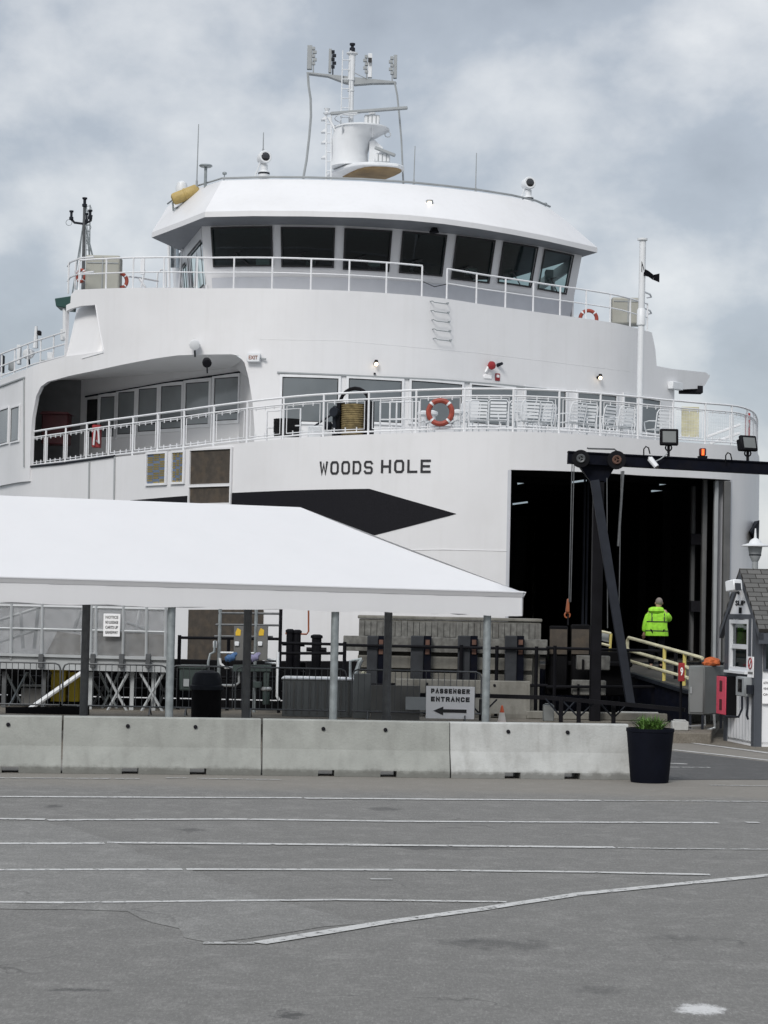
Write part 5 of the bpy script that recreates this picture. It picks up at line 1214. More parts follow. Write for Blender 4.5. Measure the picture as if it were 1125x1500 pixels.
# height so that it lands on the right pixel line
d_ = ray(440, 743); ridR = CAM+d_*((ridR.y)/d_.y)
ridL = Vector((TL.x, TL.y, 0))+ndir*(Dp/2); ridL.z = ridR.z+.06
tent = thing('marquee_tent', 'long white marquee tent with a hipped roof on steel poles, in front of the ferry', 'tent', (TL+TR)/2*Vector((1, 1, 0)).x if False else Vector(((TL.x+TR.x)/2, (TL.y+TR.y)/2+3, 0)))
mb = MB()
def grid(a, b, c_, d_, nu, nv, sag=.06):
    vs = []; 
    for j in range(nv+1):
        for i in range(nu+1):
            u, v = i/nu, j/nv; p = a.lerp(b, u).lerp(d_.lerp(c_, u), v); p = p-Vector((0, 0, sag*sin(pi*v)*(.6+.4*abs(sin(pi*u*nu/3))))); vs.append(p)
    fs = [(j*(nu+1)+i, j*(nu+1)+i+1, (j+1)*(nu+1)+i+1, (j+1)*(nu+1)+i) for j in range(nv) for i in range(nu)]
    mb.add(vs, fs)
grid(TL, TR, ridR, ridL, 30, 8); grid(BR, BL, ridL, ridR, 30, 8, .03)
vs = []; nv = 8
for j in range(nv+1):
    v = j/nv
    for i in range(9): u = i/8; p = TR.lerp(BR, u).lerp(ridR, v); vs.append(p-Vector((0, 0, .05*sin(pi*v)*sin(pi*u))))
mb.add(vs, [(j*9+i, j*9+i+1, (j+1)*9+i+1, (j+1)*9+i) for j in range(nv) for i in range(8)])
mb.build('roof', 'tent_fabric', tent, ang=20)
mb = MB(); o_ = -ndir*.03
for (a, b, off) in ((TL, TR, -ndir*.035), (TR, BR, fdir*.035), (BR, BL, ndir*.035)):
    n = max(4, int((b-a).length/.35)); h_ = .47
    for k in range(n):
        u, v = k/n, (k+1)/n; wv0, wv1 = .012*sin(k*2.1), .012*sin((k+1)*2.1); p, q = a.lerp(b, u)+off, a.lerp(b, v)+off; dn = off.normalized()
        mb.add([p+dn*wv0-Vector((0, 0, h_+.015*sin(k*1.3))), q+dn*wv1-Vector((0, 0, h_+.015*sin((k+1)*1.3))), q-Vector((0, 0, .0)), p-Vector((0, 0, .0))], [(0, 1, 2, 3)])
mb.build('valance', 'tent_fabric', tent)
mb = MB()
for (a, b, off) in ((TL, TR, -ndir*.05), (TR, BR, fdir*.05)):
    dn = off.normalized()*.05; z1_, z2_ = Vector((0, 0, .012)), Vector((0, 0, .105)); mb.slab([a+off*.6+z1_, b+off*.6+z1_, b+dn*1.9+z1_*0, a+dn*1.9], (0, 0, -.02)); mb.add([a+dn*1.85-z1_, b+dn*1.85-z1_, b+dn*.9-z2_, a+dn*.9-z2_], [(0, 1, 2, 3)])
mb.build('eave_rail', 'tent_fabric', tent)
mb = MB(); h_ = Vector((0, 0, .12)); i_ = ndir*.12-fdir*0
mb.bar(TL+i_-h_*3.4, TR+i_-h_*3.4-fdir*.1, .07, .07); mb.bar(BL-i_-h_*3.4, BR-i_-h_*3.4-fdir*.1, .07, .07); mb.bar(TR-fdir*.12-h_*3.4, BR-fdir*.12-h_*3.4, .07, .07); mb.build('eave_frame', 'galvanised_dark', tent, bevel=.005)
def tpole(px, back, m, r=.07):
    base = (BL if back else TL)+(-ndir if back else ndir)*(.14+(1.6 if back else 0)); dd = fdir
    r0 = ray(px, 950); # intersect in plan
    det = r0.x*(-dd.y)+r0.y*dd.x; t = (base.x*(-dd.y)+base.y*dd.x)/det; p = Vector((r0.x*t, r0.y*t, 0))
    mb = MB(); gz = 0 if p.y < Yp else GZ; mb.tube((p.x, p.y, gz+.02), (p.x, p.y, TR.z-(.42 if not back else .30)), r, 12); o = mb.build('pole', m, tent); mb = MB(); mb.box((p.x, p.y, gz+.012), (.28, .28, .02)); mb.tube((p.x, p.y, gz), (p.x, p.y, gz+.2), r*1.3, 12); mb.build('base_plate', m, o)
for px in (250, 490, 713): tpole(px, False, 'galvanised', .075)
for px in (125, 362, 568): tpole(px, True, 'galvanised_dark', .085)

# ---- traffic cone
c = P(735, 1061, 47.6); cz = GZ; mb = MB(); mb.box((c.x, 47.6, cz+.015), (.26, .26, .03)); mb.lathe([(.10, .03), (.075, .13)], (c.x, 47.6, cz), 14); mb.lathe([(.05, .26), (.022, .40), (.018, .41)], (c.x, 47.6, cz), 14); o = mb.build('traffic_cone', 'cone_orange'); tag(o, 'small orange traffic cone with a white band beside the tent pole', 'traffic cone')
mb = MB(); mb.lathe([(.10, .035), (.055, .255)], (c.x, 47.6, cz), 14); mb.build('band', 'cone_white', o)

# ---- crowd barriers
YF = 48.4
def crowd_barrier(x0, x1, label, Y_=YF, y_top=None):
    a, b = P(x0, 1000, Y_), P(x1, 1000, Y_); zt_, zb_ = GZ+1.10, GZ+.18; o = thing('crowd_barrier', label, 'barrier', ((a.x+b.x)/2, Y_, GZ), 'steel crowd barriers behind the concrete barriers')
    mb = MB(); r = .12; q = [(a.x, zb_), (a.x, zt_-r), (a.x+r*.3, zt_-r*.3), (a.x+r, zt_), (b.x-r, zt_), (b.x-r*.3, zt_-r*.3), (b.x, zt_-r), (b.x, zb_), (a.x, zb_)]
    mb.path([(u, Y_, v) for u, v in q], .021, 6); mb.build('frame', 'galvanised_dark', o)
    n = int((b.x-a.x)/.13); mb = MB()
    for k in range(1, n): x = a.x+(b.x-a.x)*k/n; mb.tube((x, Y_, zb_), (x, Y_, zt_), .008, 5)
    mb.build('bars', 'galvanised_dark', o)
    for x in (a.x+.35, b.x-.35): mb = MB(); mb.path([(x, Y_-.32, GZ), (x, Y_-.2, GZ+.03), (x, Y_, zb_), (x, Y_+.2, GZ+.03), (x, Y_+.32, GZ)], .018, 5); mb.build('foot', 'galvanised_dark', o)
    return o
crowd_barrier(-62, 88, 'steel crowd barrier at the far left under the gangway'); crowd_barrier(92, 244, 'steel crowd barrier in front of the gangway\'s crossed legs'); crowd_barrier(250, 341, 'short steel crowd barrier beside the round black litter bin')
crowd_barrier(345, 507, 'steel crowd barrier in front of the grey ribbed container'); crowd_barrier(516, 705, 'steel crowd barrier carrying the passenger entrance sign')
# sign
def board(name, label, cat, x0, y0, x1, y1, Y_, m='sign_white', th=.02, parent=None):
    a, b = P(x0, (y0+y1)/2, Y_), P(x1, (y0+y1)/2, Y_); zt_, zb_ = P((x0+x1)/2, y0, Y_).z, P((x0+x1)/2, y1, Y_).z
    mb = MB(); mb.box(((a.x+b.x)/2, Y_, (zt_+zb_)/2), (b.x-a.x, th, zt_-zb_)); o = mb.build(name, m, parent, bevel=.004)
    if cat: tag(o, label, cat)
    return o, a.x, b.x, zb_, zt_
o, xa, xb, za, zb = board('entrance_sign', 'white passenger entrance sign with a black arrow pointing left, on the crowd barrier', 'sign', 624, 1005.5, 695, 1053, YF-.06)
W_, H_ = xb-xa, zb-za; yy = YF-.074
def lettering(txt, x, z, w_, h_, parent, m='letter_black', wt=.03, Y_=None, name='lettering'):
    mb = MB(); textmesh(mb, txt, lambda u, v: Vector((x+u, Y_ if Y_ else yy, z+v)), w_, h_, wt); return mb.build(name, m, parent, smooth=False)
for t_, f_ in (('PASSENGER', .225), ('ENTRANCE', .475)):
    mb = MB(); strokes(mb, t_, lambda u, v: Vector((xa+W_*.10+u, yy, zb-H_*f_+v)), W_*.80, H_*.15, .031, .26); mb.build('lettering', 'letter_black', o, smooth=False)
mb = MB(); zz = za+H_*.24; mb.slab([(xa+W_*x_, yy, zz+H_*z_) for x_, z_ in ((.15, 0), (.36, -.135), (.36, -.05), (.84, -.05), (.84, .055), (.36, .055), (.36, .135))], (0, -.003, 0)); mb.build('arrow', 'letter_black', o, smooth=False)
o, xa, xb, za, zb = board('notice_board', 'small worn pale board fixed to the barrier left of the passenger entrance sign', 'sign', 594, 1021, 625, 1040, YF-.05, 'grey_plastic')
# grey panels leaning behind the barrier
o, *_ = board('screen_panel', 'dark grey screen panel behind the crowd barrier, left of the entrance sign', 'panel', 543, 1004, 615, 1066, YF+.2, 'cabinet_side', .05); 
mb = MB(); 
a, b = P(518, 1000, 48.9), P(543, 1000, 48.9); mb.box(((a.x+b.x)/2, 48.9, GZ+.5), (b.x-a.x, .06, 1.0)); o = mb.build('screen_panel', 'cabinet_grey', bevel=.01); tag(o, 'narrow ribbed grey screen panel between the container and the dark panel', 'panel')
# container with white top
a, b = P(416, 1000, 47.2), P(514, 1000, 47.2); zt_ = P(460, 996, 47.2).z; bx = thing('storage_container', 'ribbed grey storage container with a white lid behind the crowd barrier', 'container', ((a.x+b.x)/2, 49.9, GZ), None)
yc = 49.75; a, b = P(414, 1000, 49.1), P(517, 1000, 49.1); zt_ = P(460, 996, 49.1).z
mb = MB(); mb.box(((a.x+b.x)/2, yc, (zt_+GZ)/2), (b.x-a.x, 1.2, zt_-GZ)); 
mb.build('body', 'cabinet_grey', bx, bevel=.01)
for k in range(9): mb = MB(); x = lerp(a.x, b.x, (k+.5)/9); mb.box((x, yc-.615, (zt_+GZ)/2), (.035, .03, zt_-GZ-.1)); mb.build('rib', 'cabinet_side', bx)
mb = MB(); mb.box(((a.x+b.x)/2, yc, zt_+.02), (b.x-a.x+.06, 1.28, .04)); mb.build('lid', 'white_plastic', bx, bevel=.01)
c = P(532, 1002, 49.3); mb = MB(); mb.tube((c.x, 49.3, GZ), (c.x, 49.3, P(532, 986, 49.3).z), .07, 12, .06); mb.ball((c.x, 49.3, P(532, 987, 49.3).z), .06); o = mb.build('bollard_lamp', 'paint_cream'); tag(o, 'small cream coloured post between the grey container and the dark fenders', 'post')
mb = MB(); mb.tube((c.x, 49.3, P(532, 992, 49.3).z), (c.x, 49.3, P(532, 990, 49.3).z), .072, 12); mb.build('band', 'label_yellow', o)
mb = MB(); mb.path([P(513, 995, 50), P(513, 968, 50), P(530, 965, 50)], .035, 6); mb.path([P(517, 1000, 50), P(527, 970, 50), P(530, 966, 50)], .055, 8); o = mb.build('davit_pipe', 'galvanised'); tag(o, 'bent grey steel pipe rising beside the cream post', 'pipe')

# ---- litter bin
c = P(303, 1000, 46.2); cz = GZ; sc_ = F/46.2; mb = MB(); R_ = 22.0/sc_; zt_ = P(303, 982, 46.2).z; zr_ = P(303, 1003, 46.2).z
o = thing('litter_bin', 'round black litter bin with a domed lid under the tent', 'bin', (c.x, 46.2, GZ))
mb.lathe([(R_*.86, 0), (R_, .05), (R_, zr_-GZ-.08), (R_*1.02, zr_-GZ-.08)], (c.x, 46.2, GZ), 24); mb.build('body', 'rubber', o)
mb = MB(); mb.lathe([(R_*1.12, zr_-.1), (R_*1.12, zr_-.02), (R_*1.0, zr_), (R_*.98, zr_+.14), (R_*.8, zt_-.05), (R_*.4, zt_), (.01, zt_+.01)], (c.x, 46.2, 0), 24); mb.build('lid', 'steel_dark', o)

# ---- gangway on the left
GY = 50.2
gw = thing('gangway', 'grey steel passenger gangway with mesh sides on crossed legs at the far left', 'gangway', (P(100, 980, GY).x, GY, GZ))
def pz(x, y, Y_=GY): return P(x, y, Y_)
mb = MB(); mb.slab([pz(-60, 958), pz(120, 963), pz(246, 966), pz(246, 985), pz(120, 982), pz(-60, 978)], (0, .12, 0)); mb.slab([pz(-60, 955), pz(246, 963), pz(246, 967), pz(-60, 959)], (0, -.08, 0)); mb.build('side_beam', 'gangway_grey', gw, smooth=False)
mb = MB(); mb.slab([pz(-60, 957.5), pz(246, 965.5), pz(246, 968), pz(-60, 960)], (0, 1.6, 0)); mb.build('walkway', 'gangway_grey', gw, smooth=False)
for x0, x1, off in ((-60, 120, 0), (128, 246, 0)):
    ya, yb = 884+x0*.028, 884+x1*.028
    mb = MB(); mb.slab([pz(x0, ya+2, GY+.02), pz(x1, yb+2, GY+.02), pz(x1, 963+.02*x1, GY+.02), pz(x0, 957+.03*x0, GY+.02)], (0, .008, 0)); mb.build('side_panel', 'gang_panel', gw, smooth=False)
    mb = MB(); mb.slab([pz(x0, ya+2, GY+1.5), pz(x1, yb+2, GY+1.5), pz(x1, 960, GY+1.5), pz(x0, 955, GY+1.5)], (0, .008, 0)); mb.build('side_panel', 'gang_panel', gw, smooth=False)
mb = MB()
for y in (883, 887, 920): mb.tube(pz(-60, y-1.5), pz(246, y+6), .022 if y != 920 else .026, 6)
mb.build('hand_rail', 'gangway_grey', gw)
for x in (-30, 17, 62, 134, 141, 181, 215, 243): mb = MB(); mb.tube(pz(x, 884), pz(x-1, 966), .035, 6); mb.build('post', 'gangway_grey', gw)
for x0, x1 in ((66, 118), (143, 246)):
    mb = MB(); mb.slab([pz(x0+18*(x0 < 100), 925, GY+.3), pz(x1, 930, GY+.3), pz(x1, 962, GY+.3), pz(x0, 960, GY+.3)], (0, .02, 0)); mb.build('infill_board', 'gang_ply', gw, smooth=False)
for q in (((0, 908), (60, 889)), ((0, 940), (55, 922)), ((186, 912), (214, 922)), ((196, 938), (206, 890)), ((108, 925), (118, 895)), ((30, 895), (34, 950)), ((50, 950), (56, 892)), ((150, 930), (172, 940))):
    mb = MB(); mb.tube(pz(*q[0], GY+.5), pz(*q[1], GY+.5), .045, 6); mb.build('strut', ('gangway_grey', 'white_plastic', 'galvanised')[int(q[0][0]) % 3], gw)
for x in (60, 136, 178, 217): mb = MB(); mb.box(pz(x, 968, GY-.08), (.11, .12, .32)); mb.build('bracket', 'galvanised_dark', gw, bevel=.01)
for q in (((180, 984), (186, 1000), (180, 1045)), ):
    pass
def legset(x0, x1, dy=0, m='gangway_grey', Yl=GY+.1):
    for (a, b) in (((x0, 985), (x1, 1046)), ((x1, 985), (x0, 1046))): mb = MB(); mb.tube(P(*a, Yl), P(*b, Yl), .035, 5); mb.build('leg_brace', m, gw)
legset(155, 188, m='gangway_grey'); legset(205, 240, m='gangway_grey'); legset(128, 165, Yl=GY+1.2, m='galvanised_dark'); legset(8, 40, m='galvanised', Yl=GY+1.2); legset(40, 75, Yl=GY+1.3, m='galvanised_dark'); legset(228, 252, Yl=GY+1.3, m='galvanised_dark'); legset(146, 175, Yl=GY+.9, m='galvanised')
for x in (6, 64, 132, 193, 225): mb = MB(); mb.box((P(x, 1015, GY+.3).x, GY+.3, (P(x, 984, GY+.3).z+GZ)/2), (.10, .10, P(x, 984, GY+.3).z-GZ)); mb.build('leg', 'gangway_grey' if x > 100 else 'galvanised_dark', gw)
mb = MB(); mb.tube(pz(34, 1045, GY-.5), pz(119, 986, GY-.1), .055, 8); mb.build('prop', 'white_plastic', gw)
o, xa, xb, za, zb = board('notice_sign', 'white notice with four lines of lettering hung on the gangway side', 'sign', 151.5, 899, 176, 932.5, GY-.1)
W_, H_ = xb-xa, zb-za; yy = GY-.115
for t_, f in (('NOTICE', .22), ('NO LUGGAGE', .44), ('CARTS UP', .66), ('GANGWAY', .88)): lettering(t_, xa+W_*.12, zb-H_*f, W_*.76, H_*.13, o, 'letter_black' if f > .3 else 'cabinet_side')
# black skirting below
mb = MB(); mb.slab([P(8, 1036, 47.9), P(130, 1035, 47.9), P(130, 1062, 47.9), P(8, 1062, 47.9)], (0, .1, 0)); o = mb.build('kick_board', 'rubber', smooth=False); tag(o, 'low black board on the ground in front of the gangway', 'board')
for i, (x0, x1, l) in enumerate(((77, 98, 'left yellow bin under the gangway'), (103, 118, 'right yellow bin under the gangway, half behind the tent pole'))):
    o, *_ = board('yellow_bin', l, 'bin', x0, 984, x1, 1027, 51.8, 'bin_yellow', .5); mb = MB(); 
    a, b = P(x0+1, 1027, 51.8), P(x1-1, 1040, 51.8); mb.box(((a.x+b.x)/2, 51.8, (a.z+b.z)/2), (b.x-a.x, .45, a.z-b.z)); mb.build('wheel_base', 'rubber', o)
    mb = MB(); a, b = P(x0-1, 983, 51.8), P(x1+1, 980, 51.8); mb.box(((a.x+b.x)/2, 51.8, (a.z+b.z)/2), (b.x-a.x, .56, b.z-a.z)); mb.build('lid', 'dark_red' if i else 'bin_yellow', o)
    o['group'] = 'yellow bins under the gangway'
# dark timber crib behind, along the quay edge (left half)
mb = MB()
for k in range(5): mb.box((P(100, 1000, 52.6).x-0.5, 52.6, .3+k*.24), (12.4, .4, .2))
for px in (-40, 20, 90, 160, 230): c = P(px, 1000, 52.35); mb.box((c.x, 52.35, .75), (.25, .12, 1.3))
o = mb.build('quay_fender', 'rubber', bevel=.02); tag(o, 'long black timber quay fender behind the gangway legs', 'fender')
mb = MB(); a, b = P(33, 1010, 51.2), P(64, 1030, 51.2); mb.box(((a.x+b.x)/2, 51.2, (a.z+b.z)/2), (b.x-a.x, .4, .4)); o = mb.build('grey_crate', 'cabinet_side', bevel=.02); tag(o, 'grey crate on the ground beneath the gangway, left of the yellow bins', 'crate')
mb = MB(); mb.box(((a.x+b.x)/2, 51.2, a.z+.1), (b.x-a.x+.04, .44, .04)); mb.build('lid', 'cabinet_grey', o)

# ---- shore power pipe rack
UY = 50.6
rk = thing('pipe_rack', 'steel pipe rack with cross bars behind the round litter bin', 'pipe rack', (P(365, 980, UY).x, UY, GZ))
for x, m_ in ((320, 'galvanised'), (373, 'galvanised'), (409, 'steel_black')): mb = MB(); c = P(x, 1000, UY); mb.tube((c.x, UY, GZ), (c.x, UY, P(x, 892, UY).z), .04, 8); mb.build('upright', m_, rk)
for y, x0, x1 in ((898, 320, 409), (915, 316, 409), (932, 314, 400), (956, 320, 375), (966, 388, 411), (971, 388, 411)): mb = MB(); mb.tube(P(x0, y, UY), P(x1, y+1, UY), .03, 6); mb.build('cross_bar', 'galvanised_dark' if y < 940 else 'bright_steel', rk)
for i, (x0, x1, pl_, nm) in enumerate(((343, 358, 'plug_blue', 'grey shore power box with a yellow label and a blue plug'), (377, 392, 'plug_lilac', 'grey shore power box with a yellow label and a lilac plug'))):
    o, *_ = board('power_box', nm, 'power box', x0, 917, x1, 967, UY-.2, 'cabinet_side', .22); o['group'] = 'shore power boxes on the pipe rack'
    mb = MB(); mb.slab([P(x0+2, 931, UY-.32), P(x0+9, 931, UY-.32), P(x0+10, 923, UY-.32), P(x0+5, 920, UY-.32), P(x0+2, 926, UY-.32)], (0, .005, 0)); mb.build('label', 'label_yellow', o, smooth=False)
    mb = MB(); mb.box(P(x0+4, 943, UY-.33), (.10, .05, .10)); mb.build('switch', 'white_plastic', o, bevel=.01)
    mb = MB(); c = P(x0-6, 964, UY-.35); mb.lathe([(.03, -.12), (.075, -.09), (.075, .0), (.09, .01), (.09, .05), (.06, .07), (.06, .11), (.03, .12)], c, 12, (-.8, -.5, -.2)); mb.tube(c, c+Vector((.15, .1, .12)), .06, 8); mb.build('plug', pl_, o)
mb = MB(); mb.slab([P(341, 974, UY-.3), P(397, 974, UY-.3), P(397, 984, UY-.3), P(341, 984, UY-.3)], (0, .25, 0)); a = P(390, 990, UY-.3)
mb.box((a.x, UY-.2, (P(390, 984, UY-.2).z+P(390, 1010, UY-.2).z)/2), (.13, .13, P(390, 984, UY-.2).z-P(390, 1010, UY-.2).z)); mb.box(P(377, 1003, UY-.2), (.2, .2, .14)); mb.tube(P(390, 1010, UY-.2), P(390, 1032, UY-.2), .09, 8); o = mb.build('valve_stand', 'tank_green', bevel=.01); tag(o, 'dark green valve stand below the shore power boxes', 'valve')
mb = MB(); mb.lathe([(.1, 0), (.13, .03), (.13, .06), (.1, .09)], P(390, 1012, UY-.2), 12); mb.build('flange', 'bright_steel', o)
a, b = P(262, 1018, 50), P(302, 978, 50); mb = MB(); mb.box(((a.x+b.x)/2, 50.3, (a.z+b.z)/2+.05), (b.x-a.x, .6, b.z-a.z-.1)); mb.box(((a.x+b.x)/2, 50.3, b.z), (b.x-a.x+.05, .66, .1)); o = mb.build('green_tank', 'tank_green', bevel=.03); tag(o, 'dark green box behind the round litter bin', 'box')
mb = MB(); mb.box(P(273, 1000, 49.98), (.14, .02, .17)); mb.build('label', 'grey_plastic', o)
for pts, m_, r_, l in (([(305, 990), (305, 970), (308, 958), (314, 955), (315, 938)], 'galvanised', .03, 'grey bent conduit left of the pipe rack'), ([(322, 964), (323, 972), (330, 978), (345, 978)], 'white_plastic', .03, 'white curved hose under the blue plug'), ([(407, 955), (406, 1020), (409, 1026)], 'white_plastic', .035, 'white hose hanging from the pipe rack'), ([(350, 984), (350, 1000), (345, 1004), (325, 1004)], 'bright_steel', .03, 'bright steel pipe elbow below the shore power boxes')):
    mb = MB(); mb.path([P(x, y, UY-.15) for x, y in pts], r_, 7); o = mb.build('hose' if 'hose' in l else 'conduit', m_); tag(o, l, 'hose' if 'hose' in l else 'pipe')
mb = MB(); mb.path([P(452, 893, 55.4), P(452, 925, 55.4), P(449, 929, 55.4), P(418, 928, 55.4)], .025, 6); o = mb.build('thin_pipe', 'orange_hook'); tag(o, 'thin yellowish pipe bent at a right angle near the ship\'s side', 'pipe')
mb = MB(); mb.box(P(315, 944, UY-.1), (.09, .08, .16)); o = mb.build('junction_box', 'white_plastic', bevel=.01); tag(o, 'tiny white junction box on the conduit left of the pipe rack', 'box')

# ---- black mooring posts and pipe fence
FY = 51.3
def fence(x0, x1, ys, posts, label, Y0=FY, Y1=FY, r=.035):
    o = thing('pipe_fence', label, 'fence', (P((x0+x1)/2, 950, (Y0+Y1)/2).x, (Y0+Y1)/2, GZ)); 
    for (ya, yb) in ys: mb = MB(); mb.tube(P(x0, ya, Y0), P(x1, yb, Y1), r, 7); mb.build('rail', 'steel_black', o)
    for x in posts:
        t = (x-x0)/(x1-x0); Yq = lerp(Y0, Y1, t); yt_ = lerp(ys[0][0], ys[0][1], t); c = P(x, yt_, Yq); mb = MB(); mb.tube((c.x, Yq, GZ), (c.x, Yq, c.z+.06), r*1.25, 7); mb.build('post', 'steel_black', o)
    return o
fence(262, 408, [(934, 936), (992, 993)], (263, 335), 'black pipe fence behind the round litter bin')
fence(411, 506, [(942, 944), (957, 957)], (505, ), 'black pipe fence between the mooring posts and the white ship side')
fence(507, 802, [(945, 951), (1003, 1004)], (676, 728, 786), 'long black pipe fence in front of the big grey fenders')
fence(800, 1012, [(949, 955), (1006, 1006)], (813, 990), 'black pipe fence in front of the pale fender blocks and the ramp')
for x, yt_, w_ in ((425, 925, .09), (435.5, 926, .09), (464, 933, .12)):
    c = P(x, yt_, 51.9); mb = MB(); mb.tube((c.x, 51.9, GZ), (c.x, 51.9, c.z), w_, 10); mb.lathe([(w_*1.25, -.03), (w_*1.25, .03), (w_*.7, .06)], (c.x, 51.9, c.z), 10); mb.tube((c.x-w_*2, 51.9, c.z-.3), (c.x+w_*2, 51.9, c.z-.3), w_*.5, 6); o = mb.build('mooring_post', 'steel_black', bevel=.004)
    tag(o, {425: 'left black mooring post of the close pair by the white ship side', 435.5: 'right black mooring post of the close pair by the white ship side', 464: 'thick black mooring post standing alone right of the close pair'}[x], 'mooring post', 'black mooring posts')

# ---- dolphin wall with fenders
DY = 52.0
a, b = P(525, 940, DY), P(791, 940, DY+.3); zt_ = P(640, 904, DY).z; zm = P(640, 934, DY).z
dw = thing('dock_wall', 'weathered timber-faced dock wall with a stained concrete cap under the tent\'s right end', 'wall', ((a.x+b.x)/2, DY+.7, GZ))
mb = MB(); rnd = random.Random(2); n = 30
for k in range(n):
    u, v = lerp(a.x, b.x, k/n), lerp(a.x, b.x, (k+1)/n); mb.box(((u+v)/2, DY+.02+rnd.uniform(0, .03), (zt_+zm)/2-.05), (v-u-.012, .12, zt_-zm-.12+rnd.uniform(-.02, .02)))
mb.build('plank_face', 'timber_grey', dw, smooth=False)
mb = MB(); mb.box(((a.x+b.x)/2, DY+.85, zt_-.03), (b.x-a.x+.06, 1.6, .08)); mb.build('cap', 'concrete_dock', dw, bevel=.02)
mb = MB(); mb.box(((a.x+b.x)/2, DY+.8, (zt_+GZ)/2-.04), (b.x-a.x-.02, 1.4, zt_-GZ-.08)); mb.build('core', 'concrete_dock', dw, smooth=False)
a2, b2 = P(503, 940, DY-.2), P(801, 940, DY-.1)
for k, (y0, y1) in enumerate(((934, 956), (962, 980), (986, 1002))):
    z1, z0 = P(650, y0, DY-.2).z, P(650, y1, DY-.2).z; mb = MB(); mb.box(((a2.x+b2.x)/2+(.0 if k else 0), DY-.16, (z0+z1)/2), ((b2.x-a2.x) if k == 0 else (b2.x-a2.x-.7), .3, z1-z0)); mb.build('wale', ('timber_grey', 'concrete_dock', 'concrete_dock')[k], dw, bevel=.01)
for i, (x0, x1) in enumerate(((538, 563), (602, 632), (671, 700), (740, 768))):
    z1 = P(x0, 931, DY-.5).z; a, b = P(x0, 940, DY-.55), P(x1, 940, DY-.55); xm = lerp(a.x, b.x, .62)
    o = thing('dock_fender', ('grey fender pad on the dock wall, partly behind the tent pole', 'second grey fender pad from the left on the dock wall', 'third grey fender pad from the left, above the far concrete barrier', 'rightmost grey fender pad on the dock wall, behind the right tent pole')[i], 'fender', ((a.x+b.x)/2, DY-.5, GZ), 'grey fender pads on the dock wall')
    mb = MB(); mb.box(((a.x+xm)/2, DY-.5, (z1+GZ)/2), (xm-a.x, .24, z1-GZ)); mb.build('pad', 'fender_grey', o, bevel=.02)
    mb = MB(); mb.box(((xm+b.x)/2, DY-.46, (z1+GZ)/2), (b.x-xm-.01, .2, z1-GZ)); 
    mb.build('steel_web', 'steel_navy', o, smooth=False)
    for k in range(2): mb = MB(); mb.box(((xm+b.x)/2, DY-.58, z1-.15-k*.22), (.10, .04, .12)); mb.build('bolt_plate', 'fender_rust', o)
# two pale blocks with dark fender frames right of the wall
for i, (x0, x1, y0, y1, l) in enumerate(((845, 894, 961, 981, 'pale timber block, the upper of two, left of the gantry brace'), (838, 888, 997, 1018, 'pale timber block, the lower of two, left of the gantry brace'))):
    a, b = P(x0, y1, 51.4), P(x1, y0, 51.4); mb = MB(); mb.box(((a.x+b.x)/2, 51.55, (a.z+b.z)/2), (b.x-a.x, .3, b.z-a.z)); o = mb.build('timber_block', 'timber_grey', bevel=.02); tag(o, l, 'block', 'pale timber blocks by the gantry')
    for q in (.18, .62): mb = MB(); x = lerp(a.x, b.x, q); mb.box((x, 51.38, lerp(a.z, b.z, .35)), (.05, .05, (b.z-a.z)*.75)); mb.build('strap', 'rubber', o)
mb = MB()
for x0, x1, y0 in ((804, 832, 917), (836, 864, 915)):
    a, b = P(x0, 1010, 52.2), P(x1, y0, 52.2); mb.box(((a.x+b.x)/2, 52.3, (a.z+b.z)/2), (b.x-a.x, .4, b.z-a.z))
a, b = P(800, 1018, 52.4), P(925, 955, 52.4); mb.box(((a.x+b.x)/2, 52.7, (a.z+b.z)/2), (b.x-a.x, .3, b.z-a.z)); mb.box(((a.x+b.x)/2, 52.45, b.z-.3), (b.x-a.x+.02, .5, .12))
o = mb.build('fender_frame', 'rubber', bevel=.03); tag(o, 'black timber fender frame right of the dock wall, under the hanging hook', 'fender')
for x0, x1 in ((805, 831), (837, 863)): mb = MB(); a, b = P(x0, 958, 52.07), P(x1, 922, 52.07); mb.box(((a.x+b.x)/2, 52.07, (a.z+b.z)/2), (b.x-a.x, .04, b.z-a.z)); mb.build('panel', 'shutter_brown', o)
mb = MB(); a, b = P(818, 1000, 51.6), P(826, 950, 51.6)
# low black cable tray
ct = thing('cable_tray', 'low black steel cable tray on legs running behind the orange cone', 'cable tray', (P(820, 1040, 49).x, 49, GZ))
mb = MB(); q = [P(612, 1018, 49.6), P(700, 1019, 49.4), P(800, 1022, 49.2), P(850, 1026, 49), P(930, 1033, 48.6), P(1003, 1040, 48.2)]
for a, b in zip(q, q[1:]): mb.bar(a, b, .10, .09)
mb.build('tray', 'steel_black', ct)
for x in (705, 822, 848, 899): mb = MB(); i = 0; c = P(x, 1024+(x > 840)*4, 49.0); mb.box((c.x, 49.0, (c.z+GZ)/2), (.09, .09, c.z-GZ)); mb.build('leg', 'steel_black', ct); mb = MB(); mb.tube((c.x-.35, 49, c.z), (c.x, 49, GZ+.12), .02, 5); mb.tube((c.x+.35, 49, c.z), (c.x, 49, GZ+.12), .02, 5); mb.build('brace', 'steel_dark', ct)
for y0, y1, x0, x1, m_, l in ((1047, 1058, 770, 1040, 'concrete_dock', 'pale concrete kerb behind the cable tray'), (1040, 1043, 905, 1060, 'concrete_new', 'thin pale kerb at the foot of the ramp')):
    Yk = 50.4 if y0 == 1047 else 51.0; a, b = P(x0, y0, Yk), P(x1, y0+2, Yk); mb = MB(); mb.box(((a.x+b.x)/2, Yk, GZ+.09), (b.x-a.x, .25, .18)); o = mb.build('kerb', m_, bevel=.02); struct(o)
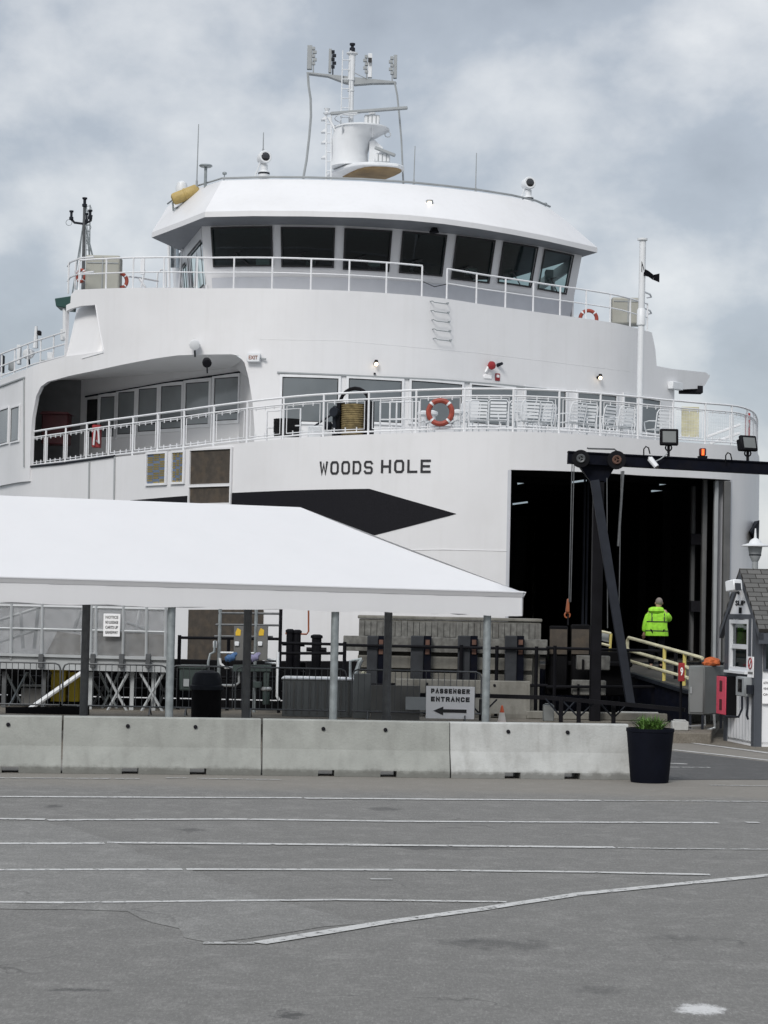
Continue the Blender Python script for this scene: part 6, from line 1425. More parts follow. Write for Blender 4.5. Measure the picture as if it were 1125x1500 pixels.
for (x0, x1, y0, y1, Yk, m_, l) in ((985, 1009, 1057, 1072, 46.6, 'concrete_new', 'small pale concrete block between the planter and the grey cabinet'), (796, 812, 1033, 1052, 49.3, 'cabinet_grey', 'small bluish grey box under the cable tray')):
    a, b = P(x0, y1, Yk), P(x1, y0, Yk); mb = MB(); zb_ = GZ; mb.box(((a.x+b.x)/2, Yk+.15, (zb_+b.z)/2), (b.x-a.x, .3, b.z-zb_)); mb.box(((a.x+b.x)/2, Yk+.15, b.z+.015), (b.x-a.x-.08, .22, .03)); o = mb.build('small_block', m_, bevel=.015); tag(o, l, 'block')

# ---- ramp
rp = thing('loading_ramp', 'dark steel loading ramp with ribbed side leading up into the ferry', 'ramp', (P(980, 1000, 51).x, 51, GZ))
c = [P(775, 967, 55.3), P(925, 985, 53.3), P(1009, 1011, 48.8), P(1140, 1013, 47.6), P(1075, 975, 56.8)]
c[0].z = 1.36; c[4].z = 1.40
mb = MB(); mb.slab(c, (0, 0, -.12)); mb.build('ramp_deck', 'ramp_deck', rp, smooth=False)
mb = MB(); 
for (p, q_) in ((c[0], c[1]), (c[1], c[2])):
    n = 16; d_ = (q_-p); nn_ = Vector((d_.y, -d_.x, 0)).normalized()*-1; nn_ = Vector((-abs(nn_.x), -abs(nn_.y), 0))
    for k in range(n*2):
        u, v = k/(n*2), (k+1)/(n*2); o1, o2 = nn_*(.05*(k % 2)), nn_*(.05*((k+1) % 2)); A1, B1 = p.lerp(q_, u)-Vector((0, 0, .1)), p.lerp(q_, v)-Vector((0, 0, .1)); mb.add([V3(A1+o1, -.4), V3(B1+o2, -.4), B1+o2, A1+o1], [(0, 1, 2, 3)])
mb.build('side_skirt', 'steel_navy', rp, smooth=False)
mb = MB(); mb.bar(c[1]+Vector((0, -.06, -.04)), c[2]+Vector((0, -.06, -.04)), .16, .08); mb.build('edge_beam', 'steel_dark', rp)
ry_ = lambda x: lerp(53.3, 48.6, (x-919)/(1030-919))
rr = thing('ramp_railing', 'pale yellow hand railing sloping down along the ramp', 'railing', P(970, 990, 51).xy.to_3d()+Vector((0, 0, .9)))
def pr(x, y): return P(x, y, ry_(x))
mb = MB(); mb.path([pr(1029, 964), pr(975, 949), pr(921, 934), pr(919, 938), pr(919, 950), pr(922, 953), pr(975, 968), pr(1008, 978)], .04, 7); mb.path([pr(922, 968), pr(1008, 993)], .04, 7); mb.build('rail', 'paint_cream', rr)
for x, y0, y1 in ((973.5, 949, 999), (919.5, 950, 984), (1003, 957, 1006)): mb = MB(); mb.tube(pr(x, y0), pr(x-1, y1), .042, 7); mb.build('post', 'paint_yellow', rr)
yl = thing('step_frame', 'small pale yellow ladder frame left of the ramp railing', 'ladder', (P(886, 950, 53).x, 53, 1.3)); 
for q in (((877, 924), (875, 957)), ((895, 928), (893, 958))): mb = MB(); mb.tube(P(*q[0], 53), P(*q[1], 53), .035, 6); mb.build('upright', 'paint_yellow', yl)
for q in (((877, 924), (895, 928)), ((877, 942), (894, 946))): mb = MB(); mb.tube(P(*q[0], 53), P(*q[1], 53), .035, 6); mb.build('rung', 'paint_cream', yl)
mb = MB(); mb.slab([P(879, 925, 53.2), P(892, 928, 53.2), P(892, 941, 53.2), P(880, 938, 53.2)], (0, .04, 0)); mb.build('plate', 'grey_plastic', yl)
# red sign on a post
o, xa, xb, za, zb = board('red_sign', 'small red sign with a white number on a short post by the ramp', 'sign', 993.5, 971, 1003, 998, 47.9, 'red', .02)
lettering('9', xa+.045, za+(zb-za)*.30, .06, (zb-za)*.46, o, 'sign_white', Y_=47.885)
mb = MB(); mb.tube(((xa+xb)/2, 47.95, GZ), ((xa+xb)/2, 47.95, za+.05), .03, 6); mb.build('post', 'steel_black', o)

# ---- cabinet with orange sling on top
CY = 47.2; cb = thing('control_cabinet', 'grey steel control cabinet standing on legs left of the booth', 'cabinet', (P(1033, 1000, CY).x, CY, GZ))
a, b = P(1008.5, 975, CY), P(1031, 1047, CY); d2 = P(1060, 975, CY+.75)
mb = MB(); mb.slab([V3(a, b.z), V3(P(1031, 1047, CY-.0), b.z), V3(P(1060, 1045, CY+.8), b.z), V3(P(1038, 1045, CY+.8), b.z)], (0, 0, a.z-b.z)); mb.build('body', 'cabinet_grey', cb, bevel=.02)
mb = MB(); a1 = P(1010.5, 978, CY-.012); b1 = P(1029.5, 1044, CY-.012); mb.box(((a1.x+b1.x)/2, CY-.015, (a1.z+b1.z)/2), (b1.x-a1.x, .02, a1.z-b1.z)); dr = mb.build('door', 'cabinet_grey', cb, bevel=.008)
mb = MB(); mb.box((a1.x+.03, CY-.04, (a1.z+b1.z)/2), (.03, .03, .14)); mb.build('handle', 'bright_steel', dr)
for x, Yq in ((1011, CY+.05), (1029, CY+.05), (1056, CY+.7)): mb = MB(); p = P(x, 1047, Yq); mb.box((p.x, Yq, (b.z+GZ)/2), (.05, .05, b.z-GZ)); mb.build('leg', 'steel_dark', cb)
rnd = random.Random(9); cc_ = P(1043, 975, CY+.42); o = None; mb = MB()
rings = []; n = 16
for j in range(7):
    t = j/6; rr_ = (.27, .30, .27, .23, .17, .09, .01)[j]*.66; rings.append([Vector((cc_.x+rr_*cos(2*pi*k/n)*(1+rnd.uniform(-.2, .2)), cc_.y+rr_*.8*sin(2*pi*k/n)*(1+rnd.uniform(-.2, .2)), a.z+.004+(.0, .05, .10, .14, .18, .21, .22)[j]*.75+rnd.uniform(-.0, .03)*(j > 0))) for k in range(n)])
mb.add([q for r_ in rings for q in r_], [(i*n+k, i*n+(k+1) % n, (i+1)*n+(k+1) % n, (i+1)*n+k) for i in range(6) for k in range(n)]); o = mb.build('orange_tarp', 'rag_orange', smooth=False); tag(o, 'crumpled orange tarp lying on top of the grey control cabinet', 'tarp')
mb = MB(); mb.path([P(1032, 1048, CY+.1), P(1033, 1062, CY+.1), P(1010, 1064, CY), P(1005, 1060, CY)], .025, 6); mb.path([P(1046, 1046, CY+.3), P(1047, 1066, CY+.3), P(1030, 1072, CY+.1), P(1004, 1068, CY)], .03, 6); o = mb.build('conduit', 'bright_steel'); tag(o, 'bright steel conduits running along the ground below the control cabinet', 'pipe')

# ---- booth
Nc, Fc = HZ(1105, 1094, 0), HZ(1062, 1085, 0); G = Curve([Fc.xy[:], Nc.xy[:]], smooth=False); GL = G.L
rt = Vector((1, .0, 0)); n_, t_ = G.nrm(GL/2); inn = -n_
zE_ = P(1105, 903, Nc.y).z; apx = P(1086, 838, (Nc.y+Fc.y)/2); zA = apx.z; BLn = 3.6
bo = thing('ticket_booth', 'white clapboard booth with slate blue trim and the words slip 1, at the right edge', 'booth', V3((Nc+Fc)/2+inn*1.6, 0))
# gable wall
mb = MB(); sA1, sA2 = G.proj(1070, 945)[0], G.proj(1099, 945)[0]; wz1, wz0 = P(1084, 908, 45.8).z, P(1084, 984, 45.8).z
# real opening for the window
s1, s2 = .42, 1.62
s1 = G.proj(1069.5, 945)[0]; s2 = G.proj(1098, 945)[0]
mb.add([G.at(0, 0, 0), G.at(GL, 0, 0), G.at(GL, 0, zE_), G.at(GL/2, 0, zA), G.at(0, 0, zE_), G.at(s1, 0, wz0), G.at(s2, 0, wz0), G.at(s2, 0, wz1), G.at(s1, 0, wz1)], [(0, 1, 6, 5), (1, 2, 7, 6), (2, 3, 8, 7), (3, 4, 8), (4, 0, 5, 8)])
gw_ = mb.build('gable_wall', 'booth_white', bo, smooth=False)
mb = MB()
for k in range(1, int(GL/.2)):
    s = k*.2; top = lerp(zE_, zA, 1-abs(s-GL/2)/(GL/2))
    if s1-.1 < s < s2+.1: mb.box(G.at(s, .002, wz0/2), (.006, .012, wz0-.1), rz=atan2(t_.y, t_.x)); 
    else: mb.box(G.at(s, .002, top/2), (.006, .012, top-.02), rz=atan2(t_.y, t_.x))
mb.build('board_joint', 'grey_plastic', gw_, smooth=False)
# camera-side wall
SC = Curve([Nc.xy[:], (Nc+inn*BLn).xy[:]], smooth=False)
mb = MB(); s3 = SC.proj(1119.5, 940)[0]; wall(mb, SC, 0, SC.L, K(0), K(zE_), [(s3, s3+1.2, K(P(1120, 982, 45).z), K(P(1120, 908, 45).z))], 2); sw_ = mb.build('front_wall', 'booth_white', bo, smooth=False, solid=.05)
mb = MB(); rrect(mb, SC, s3, s3+1.2, P(1120, 982, 45).z, P(1120, 908, 45).z, -.02); w_ = mb.build('window', 'bridge_glass', sw_); mb = MB(); frame_on(mb, SC, s3+.03, s3+1.17, P(1120, 982, 45).z+.03, P(1120, 908, 45).z-.03, 0, .05, .04); mb.build('frame', 'booth_trim', w_)
mb = MB(); q0, q1 = V3(Fc, 0), V3(Fc+inn*BLn, 0); e_ = Vector((0, 0, zE_)); mb.add([q0, q1, q1+e_, q0+e_], [(0, 1, 2, 3)]); mb.add([V3(Nc+inn*BLn, 0), q1, q1+e_, V3(Nc+inn*BLn, zE_)], [(0, 1, 2, 3)]); mb.build('rear_wall', 'booth_white', bo, smooth=False)
mb = MB(); mb.slab([V3(Nc, .05), V3(Fc, .05), V3(Fc+inn*BLn, .05), V3(Nc+inn*BLn, .05)], (0, 0, .05)); mb.build('floor', 'interior_dark', bo, smooth=False)
# corner boards
rz_ = atan2(t_.y, t_.x)
mb = MB(); mb.box(G.at(GL-.055, .014, zE_/2), (.19, .028, zE_), rz=rz_); mb.box(SC.at(.055, .014, zE_/2), (.17, .028, zE_), rz=atan2(inn.y, inn.x)); mb.build('corner_board', 'booth_trim', bo, smooth=False)
mb = MB(); mb.box(G.at(.07, .014, zE_/2), (.2, .028, zE_), rz=rz_); mb.build('corner_board', 'booth_trim', bo, smooth=False)
# roof
ov = .05; ovY = .36; sl_ = (zA-zE_)/(GL/2)
def rpt(s, u, dz=0): return G.at(s, 0, 0)+inn*u+Vector((0, 0, zA+.10-sl_*abs(s-GL/2)+dz)) if True else None
def rp_(s, u, dz=0.0):
    b_ = Fc.lerp(Nc, s/GL)+inn*u; return Vector((b_.x, b_.y, zA+.08-sl_*abs(s-GL/2)+dz))
def roof_side(sa, nm):
    me = bpy.data.meshes.new(nm); u0, u1 = -ov, BLn+.3
    top = [rp_(GL/2, u0), rp_(sa, u0), rp_(sa, u1), rp_(GL/2, u1)]; bot = [p-Vector((0, 0, .07)) for p in top]
    org = WP[bo.name]; me.from_pydata([v-org for v in top+bot], [], [(0, 1, 2, 3), (7, 6, 5, 4), (0, 4, 5, 1), (1, 5, 6, 2), (2, 6, 7, 3), (3, 7, 4, 0)])
    uv = me.uv_layers.new(name='UVMap'); Ls = (top[0]-top[1]).length; cs = [(0, Ls), (0, 0), (u1-u0, 0), (u1-u0, Ls)]
    for poly in me.polygons:
        for li in poly.loop_indices: vi = me.loops[li].vertex_index % 4; uv.data[li].uv = cs[vi]
    me.materials.append(M['shingle']); o = bpy.data.objects.new(nm, me); C.objects.link(o); o.parent = bo; WP[o.name] = org; return o
rf = roof_side(GL+ovY, 'roof'); roof_side(-ovY, 'roof')
mb = MB()
for sa in (GL+ovY, -ovY):
    p, q = rp_(GL/2, -ov+.0, -.16), rp_(sa, -ov+.0, -.16); mb.slab([p+Vector((0, 0, .08)), q+Vector((0, 0, .08)), q-Vector((0, 0, .07)), p-Vector((0, 0, .07))], inn*.10)
p, q = rp_(GL+ovY, -ov, -.17), rp_(GL+ovY, BLn+.3, -.17); mb.slab([p+Vector((0, 0, .09)), q+Vector((0, 0, .09)), q-Vector((0, 0, .13)), p-Vector((0, 0, .13))], (Nc-Fc).normalized()*-.05)
mb.build('fascia_board', 'booth_trim', bo, smooth=False)
mb = MB(); zz = zE_-.08
# window
mb = MB(); frame_on(mb, G, s1, s2, wz0, wz1, 0, .12, .03); mb.build('window_casing', 'booth_trim', bo)
mb = MB(); sx1, sx2 = s1+.01, s2-.01; frame_on(mb, G, sx1+.1, sx2-.1, wz0+.09, wz1-.08, -.04, .10, .07); zmid = (wz0+wz1)/2-.02; frame_on(mb, G, sx1+.14, sx2-.14, zmid-.02, zmid+.02, -.04, .03, .05); rrect(mb, G, sx1+.1, sx2-.1, zmid-.04, zmid+.04, .012); wn = mb.build('window_sash', 'white_plastic', bo)
mb = MB(); rrect(mb, G, sx1+.09, sx2-.09, wz0+.08, wz1-.07, -.03); mb.build('pane', 'bridge_glass', wn)
mb = MB(); mb.box(G.at((s1+s2)/2, .05, wz0-.015), (s2-s1+.1, .14, .05), rz=rz_); mb.build('sill', 'white_plastic', wn)
mb = MB(); pA = P(1086.5, 921, Fc.y-.32);  # jacket shape added to stand for the hi-vis reflection in the pane
secs = []
for j, (dz, rx_) in enumerate(((-.42, .30), (-.2, .28), (0, .27), (.25, .30), (.33, .18), (.36, .06))): secs.append((pA.x+.02, pA.y, pA.z+dz*.8, rx_*.42, rx_*.45))
loft(mb, secs, 14); o = mb.build('vest_reflection', 'hivis'); tag(o, 'lime green jacket shape added for the green reflection in the booth window', 'jacket')
mb = MB(); mb.torus((pA.x+.02, pA.y, pA.z-.05), .115, .012, (0, 0, 1), 14, 5); mb.build('band', 'reflective', o)
# SLIP 1
def gtext(txt, x0, x1, ytop, ybot, m='letter_black'):
    sa, _ = G.proj(x0, (ytop+ybot)/2, .012); sb, _ = G.proj(x1, (ytop+ybot)/2, .012); za_, zb_ = G.proj((x0+x1)/2, ybot, .012)[1], G.proj((x0+x1)/2, ytop, .012)[1]
    mb = MB(); textmesh(mb, txt, lambda x, y: G.at(sa+x, .012, za_+y), sb-sa, zb_-za_, .035); mb.build('lettering', m, bo, smooth=False)
gtext('SLIP', 1077, 1091, 879.5, 887, 'steel_navy'); gtext('1', 1082, 1086, 889.5, 898.5, 'steel_navy')
# camera box
c_ = P(1076, 858, (Fc.y+Nc.y)/2); s, z = G.proj(1082, 862); c_ = P(1075, 858, 45.5); mb = MB(); mb.box(c_, (.23, .30, .23), rz=.5, rx=-.15); cm = mb.build('security_camera', 'white_plastic', bevel=.02); tag(cm, 'white boxy security light high on the booth gable', 'camera')
mb = MB(); mb.box(c_+Vector((.06, -.145, -.02)), (.15, .02, .15), rz=.5, rx=-.15); mb.build('lens', 'lens_dark', cm)
mb = MB(); mb.tube(c_, G.at(s, 0, z-.1), .035, 6); mb.build('bracket', 'steel_dark', cm)
# no smoking sign on the corner
o = surf_box(G, 1098, 962, 1107.5, 992.5, .02, 'sign_white', 'no_smoking_sign', None, .004, .03); tag(o, 'white no smoking sign with a red ring on the booth corner', 'sign')
s, z = G.proj(1102.7, 972); nn_, tt_ = G.nrm(s); mb = MB(); mb.torus(G.at(s, .055, z), .11, .014, nn_, 20, 5); mb.tube(G.at(s, .055, z)+tt_*.08+Vector((0, 0, .08)), G.at(s, .055, z)-tt_*.08-Vector((0, 0, .08)), .012, 5); mb.build('symbol', 'red', o)
mb = MB(); rrect(mb, G, s-.16, s+.16, z-.22, z-.17, .055); mb.build('caption', 'cabinet_side', o)
# notice on the front wall
o, xa, xb, za, zb = board('wall_notice', 'white notice with small lettering on the booth\'s front wall, cut by the picture edge', 'sign', 1116.5, 995, 1134, 1031, Nc.y-.04+.0, 'sign_white', .012)
for k, t in enumerate(('AUTHORIZED', 'VEHICLES', 'ONLY')): lettering(t, xa+.02, zb-.10-k*.12, .20, .05, o, Y_=Nc.y-.05, wt=.02)
# red box and meter
def wall_box(x0, x1, y0, y1, dep, m, label, name, cat, mside=None):
    sa, _ = G.proj(x0, (y0+y1)/2, dep); sb, _ = G.proj(x1, (y0+y1)/2, dep); zm_ = (x0+x1)/2; z1_, z0_ = G.proj(zm_, y0, dep)[1], G.proj(zm_, y1, dep)[1]
    mb = MB(); mb.box(G.at((sa+sb)/2, dep/2, (z0_+z1_)/2), (sb-sa, dep, z1_-z0_), rz=rz_); o = mb.build(name, mside or m, bevel=.01); tag(o, label, cat)
    if mside: mb = MB(); mb.box(G.at((sa+sb)/2, dep+.012, (z0_+z1_)/2), (sb-sa-.02, .02, z1_-z0_-.02), rz=rz_); mb.build('front_panel', m, o, bevel=.008)
    return o, sa, sb, z0_, z1_
# extend the wall line so boxes near the far corner project
_G = G; G = Curve([(Fc-(Nc-Fc)*.5).xy[:], Nc.xy[:]], smooth=False); off = (Nc-Fc).length*.5
o, sa, sb, z0_, z1_ = wall_box(1050.5, 1064.5, 990, 1047, .22, 'pink_red', 'pinkish red fire equipment box with black sides on the booth wall', 'fire_box', 'fire box', 'rubber')
for f0, f1 in ((.12, .40), (.60, .88)): mb = MB(); mb.box(G.at((sa+sb)/2, .245, lerp(z0_, z1_, (f0+f1)/2)), ((sb-sa)*.25, .01, (z1_-z0_)*(f1-f0)), rz=rz_); mb.build('slot', 'dark_red', o)
o, sa, sb, z0_, z1_ = wall_box(1079, 1092, 991, 1020, .16, 'grey_plastic', 'grey electricity meter box beside the red box on the booth', 'meter_box', 'meter', 'grey_plastic')
mb = MB(); mb.box(G.at((sa+sb)/2, .18, lerp(z0_, z1_, .55)), ((sb-sa)*.45, .02, (z1_-z0_)*.65), rz=rz_); mb.build('window', 'lens_dark', o)
mb = MB(); mb.tube(G.at(sb+.12, .1, z1_-.16), G.at(sb+.12, .1, z1_-.34), .08, 8); mb.build('switch', 'steel_dark', o)
G = _G
mb = MB(); q = [P(1087, 1020, 45.2), P(1087, 1038, 45.2), P(1082, 1050, 45.2), P(1070, 1050, 45.4), P(1062, 1049, 45.9)]; mb.path(q, .025, 6); mb.path([P(1095, 1020, 44.9), P(1095, 1035, 44.9), P(1094, 1048, 44.9), P(1096, 1054, 44.9)], .025, 6); o = mb.build('wall_cable', 'steel_dark'); tag(o, 'dark cables hanging below the meter box on the booth', 'cable')
# lamp behind the booth
LY = 50.5; c_ = P(1106, 822, LY); lp = thing('lamp_post', 'lamp post with a wide white cap rising behind the booth roof', 'lamp post', (c_.x, LY, 0)); s_ = LY/F
mb = MB(); mb.tube((c_.x, LY, 0), (c_.x, LY, c_.z), .07, 10); mb.build('post', 'grey_plastic', lp)
mb = MB(); mb.lathe([(5*s_, 0), (6*s_, 2*s_), (8.5*s_, 8*s_), (10.5*s_, 22*s_)], c_, 18); ln = mb.build('lantern', 'grey_plastic', lp)
mb = MB(); mb.lathe([(8.6*s_, 8*s_), (9.2*s_, 9*s_), (8.8*s_, 10*s_)], c_, 18); mb.build('ring', 'steel_dark', ln)
mb = MB(); mb.lathe([(21*s_, 21.5*s_), (21*s_, 23*s_), (10*s_, 26*s_), (7*s_, 31*s_), (2*s_, 34*s_), (1.0*s_, 48*s_)], c_, 24); mb.build('cap', 'white_plastic', lp)

# ---- gantry
GYn = 49.8
gt = thing('hoist_gantry', 'dark blue steel hoist gantry with a long beam across the ferry door', 'gantry', (P(875, 1000, GYn).x, GYn, GZ))
mb = MB(); b0_, b1_ = P(831.5, 670, GYn), P(1260, 693.5, GYn); mb.bar(b0_, b1_, .22, .22)
mb.bar(b0_+Vector((0, -.0, .125)), b1_+Vector((0, 0, .125)), .30, .03); mb.bar(b0_-Vector((0, 0, .125)), b1_-Vector((0, 0, .125)), .30, .03); mb.build('beam', 'steel_navy', gt, smooth=False)
mb = MB(); 
for dx in range(10): pass
c_ = P(874, 690, GYn); mb.slab([P(846, 679, GYn), P(902, 682, GYn), P(888, 706, GYn), P(866, 706, GYn)], (0, .26, 0)); mb.build('gusset', 'steel_navy', gt, smooth=False)
mb = MB(); c_ = P(877, 704, GYn+.1); mb.box((c_.x, GYn+.15, (c_.z+GZ)/2), (.24, .3, c_.z-GZ)); mb.build('column', 'steel_black', gt, bevel=.01)
c_ = P(1230, 715, GYn+.1); mb = MB(); mb.box((c_.x, GYn+.15, (c_.z+GZ)/2), (.36, .3, c_.z-GZ)); mb.build('column', 'steel_navy', gt, bevel=.01)
mb = MB(); mb.bar(P(871, 704, GYn-.3), P(924, 1032, GYn-.9), .20, .16); mb.build('brace', 'steel_dark', gt, bevel=.01)
for i, (x, y, r_, m_) in enumerate(((850.5, 672, .20, 'galvanised_dark'), (903, 674, .21, 'fender_rust'))):
    mb = MB(); c_ = P(x, y, GYn-.26); mb.lathe([(r_, -.08), (r_*.85, -.04), (r_*.85, .04), (r_, .08)], c_, 24, (0, -1, 0)); pu = mb.build('pulley', 'steel_black', gt)
    mb = MB(); mb.torus(c_+Vector((0, -.10, 0)), r_*.38, .028, (0, 1, 0), 18, 5); 
    for k in range(3): a = k*2.1; mb.tube(c_+Vector((0, -.1, 0)), c_+Vector((cos(a)*r_*.38, -.1, sin(a)*r_*.38)), .02, 5)
    mb.build('hub', m_, pu)
mb = MB(); mb.path([P(860, 656, GYn), P(862, 657, GYn), P(900, 658, GYn), P(905, 662, GYn)], .02, 5); mb.build('guard_rail', 'galvanised_dark', gt)
for q in (((838, 680), (833.5, 882)), ((841, 680), (836, 882)), ((913, 690), (905.5, 800)), ((910, 690), (906, 930)), ((889, 700), (890, 920))):
    mb = MB(); mb.tube(P(*q[0], GYn-.3), P(*q[1], GYn-.3), .012 if q[0][0] != 913 else .03, 5); mb.build('hoist_cable', 'galvanised_dark', gt)
c_ = P(831.5, 890, GYn-.3); mb = MB(); mb.slab([c_+Vector((-.045, 0, -.10)), c_+Vector((.05, 0, -.10)), c_+Vector((.035, 0, .20)), c_+Vector((-.01, 0, .20))], (0, .1, 0)); mb.torus(c_+Vector((0, .05, -.17)), .06, .022, (0, 1, 0), 14, 6); o = mb.build('lifting_hook', 'orange_hook', bevel=.01); tag(o, 'rusty orange lifting hook hanging from the gantry cables over the ramp', 'hook')
mb = MB(); mb.tube(P(832, 900, GYn-.3), P(832, 916, GYn-.3), .02, 5); mb.build('chain', 'steel_black', o)
def hoop(x, y): mb = MB(); mb.path([P(x, y+12, GYn-.2), P(x, y+2, GYn-.2), P(x+3, y-2, GYn-.2), P(x+7, y, GYn-.2), P(x+9, y+9, GYn-.2)], .016, 5); mb.build('conduit', 'steel_black', gt)
hoop(943, 656); hoop(1063, 665)
def flood(x, y, w_, h_, rz, rx, label):
    c_ = P(x, y, GYn-.1); Mx = Matrix.Translation(c_) @ Matrix.Rotation(rz, 4, 'Z') @ Matrix.Rotation(rx, 4, 'X'); mb = MB(); mb.boxm(Mx, (w_, .10, h_)); mb.boxm(Mx @ Matrix.Translation((0, .12, 0)), (w_*.8, .18, h_*.75)); o = mb.build('floodlight', 'steel_black', bevel=.02); tag(o, label, 'floodlight', 'black floodlights on the gantry beam')
    mb = MB(); mb.boxm(Mx @ Matrix.Translation((0, -.055, 0)), (w_*.72, .01, h_*.68)); mb.build('glass', 'lens_dark' if False else 'cabinet_grey', o)
    mb = MB(); zb_ = P(x, 668+(x-980)*.07, GYn-.1).z; mb.tube(c_-Vector((0, -.05, h_*.45)), (c_.x, c_.y+.05, zb_), .035, 6); mb.torus(c_-Vector((0, -.05, h_*.62)), .07, .018, (0, 1, 0), 12, 5); mb.build('stem', 'steel_black', o)
flood(980, 640.5, .42, .38, .0, -.12, 'left black floodlight on the gantry beam, facing straight ahead'); flood(1096, 649.5, .44, .36, .45, -.25, 'right black floodlight on the gantry beam, turned and tilted')
c_ = P(1029, 671, GYn); mb = MB(); mb.box((c_.x, GYn, c_.z+.02), (.2, .2, .05)); o = mb.build('beacon', 'steel_black'); tag(o, 'small lit amber beacon on the gantry beam between the floodlights', 'beacon')
mb = MB(); mb.box((c_.x, GYn, c_.z+.14), (.15, .15, .17)); mb.build('housing', 'dark_red', o, bevel=.02)
mb = MB(); mb.tube((c_.x, GYn-.06, c_.z+.06), (c_.x, GYn-.06, c_.z+.2), .035, 8); mb.build('lamp', 'beacon_red', o)
mb = MB(); p0, p1 = P(952, 672, GYn-.25), P(962, 684, GYn-.35); mb.tube(p0+Vector((0, .1, .03)), p0, .03, 6); mb.tube(p0, p1, .07, 10, .06); o = mb.build('security_camera', 'white_plastic'); tag(o, 'white security camera mounted on the side of the gantry beam', 'camera')
mb = MB(); mb.tube(p1, p1+(p1-p0).normalized()*.02, .045, 10); mb.build('lens', 'lens_dark', o)
mb = MB(); mb.path([P(960, 676, GYn-.22), P(968, 672, GYn-.22), P(978, 664, GYn-.2)], .014, 5); mb.build('cable', 'grey_plastic', o)

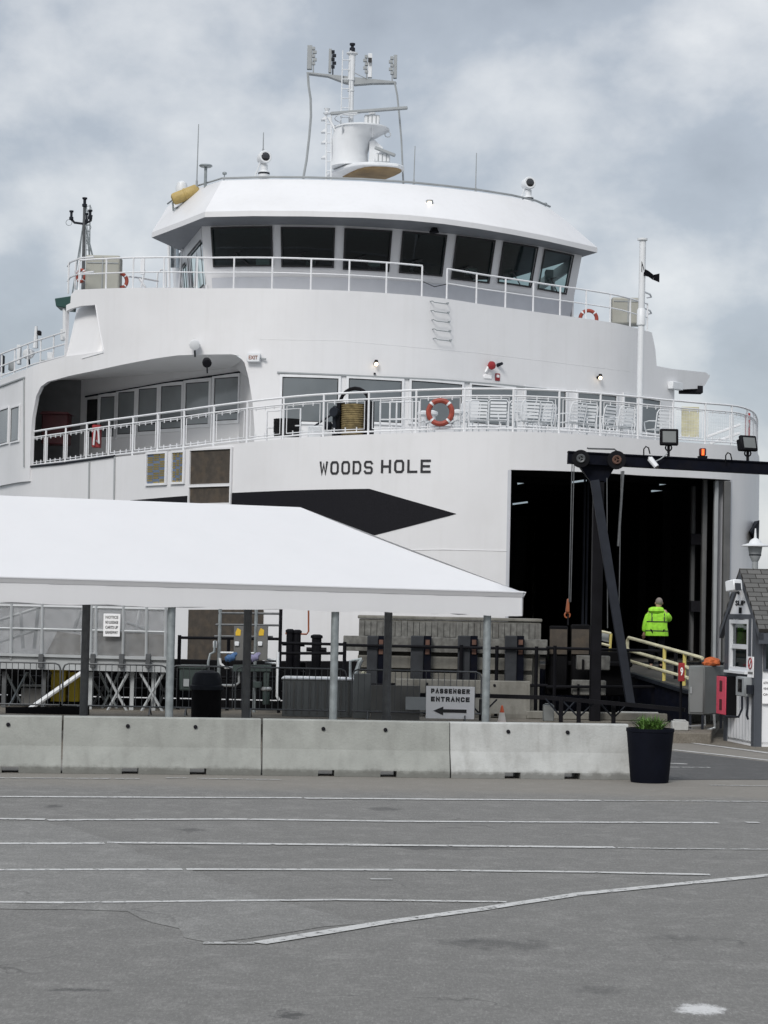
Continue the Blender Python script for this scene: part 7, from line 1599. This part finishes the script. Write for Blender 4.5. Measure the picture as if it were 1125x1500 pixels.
# ---- person in a hi-vis jacket, seen from behind
def person():
    PY = 54.6; base = P(961, 980, PY); bz = 1.30; H_ = P(966, 877, PY).z-bz; k = H_/1.78
    root = thing('person', 'person in lime green hi-vis jacket seen from behind on the ramp, right arm raised', 'person', (base.x, PY, bz))
    # x right, y away from the camera (the figure faces +y)
    J = {'pelvis': (0, 0, .97), 'waist': (0, 0, 1.12), 'chest': (.01, .0, 1.30), 'up': (.015, .01, 1.44), 'neck': (.03, .02, 1.53), 'head0': (.045, .03, 1.60), 'head1': (.055, .04, 1.69), 'head2': (.055, .04, 1.76),
         'shL': (-.17, 0, 1.43), 'elL': (-.27, .02, 1.16), 'wrL': (-.30, .08, .92), 'haL': (-.30, .10, .86), 'shR': (.20, 0, 1.44), 'elR': (.33, .10, 1.24), 'wrR': (.20, .30, 1.40), 'haR': (.17, .33, 1.46),
         'hipL': (-.10, 0, .92), 'knL': (-.12, .02, .50), 'anL': (-.13, -.02, .09), 'toL': (-.135, .08, .05), 'hipR': (.10, 0, .92), 'knR': (.12, .03, .50), 'anR': (.12, .0, .09), 'toR': (.135, .10, .05), 'heL': (-.13, -.06, .04), 'heR': (.12, -.04, .04)}
    RD = {'pelvis': .155, 'waist': .14, 'chest': .165, 'up': .14, 'neck': .058, 'head0': .075, 'head1': .095, 'head2': .07, 'shL': .075, 'elL': .05, 'wrL': .033, 'haL': .035, 'shR': .075, 'elR': .05, 'wrR': .033, 'haR': .035, 'hipL': .10, 'knL': .062, 'anL': .036, 'toL': .022, 'hipR': .10, 'knR': .062, 'anR': .036, 'toR': .022, 'heL': .02, 'heR': .02}
    ED = [('pelvis', 'waist'), ('waist', 'chest'), ('chest', 'up'), ('up', 'neck'), ('neck', 'head0'), ('head0', 'head1'), ('head1', 'head2'), ('up', 'shL'), ('shL', 'elL'), ('elL', 'wrL'), ('wrL', 'haL'), ('up', 'shR'), ('shR', 'elR'), ('elR', 'wrR'), ('wrR', 'haR'), ('pelvis', 'hipL'), ('hipL', 'knL'), ('knL', 'anL'), ('anL', 'toL'), ('anL', 'heL'), ('pelvis', 'hipR'), ('hipR', 'knR'), ('knR', 'anR'), ('anR', 'toR'), ('anR', 'heR')]
    def fingers(J, RD, ED, h, w_, side, up):
        c = Vector(J[h]); d = (c-Vector(J[w_])).normalized(); s = Vector((side, 0, 0)) if not up else Vector((.3, -1, 0)).normalized()
        for i in range(4):
            b_ = c+d*.03+s*((i-1.5)*.019); L_ = (.062, .074, .070, .055)[i]; J[h+'f%d' % i] = tuple(b_); J[h+'g%d' % i] = tuple(b_+d*L_*.55+Vector((0, .012, 0))); J[h+'h%d' % i] = tuple(b_+d*L_+Vector((-side*.01, .03, 0)))
            for q, r_ in (('f', .010), ('g', .009), ('h', .007)): RD[h+q+'%d' % i] = r_
            ED += [(h, h+'f%d' % i), (h+'f%d' % i, h+'g%d' % i), (h+'g%d' % i, h+'h%d' % i)]
        b_ = c-d*.01+s*(-.035); J[h+'t'] = tuple(b_); J[h+'u'] = tuple(b_+d*.035-s*.02); RD[h+'t'] = .011; RD[h+'u'] = .009; ED += [(h, h+'t'), (h+'t', h+'u')]
    fingers(J, RD, ED, 'haL', 'wrL', 1, False); fingers(J, RD, ED, 'haR', 'wrR', 1, True)
    def skin(name, J, RD, ED, m, parent, root_k, sub=1):
        ks = list(J); me = bpy.data.meshes.new(name); me.from_pydata([Vector(J[q])*k for q in ks], [(ks.index(a), ks.index(b)) for a, b in ED], [])
        tmp = bpy.data.objects.new(name, me); C.objects.link(tmp); md = tmp.modifiers.new('s', 'SKIN'); sd_ = tmp.modifiers.new('u', 'SUBSURF'); sd_.levels = sub; sd_.render_levels = sub
        for i, q in enumerate(ks): me.skin_vertices[0].data[i].radius = (RD[q]*k, RD[q]*k*(.72 if q in ('pelvis', 'waist', 'chest', 'up') else 1)); me.skin_vertices[0].data[i].use_root = (q == root_k)
        dg = bpy.context.evaluated_depsgraph_get(); dg.update(); m2 = bpy.data.meshes.new_from_object(tmp.evaluated_get(dg)); bpy.data.objects.remove(tmp)
        o = bpy.data.objects.new(name, m2); C.objects.link(o); o.parent = parent; o.location = WP[root.name]-WP[parent.name]; m2.materials.clear(); m2.materials.append(M[m]); WP[o.name] = WP[root.name].copy()
        for p_ in m2.polygons: p_.use_smooth = True
        return o
    skin('body', J, RD, ED, 'skin', root, 'pelvis')
    # trousers and shoes
    tj = {q: J[q] for q in ('pelvis', 'hipL', 'knL', 'hipR', 'knR')}; tj['anL'] = (-.13, -.02, .12); tj['anR'] = (.12, 0, .12); tr = {'pelvis': .17, 'hipL': .125, 'hipR': .125, 'knL': .09, 'knR': .09, 'anL': .08, 'anR': .08}
    skin('trousers', tj, tr, [('pelvis', 'hipL'), ('hipL', 'knL'), ('knL', 'anL'), ('pelvis', 'hipR'), ('hipR', 'knR'), ('knR', 'anR')], 'cloth_dark', root, 'pelvis')
    for sx, a, t_, h in ((-1, 'anL', 'toL', 'heL'), (1, 'anR', 'toR', 'heR')):
        skin('shoe', {'a': J[a], 't': (J[t_][0], J[t_][1]+.10, .045), 'h': J[h]}, {'a': .072, 't': .05, 'h': .062}, [('a', 't'), ('a', 'h')], 'rubber', root, 'a')
    # jacket: boxy coat lofted from ellipses, sleeves skinned
    mb = MB(); n = 28; O = Vector((base.x, PY, bz)); rnd = random.Random(3)
    secs = [(.0, .0, .845, .285, .185), (.0, .0, .86, .29, .19), (.0, 0, .98, .275, .18), (.0, 0, 1.10, .262, .175), (.0, 0, 1.22, .262, .175), (.005, 0, 1.34, .262, .165), (.012, 0, 1.43, .245, .14), (.02, .01, 1.49, .17, .11), (.03, .015, 1.53, .10, .085), (.035, .02, 1.56, .08, .075)]
    rings = []
    for (cx, cy, z_, rx_, ry2) in secs:
        ring = []
        for q in range(n):
            a = 2*pi*q/n; f = 1+.035*sin(a*5+z_*9)+.02*sin(a*9-z_*17); e_ = .8
            ring.append(O+Vector(((cx+rx_*f*math.copysign(abs(cos(a))**e_, cos(a))), (cy+ry2*f*math.copysign(abs(sin(a))**e_, sin(a))), z_))*k)
        rings.append(ring)
    mb.add([v for r_ in rings for v in r_], [(i*n+q, i*n+(q+1) % n, (i+1)*n+(q+1) % n, (i+1)*n+q) for i in range(len(rings)-1) for q in range(n)]); jk = mb.build('jacket', 'hivis', root, ang=60)
    skin('sleeve', {'s': (-.18, 0, 1.41), 'e': (-.275, .02, 1.16), 'm': (-.295, .05, 1.03), 'w': (-.30, .08, .93)}, {'s': .105, 'e': .085, 'm': .078, 'w': .07}, [('s', 'e'), ('e', 'm'), ('m', 'w')], 'hivis', jk, 's')
    skin('sleeve', {'s': (.20, 0, 1.41), 'e': (.335, .10, 1.25), 'm': (.28, .20, 1.32), 'w': (.21, .29, 1.39)}, {'s': .11, 'e': .095, 'm': .082, 'w': .07}, [('s', 'e'), ('e', 'm'), ('m', 'w')], 'hivis', jk, 's')
    mb = MB(); loft(mb, [(O.x-.03*k, O.y-.08*k, O.z+1.42*k, .17*k, .09*k), (O.x-.03*k, O.y-.11*k, O.z+1.47*k, .20*k, .10*k), (O.x-.03*k, O.y-.09*k, O.z+1.53*k, .19*k, .10*k), (O.x-.01*k, O.y-.03*k, O.z+1.565*k, .14*k, .09*k), (O.x, O.y, O.z+1.575*k, .07*k, .05*k)], 18); mb.build('hood', 'hivis', jk)
    def band(z0, z1, grow=1.03):
        mb = MB(); rr0 = []
        for z_ in (z0, z1):
            ring = []
            for i in range(len(secs)-1):
                if secs[i][2] <= z_ <= secs[i+1][2]: t = (z_-secs[i][2])/(secs[i+1][2]-secs[i][2]); cx, cy, _, rx_, ry2 = [lerp(u, v, t) for u, v in zip(secs[i], secs[i+1])]
            for q in range(n): a = 2*pi*q/n; f = (1+.035*sin(a*5+z_*9)+.02*sin(a*9-z_*17))*grow; ring.append(O+Vector((cx+rx_*f*math.copysign(abs(cos(a))**.8, cos(a)), cy+ry2*f*math.copysign(abs(sin(a))**.8, sin(a)), z_))*k)
            rr0.append(ring)
        mb.add(rr0[0]+rr0[1], [(q, (q+1) % n, n+(q+1) % n, n+q) for q in range(n)]); mb.build('band', 'reflective', jk)
    band(.955, .985); band(1.185, 1.215)
    for sx in (-1, 1):
        mb = MB(); x_ = .015+sx*.155
        pts = []
        for z_ in (1.21, 1.30, 1.38, 1.44):
            for i in range(len(secs)-1):
                if secs[i][2] <= z_ <= secs[i+1][2]: t = (z_-secs[i][2])/(secs[i+1][2]-secs[i][2]); rx_, ry2 = lerp(secs[i][3], secs[i+1][3], t), lerp(secs[i][4], secs[i+1][4], t)
            c_ = min(.98, abs(x_)/rx_)**(1/.8); sn = sqrt(max(0, 1-c_*c_))**.8; pts.append(O+Vector((x_, -ry2*sn*1.06, z_))*k)
        for a, b in zip(pts, pts[1:]): w2_ = Vector((.015, 0, 0)); mb.add([a-w2_, a+w2_, b+w2_, b-w2_], [(0, 1, 2, 3)])
        mb.build('band', 'reflective', jk, solid=.006)
    c_ = O+Vector((.055, .03, 1.705))*k; mb = MB(); mb.ball(c_, .103*k, (.88, 1.0, 1.02), 18, 12)
    mb.build('hair', 'hair', root)
    # face details on the far side
    mb = MB(); f_ = O+Vector((.058, .135, 1.665))*k; mb.add([f_+Vector((-.012, 0, .03)), f_+Vector((.012, 0, .03)), f_+Vector((.016, .0, -.005)), f_+Vector((-.016, 0, -.005)), f_+Vector((0, .03, -.005))], [(0, 1, 4), (1, 2, 4), (2, 3, 4), (3, 0, 4)]); mb.build('nose', 'skin', root)
    for sx in (-1, 1):
        mb = MB(); mb.ball(O+Vector((.055+sx*.033, .128, 1.69))*k, .010, n=8, m=6); mb.build('eye', 'gasket', root)
        mb = MB(); mb.ball(O+Vector((.055+sx*.092, .035, 1.665))*k, .028, (.4, .7, 1.1), 8, 6); mb.build('ear', 'skin', root)
person()
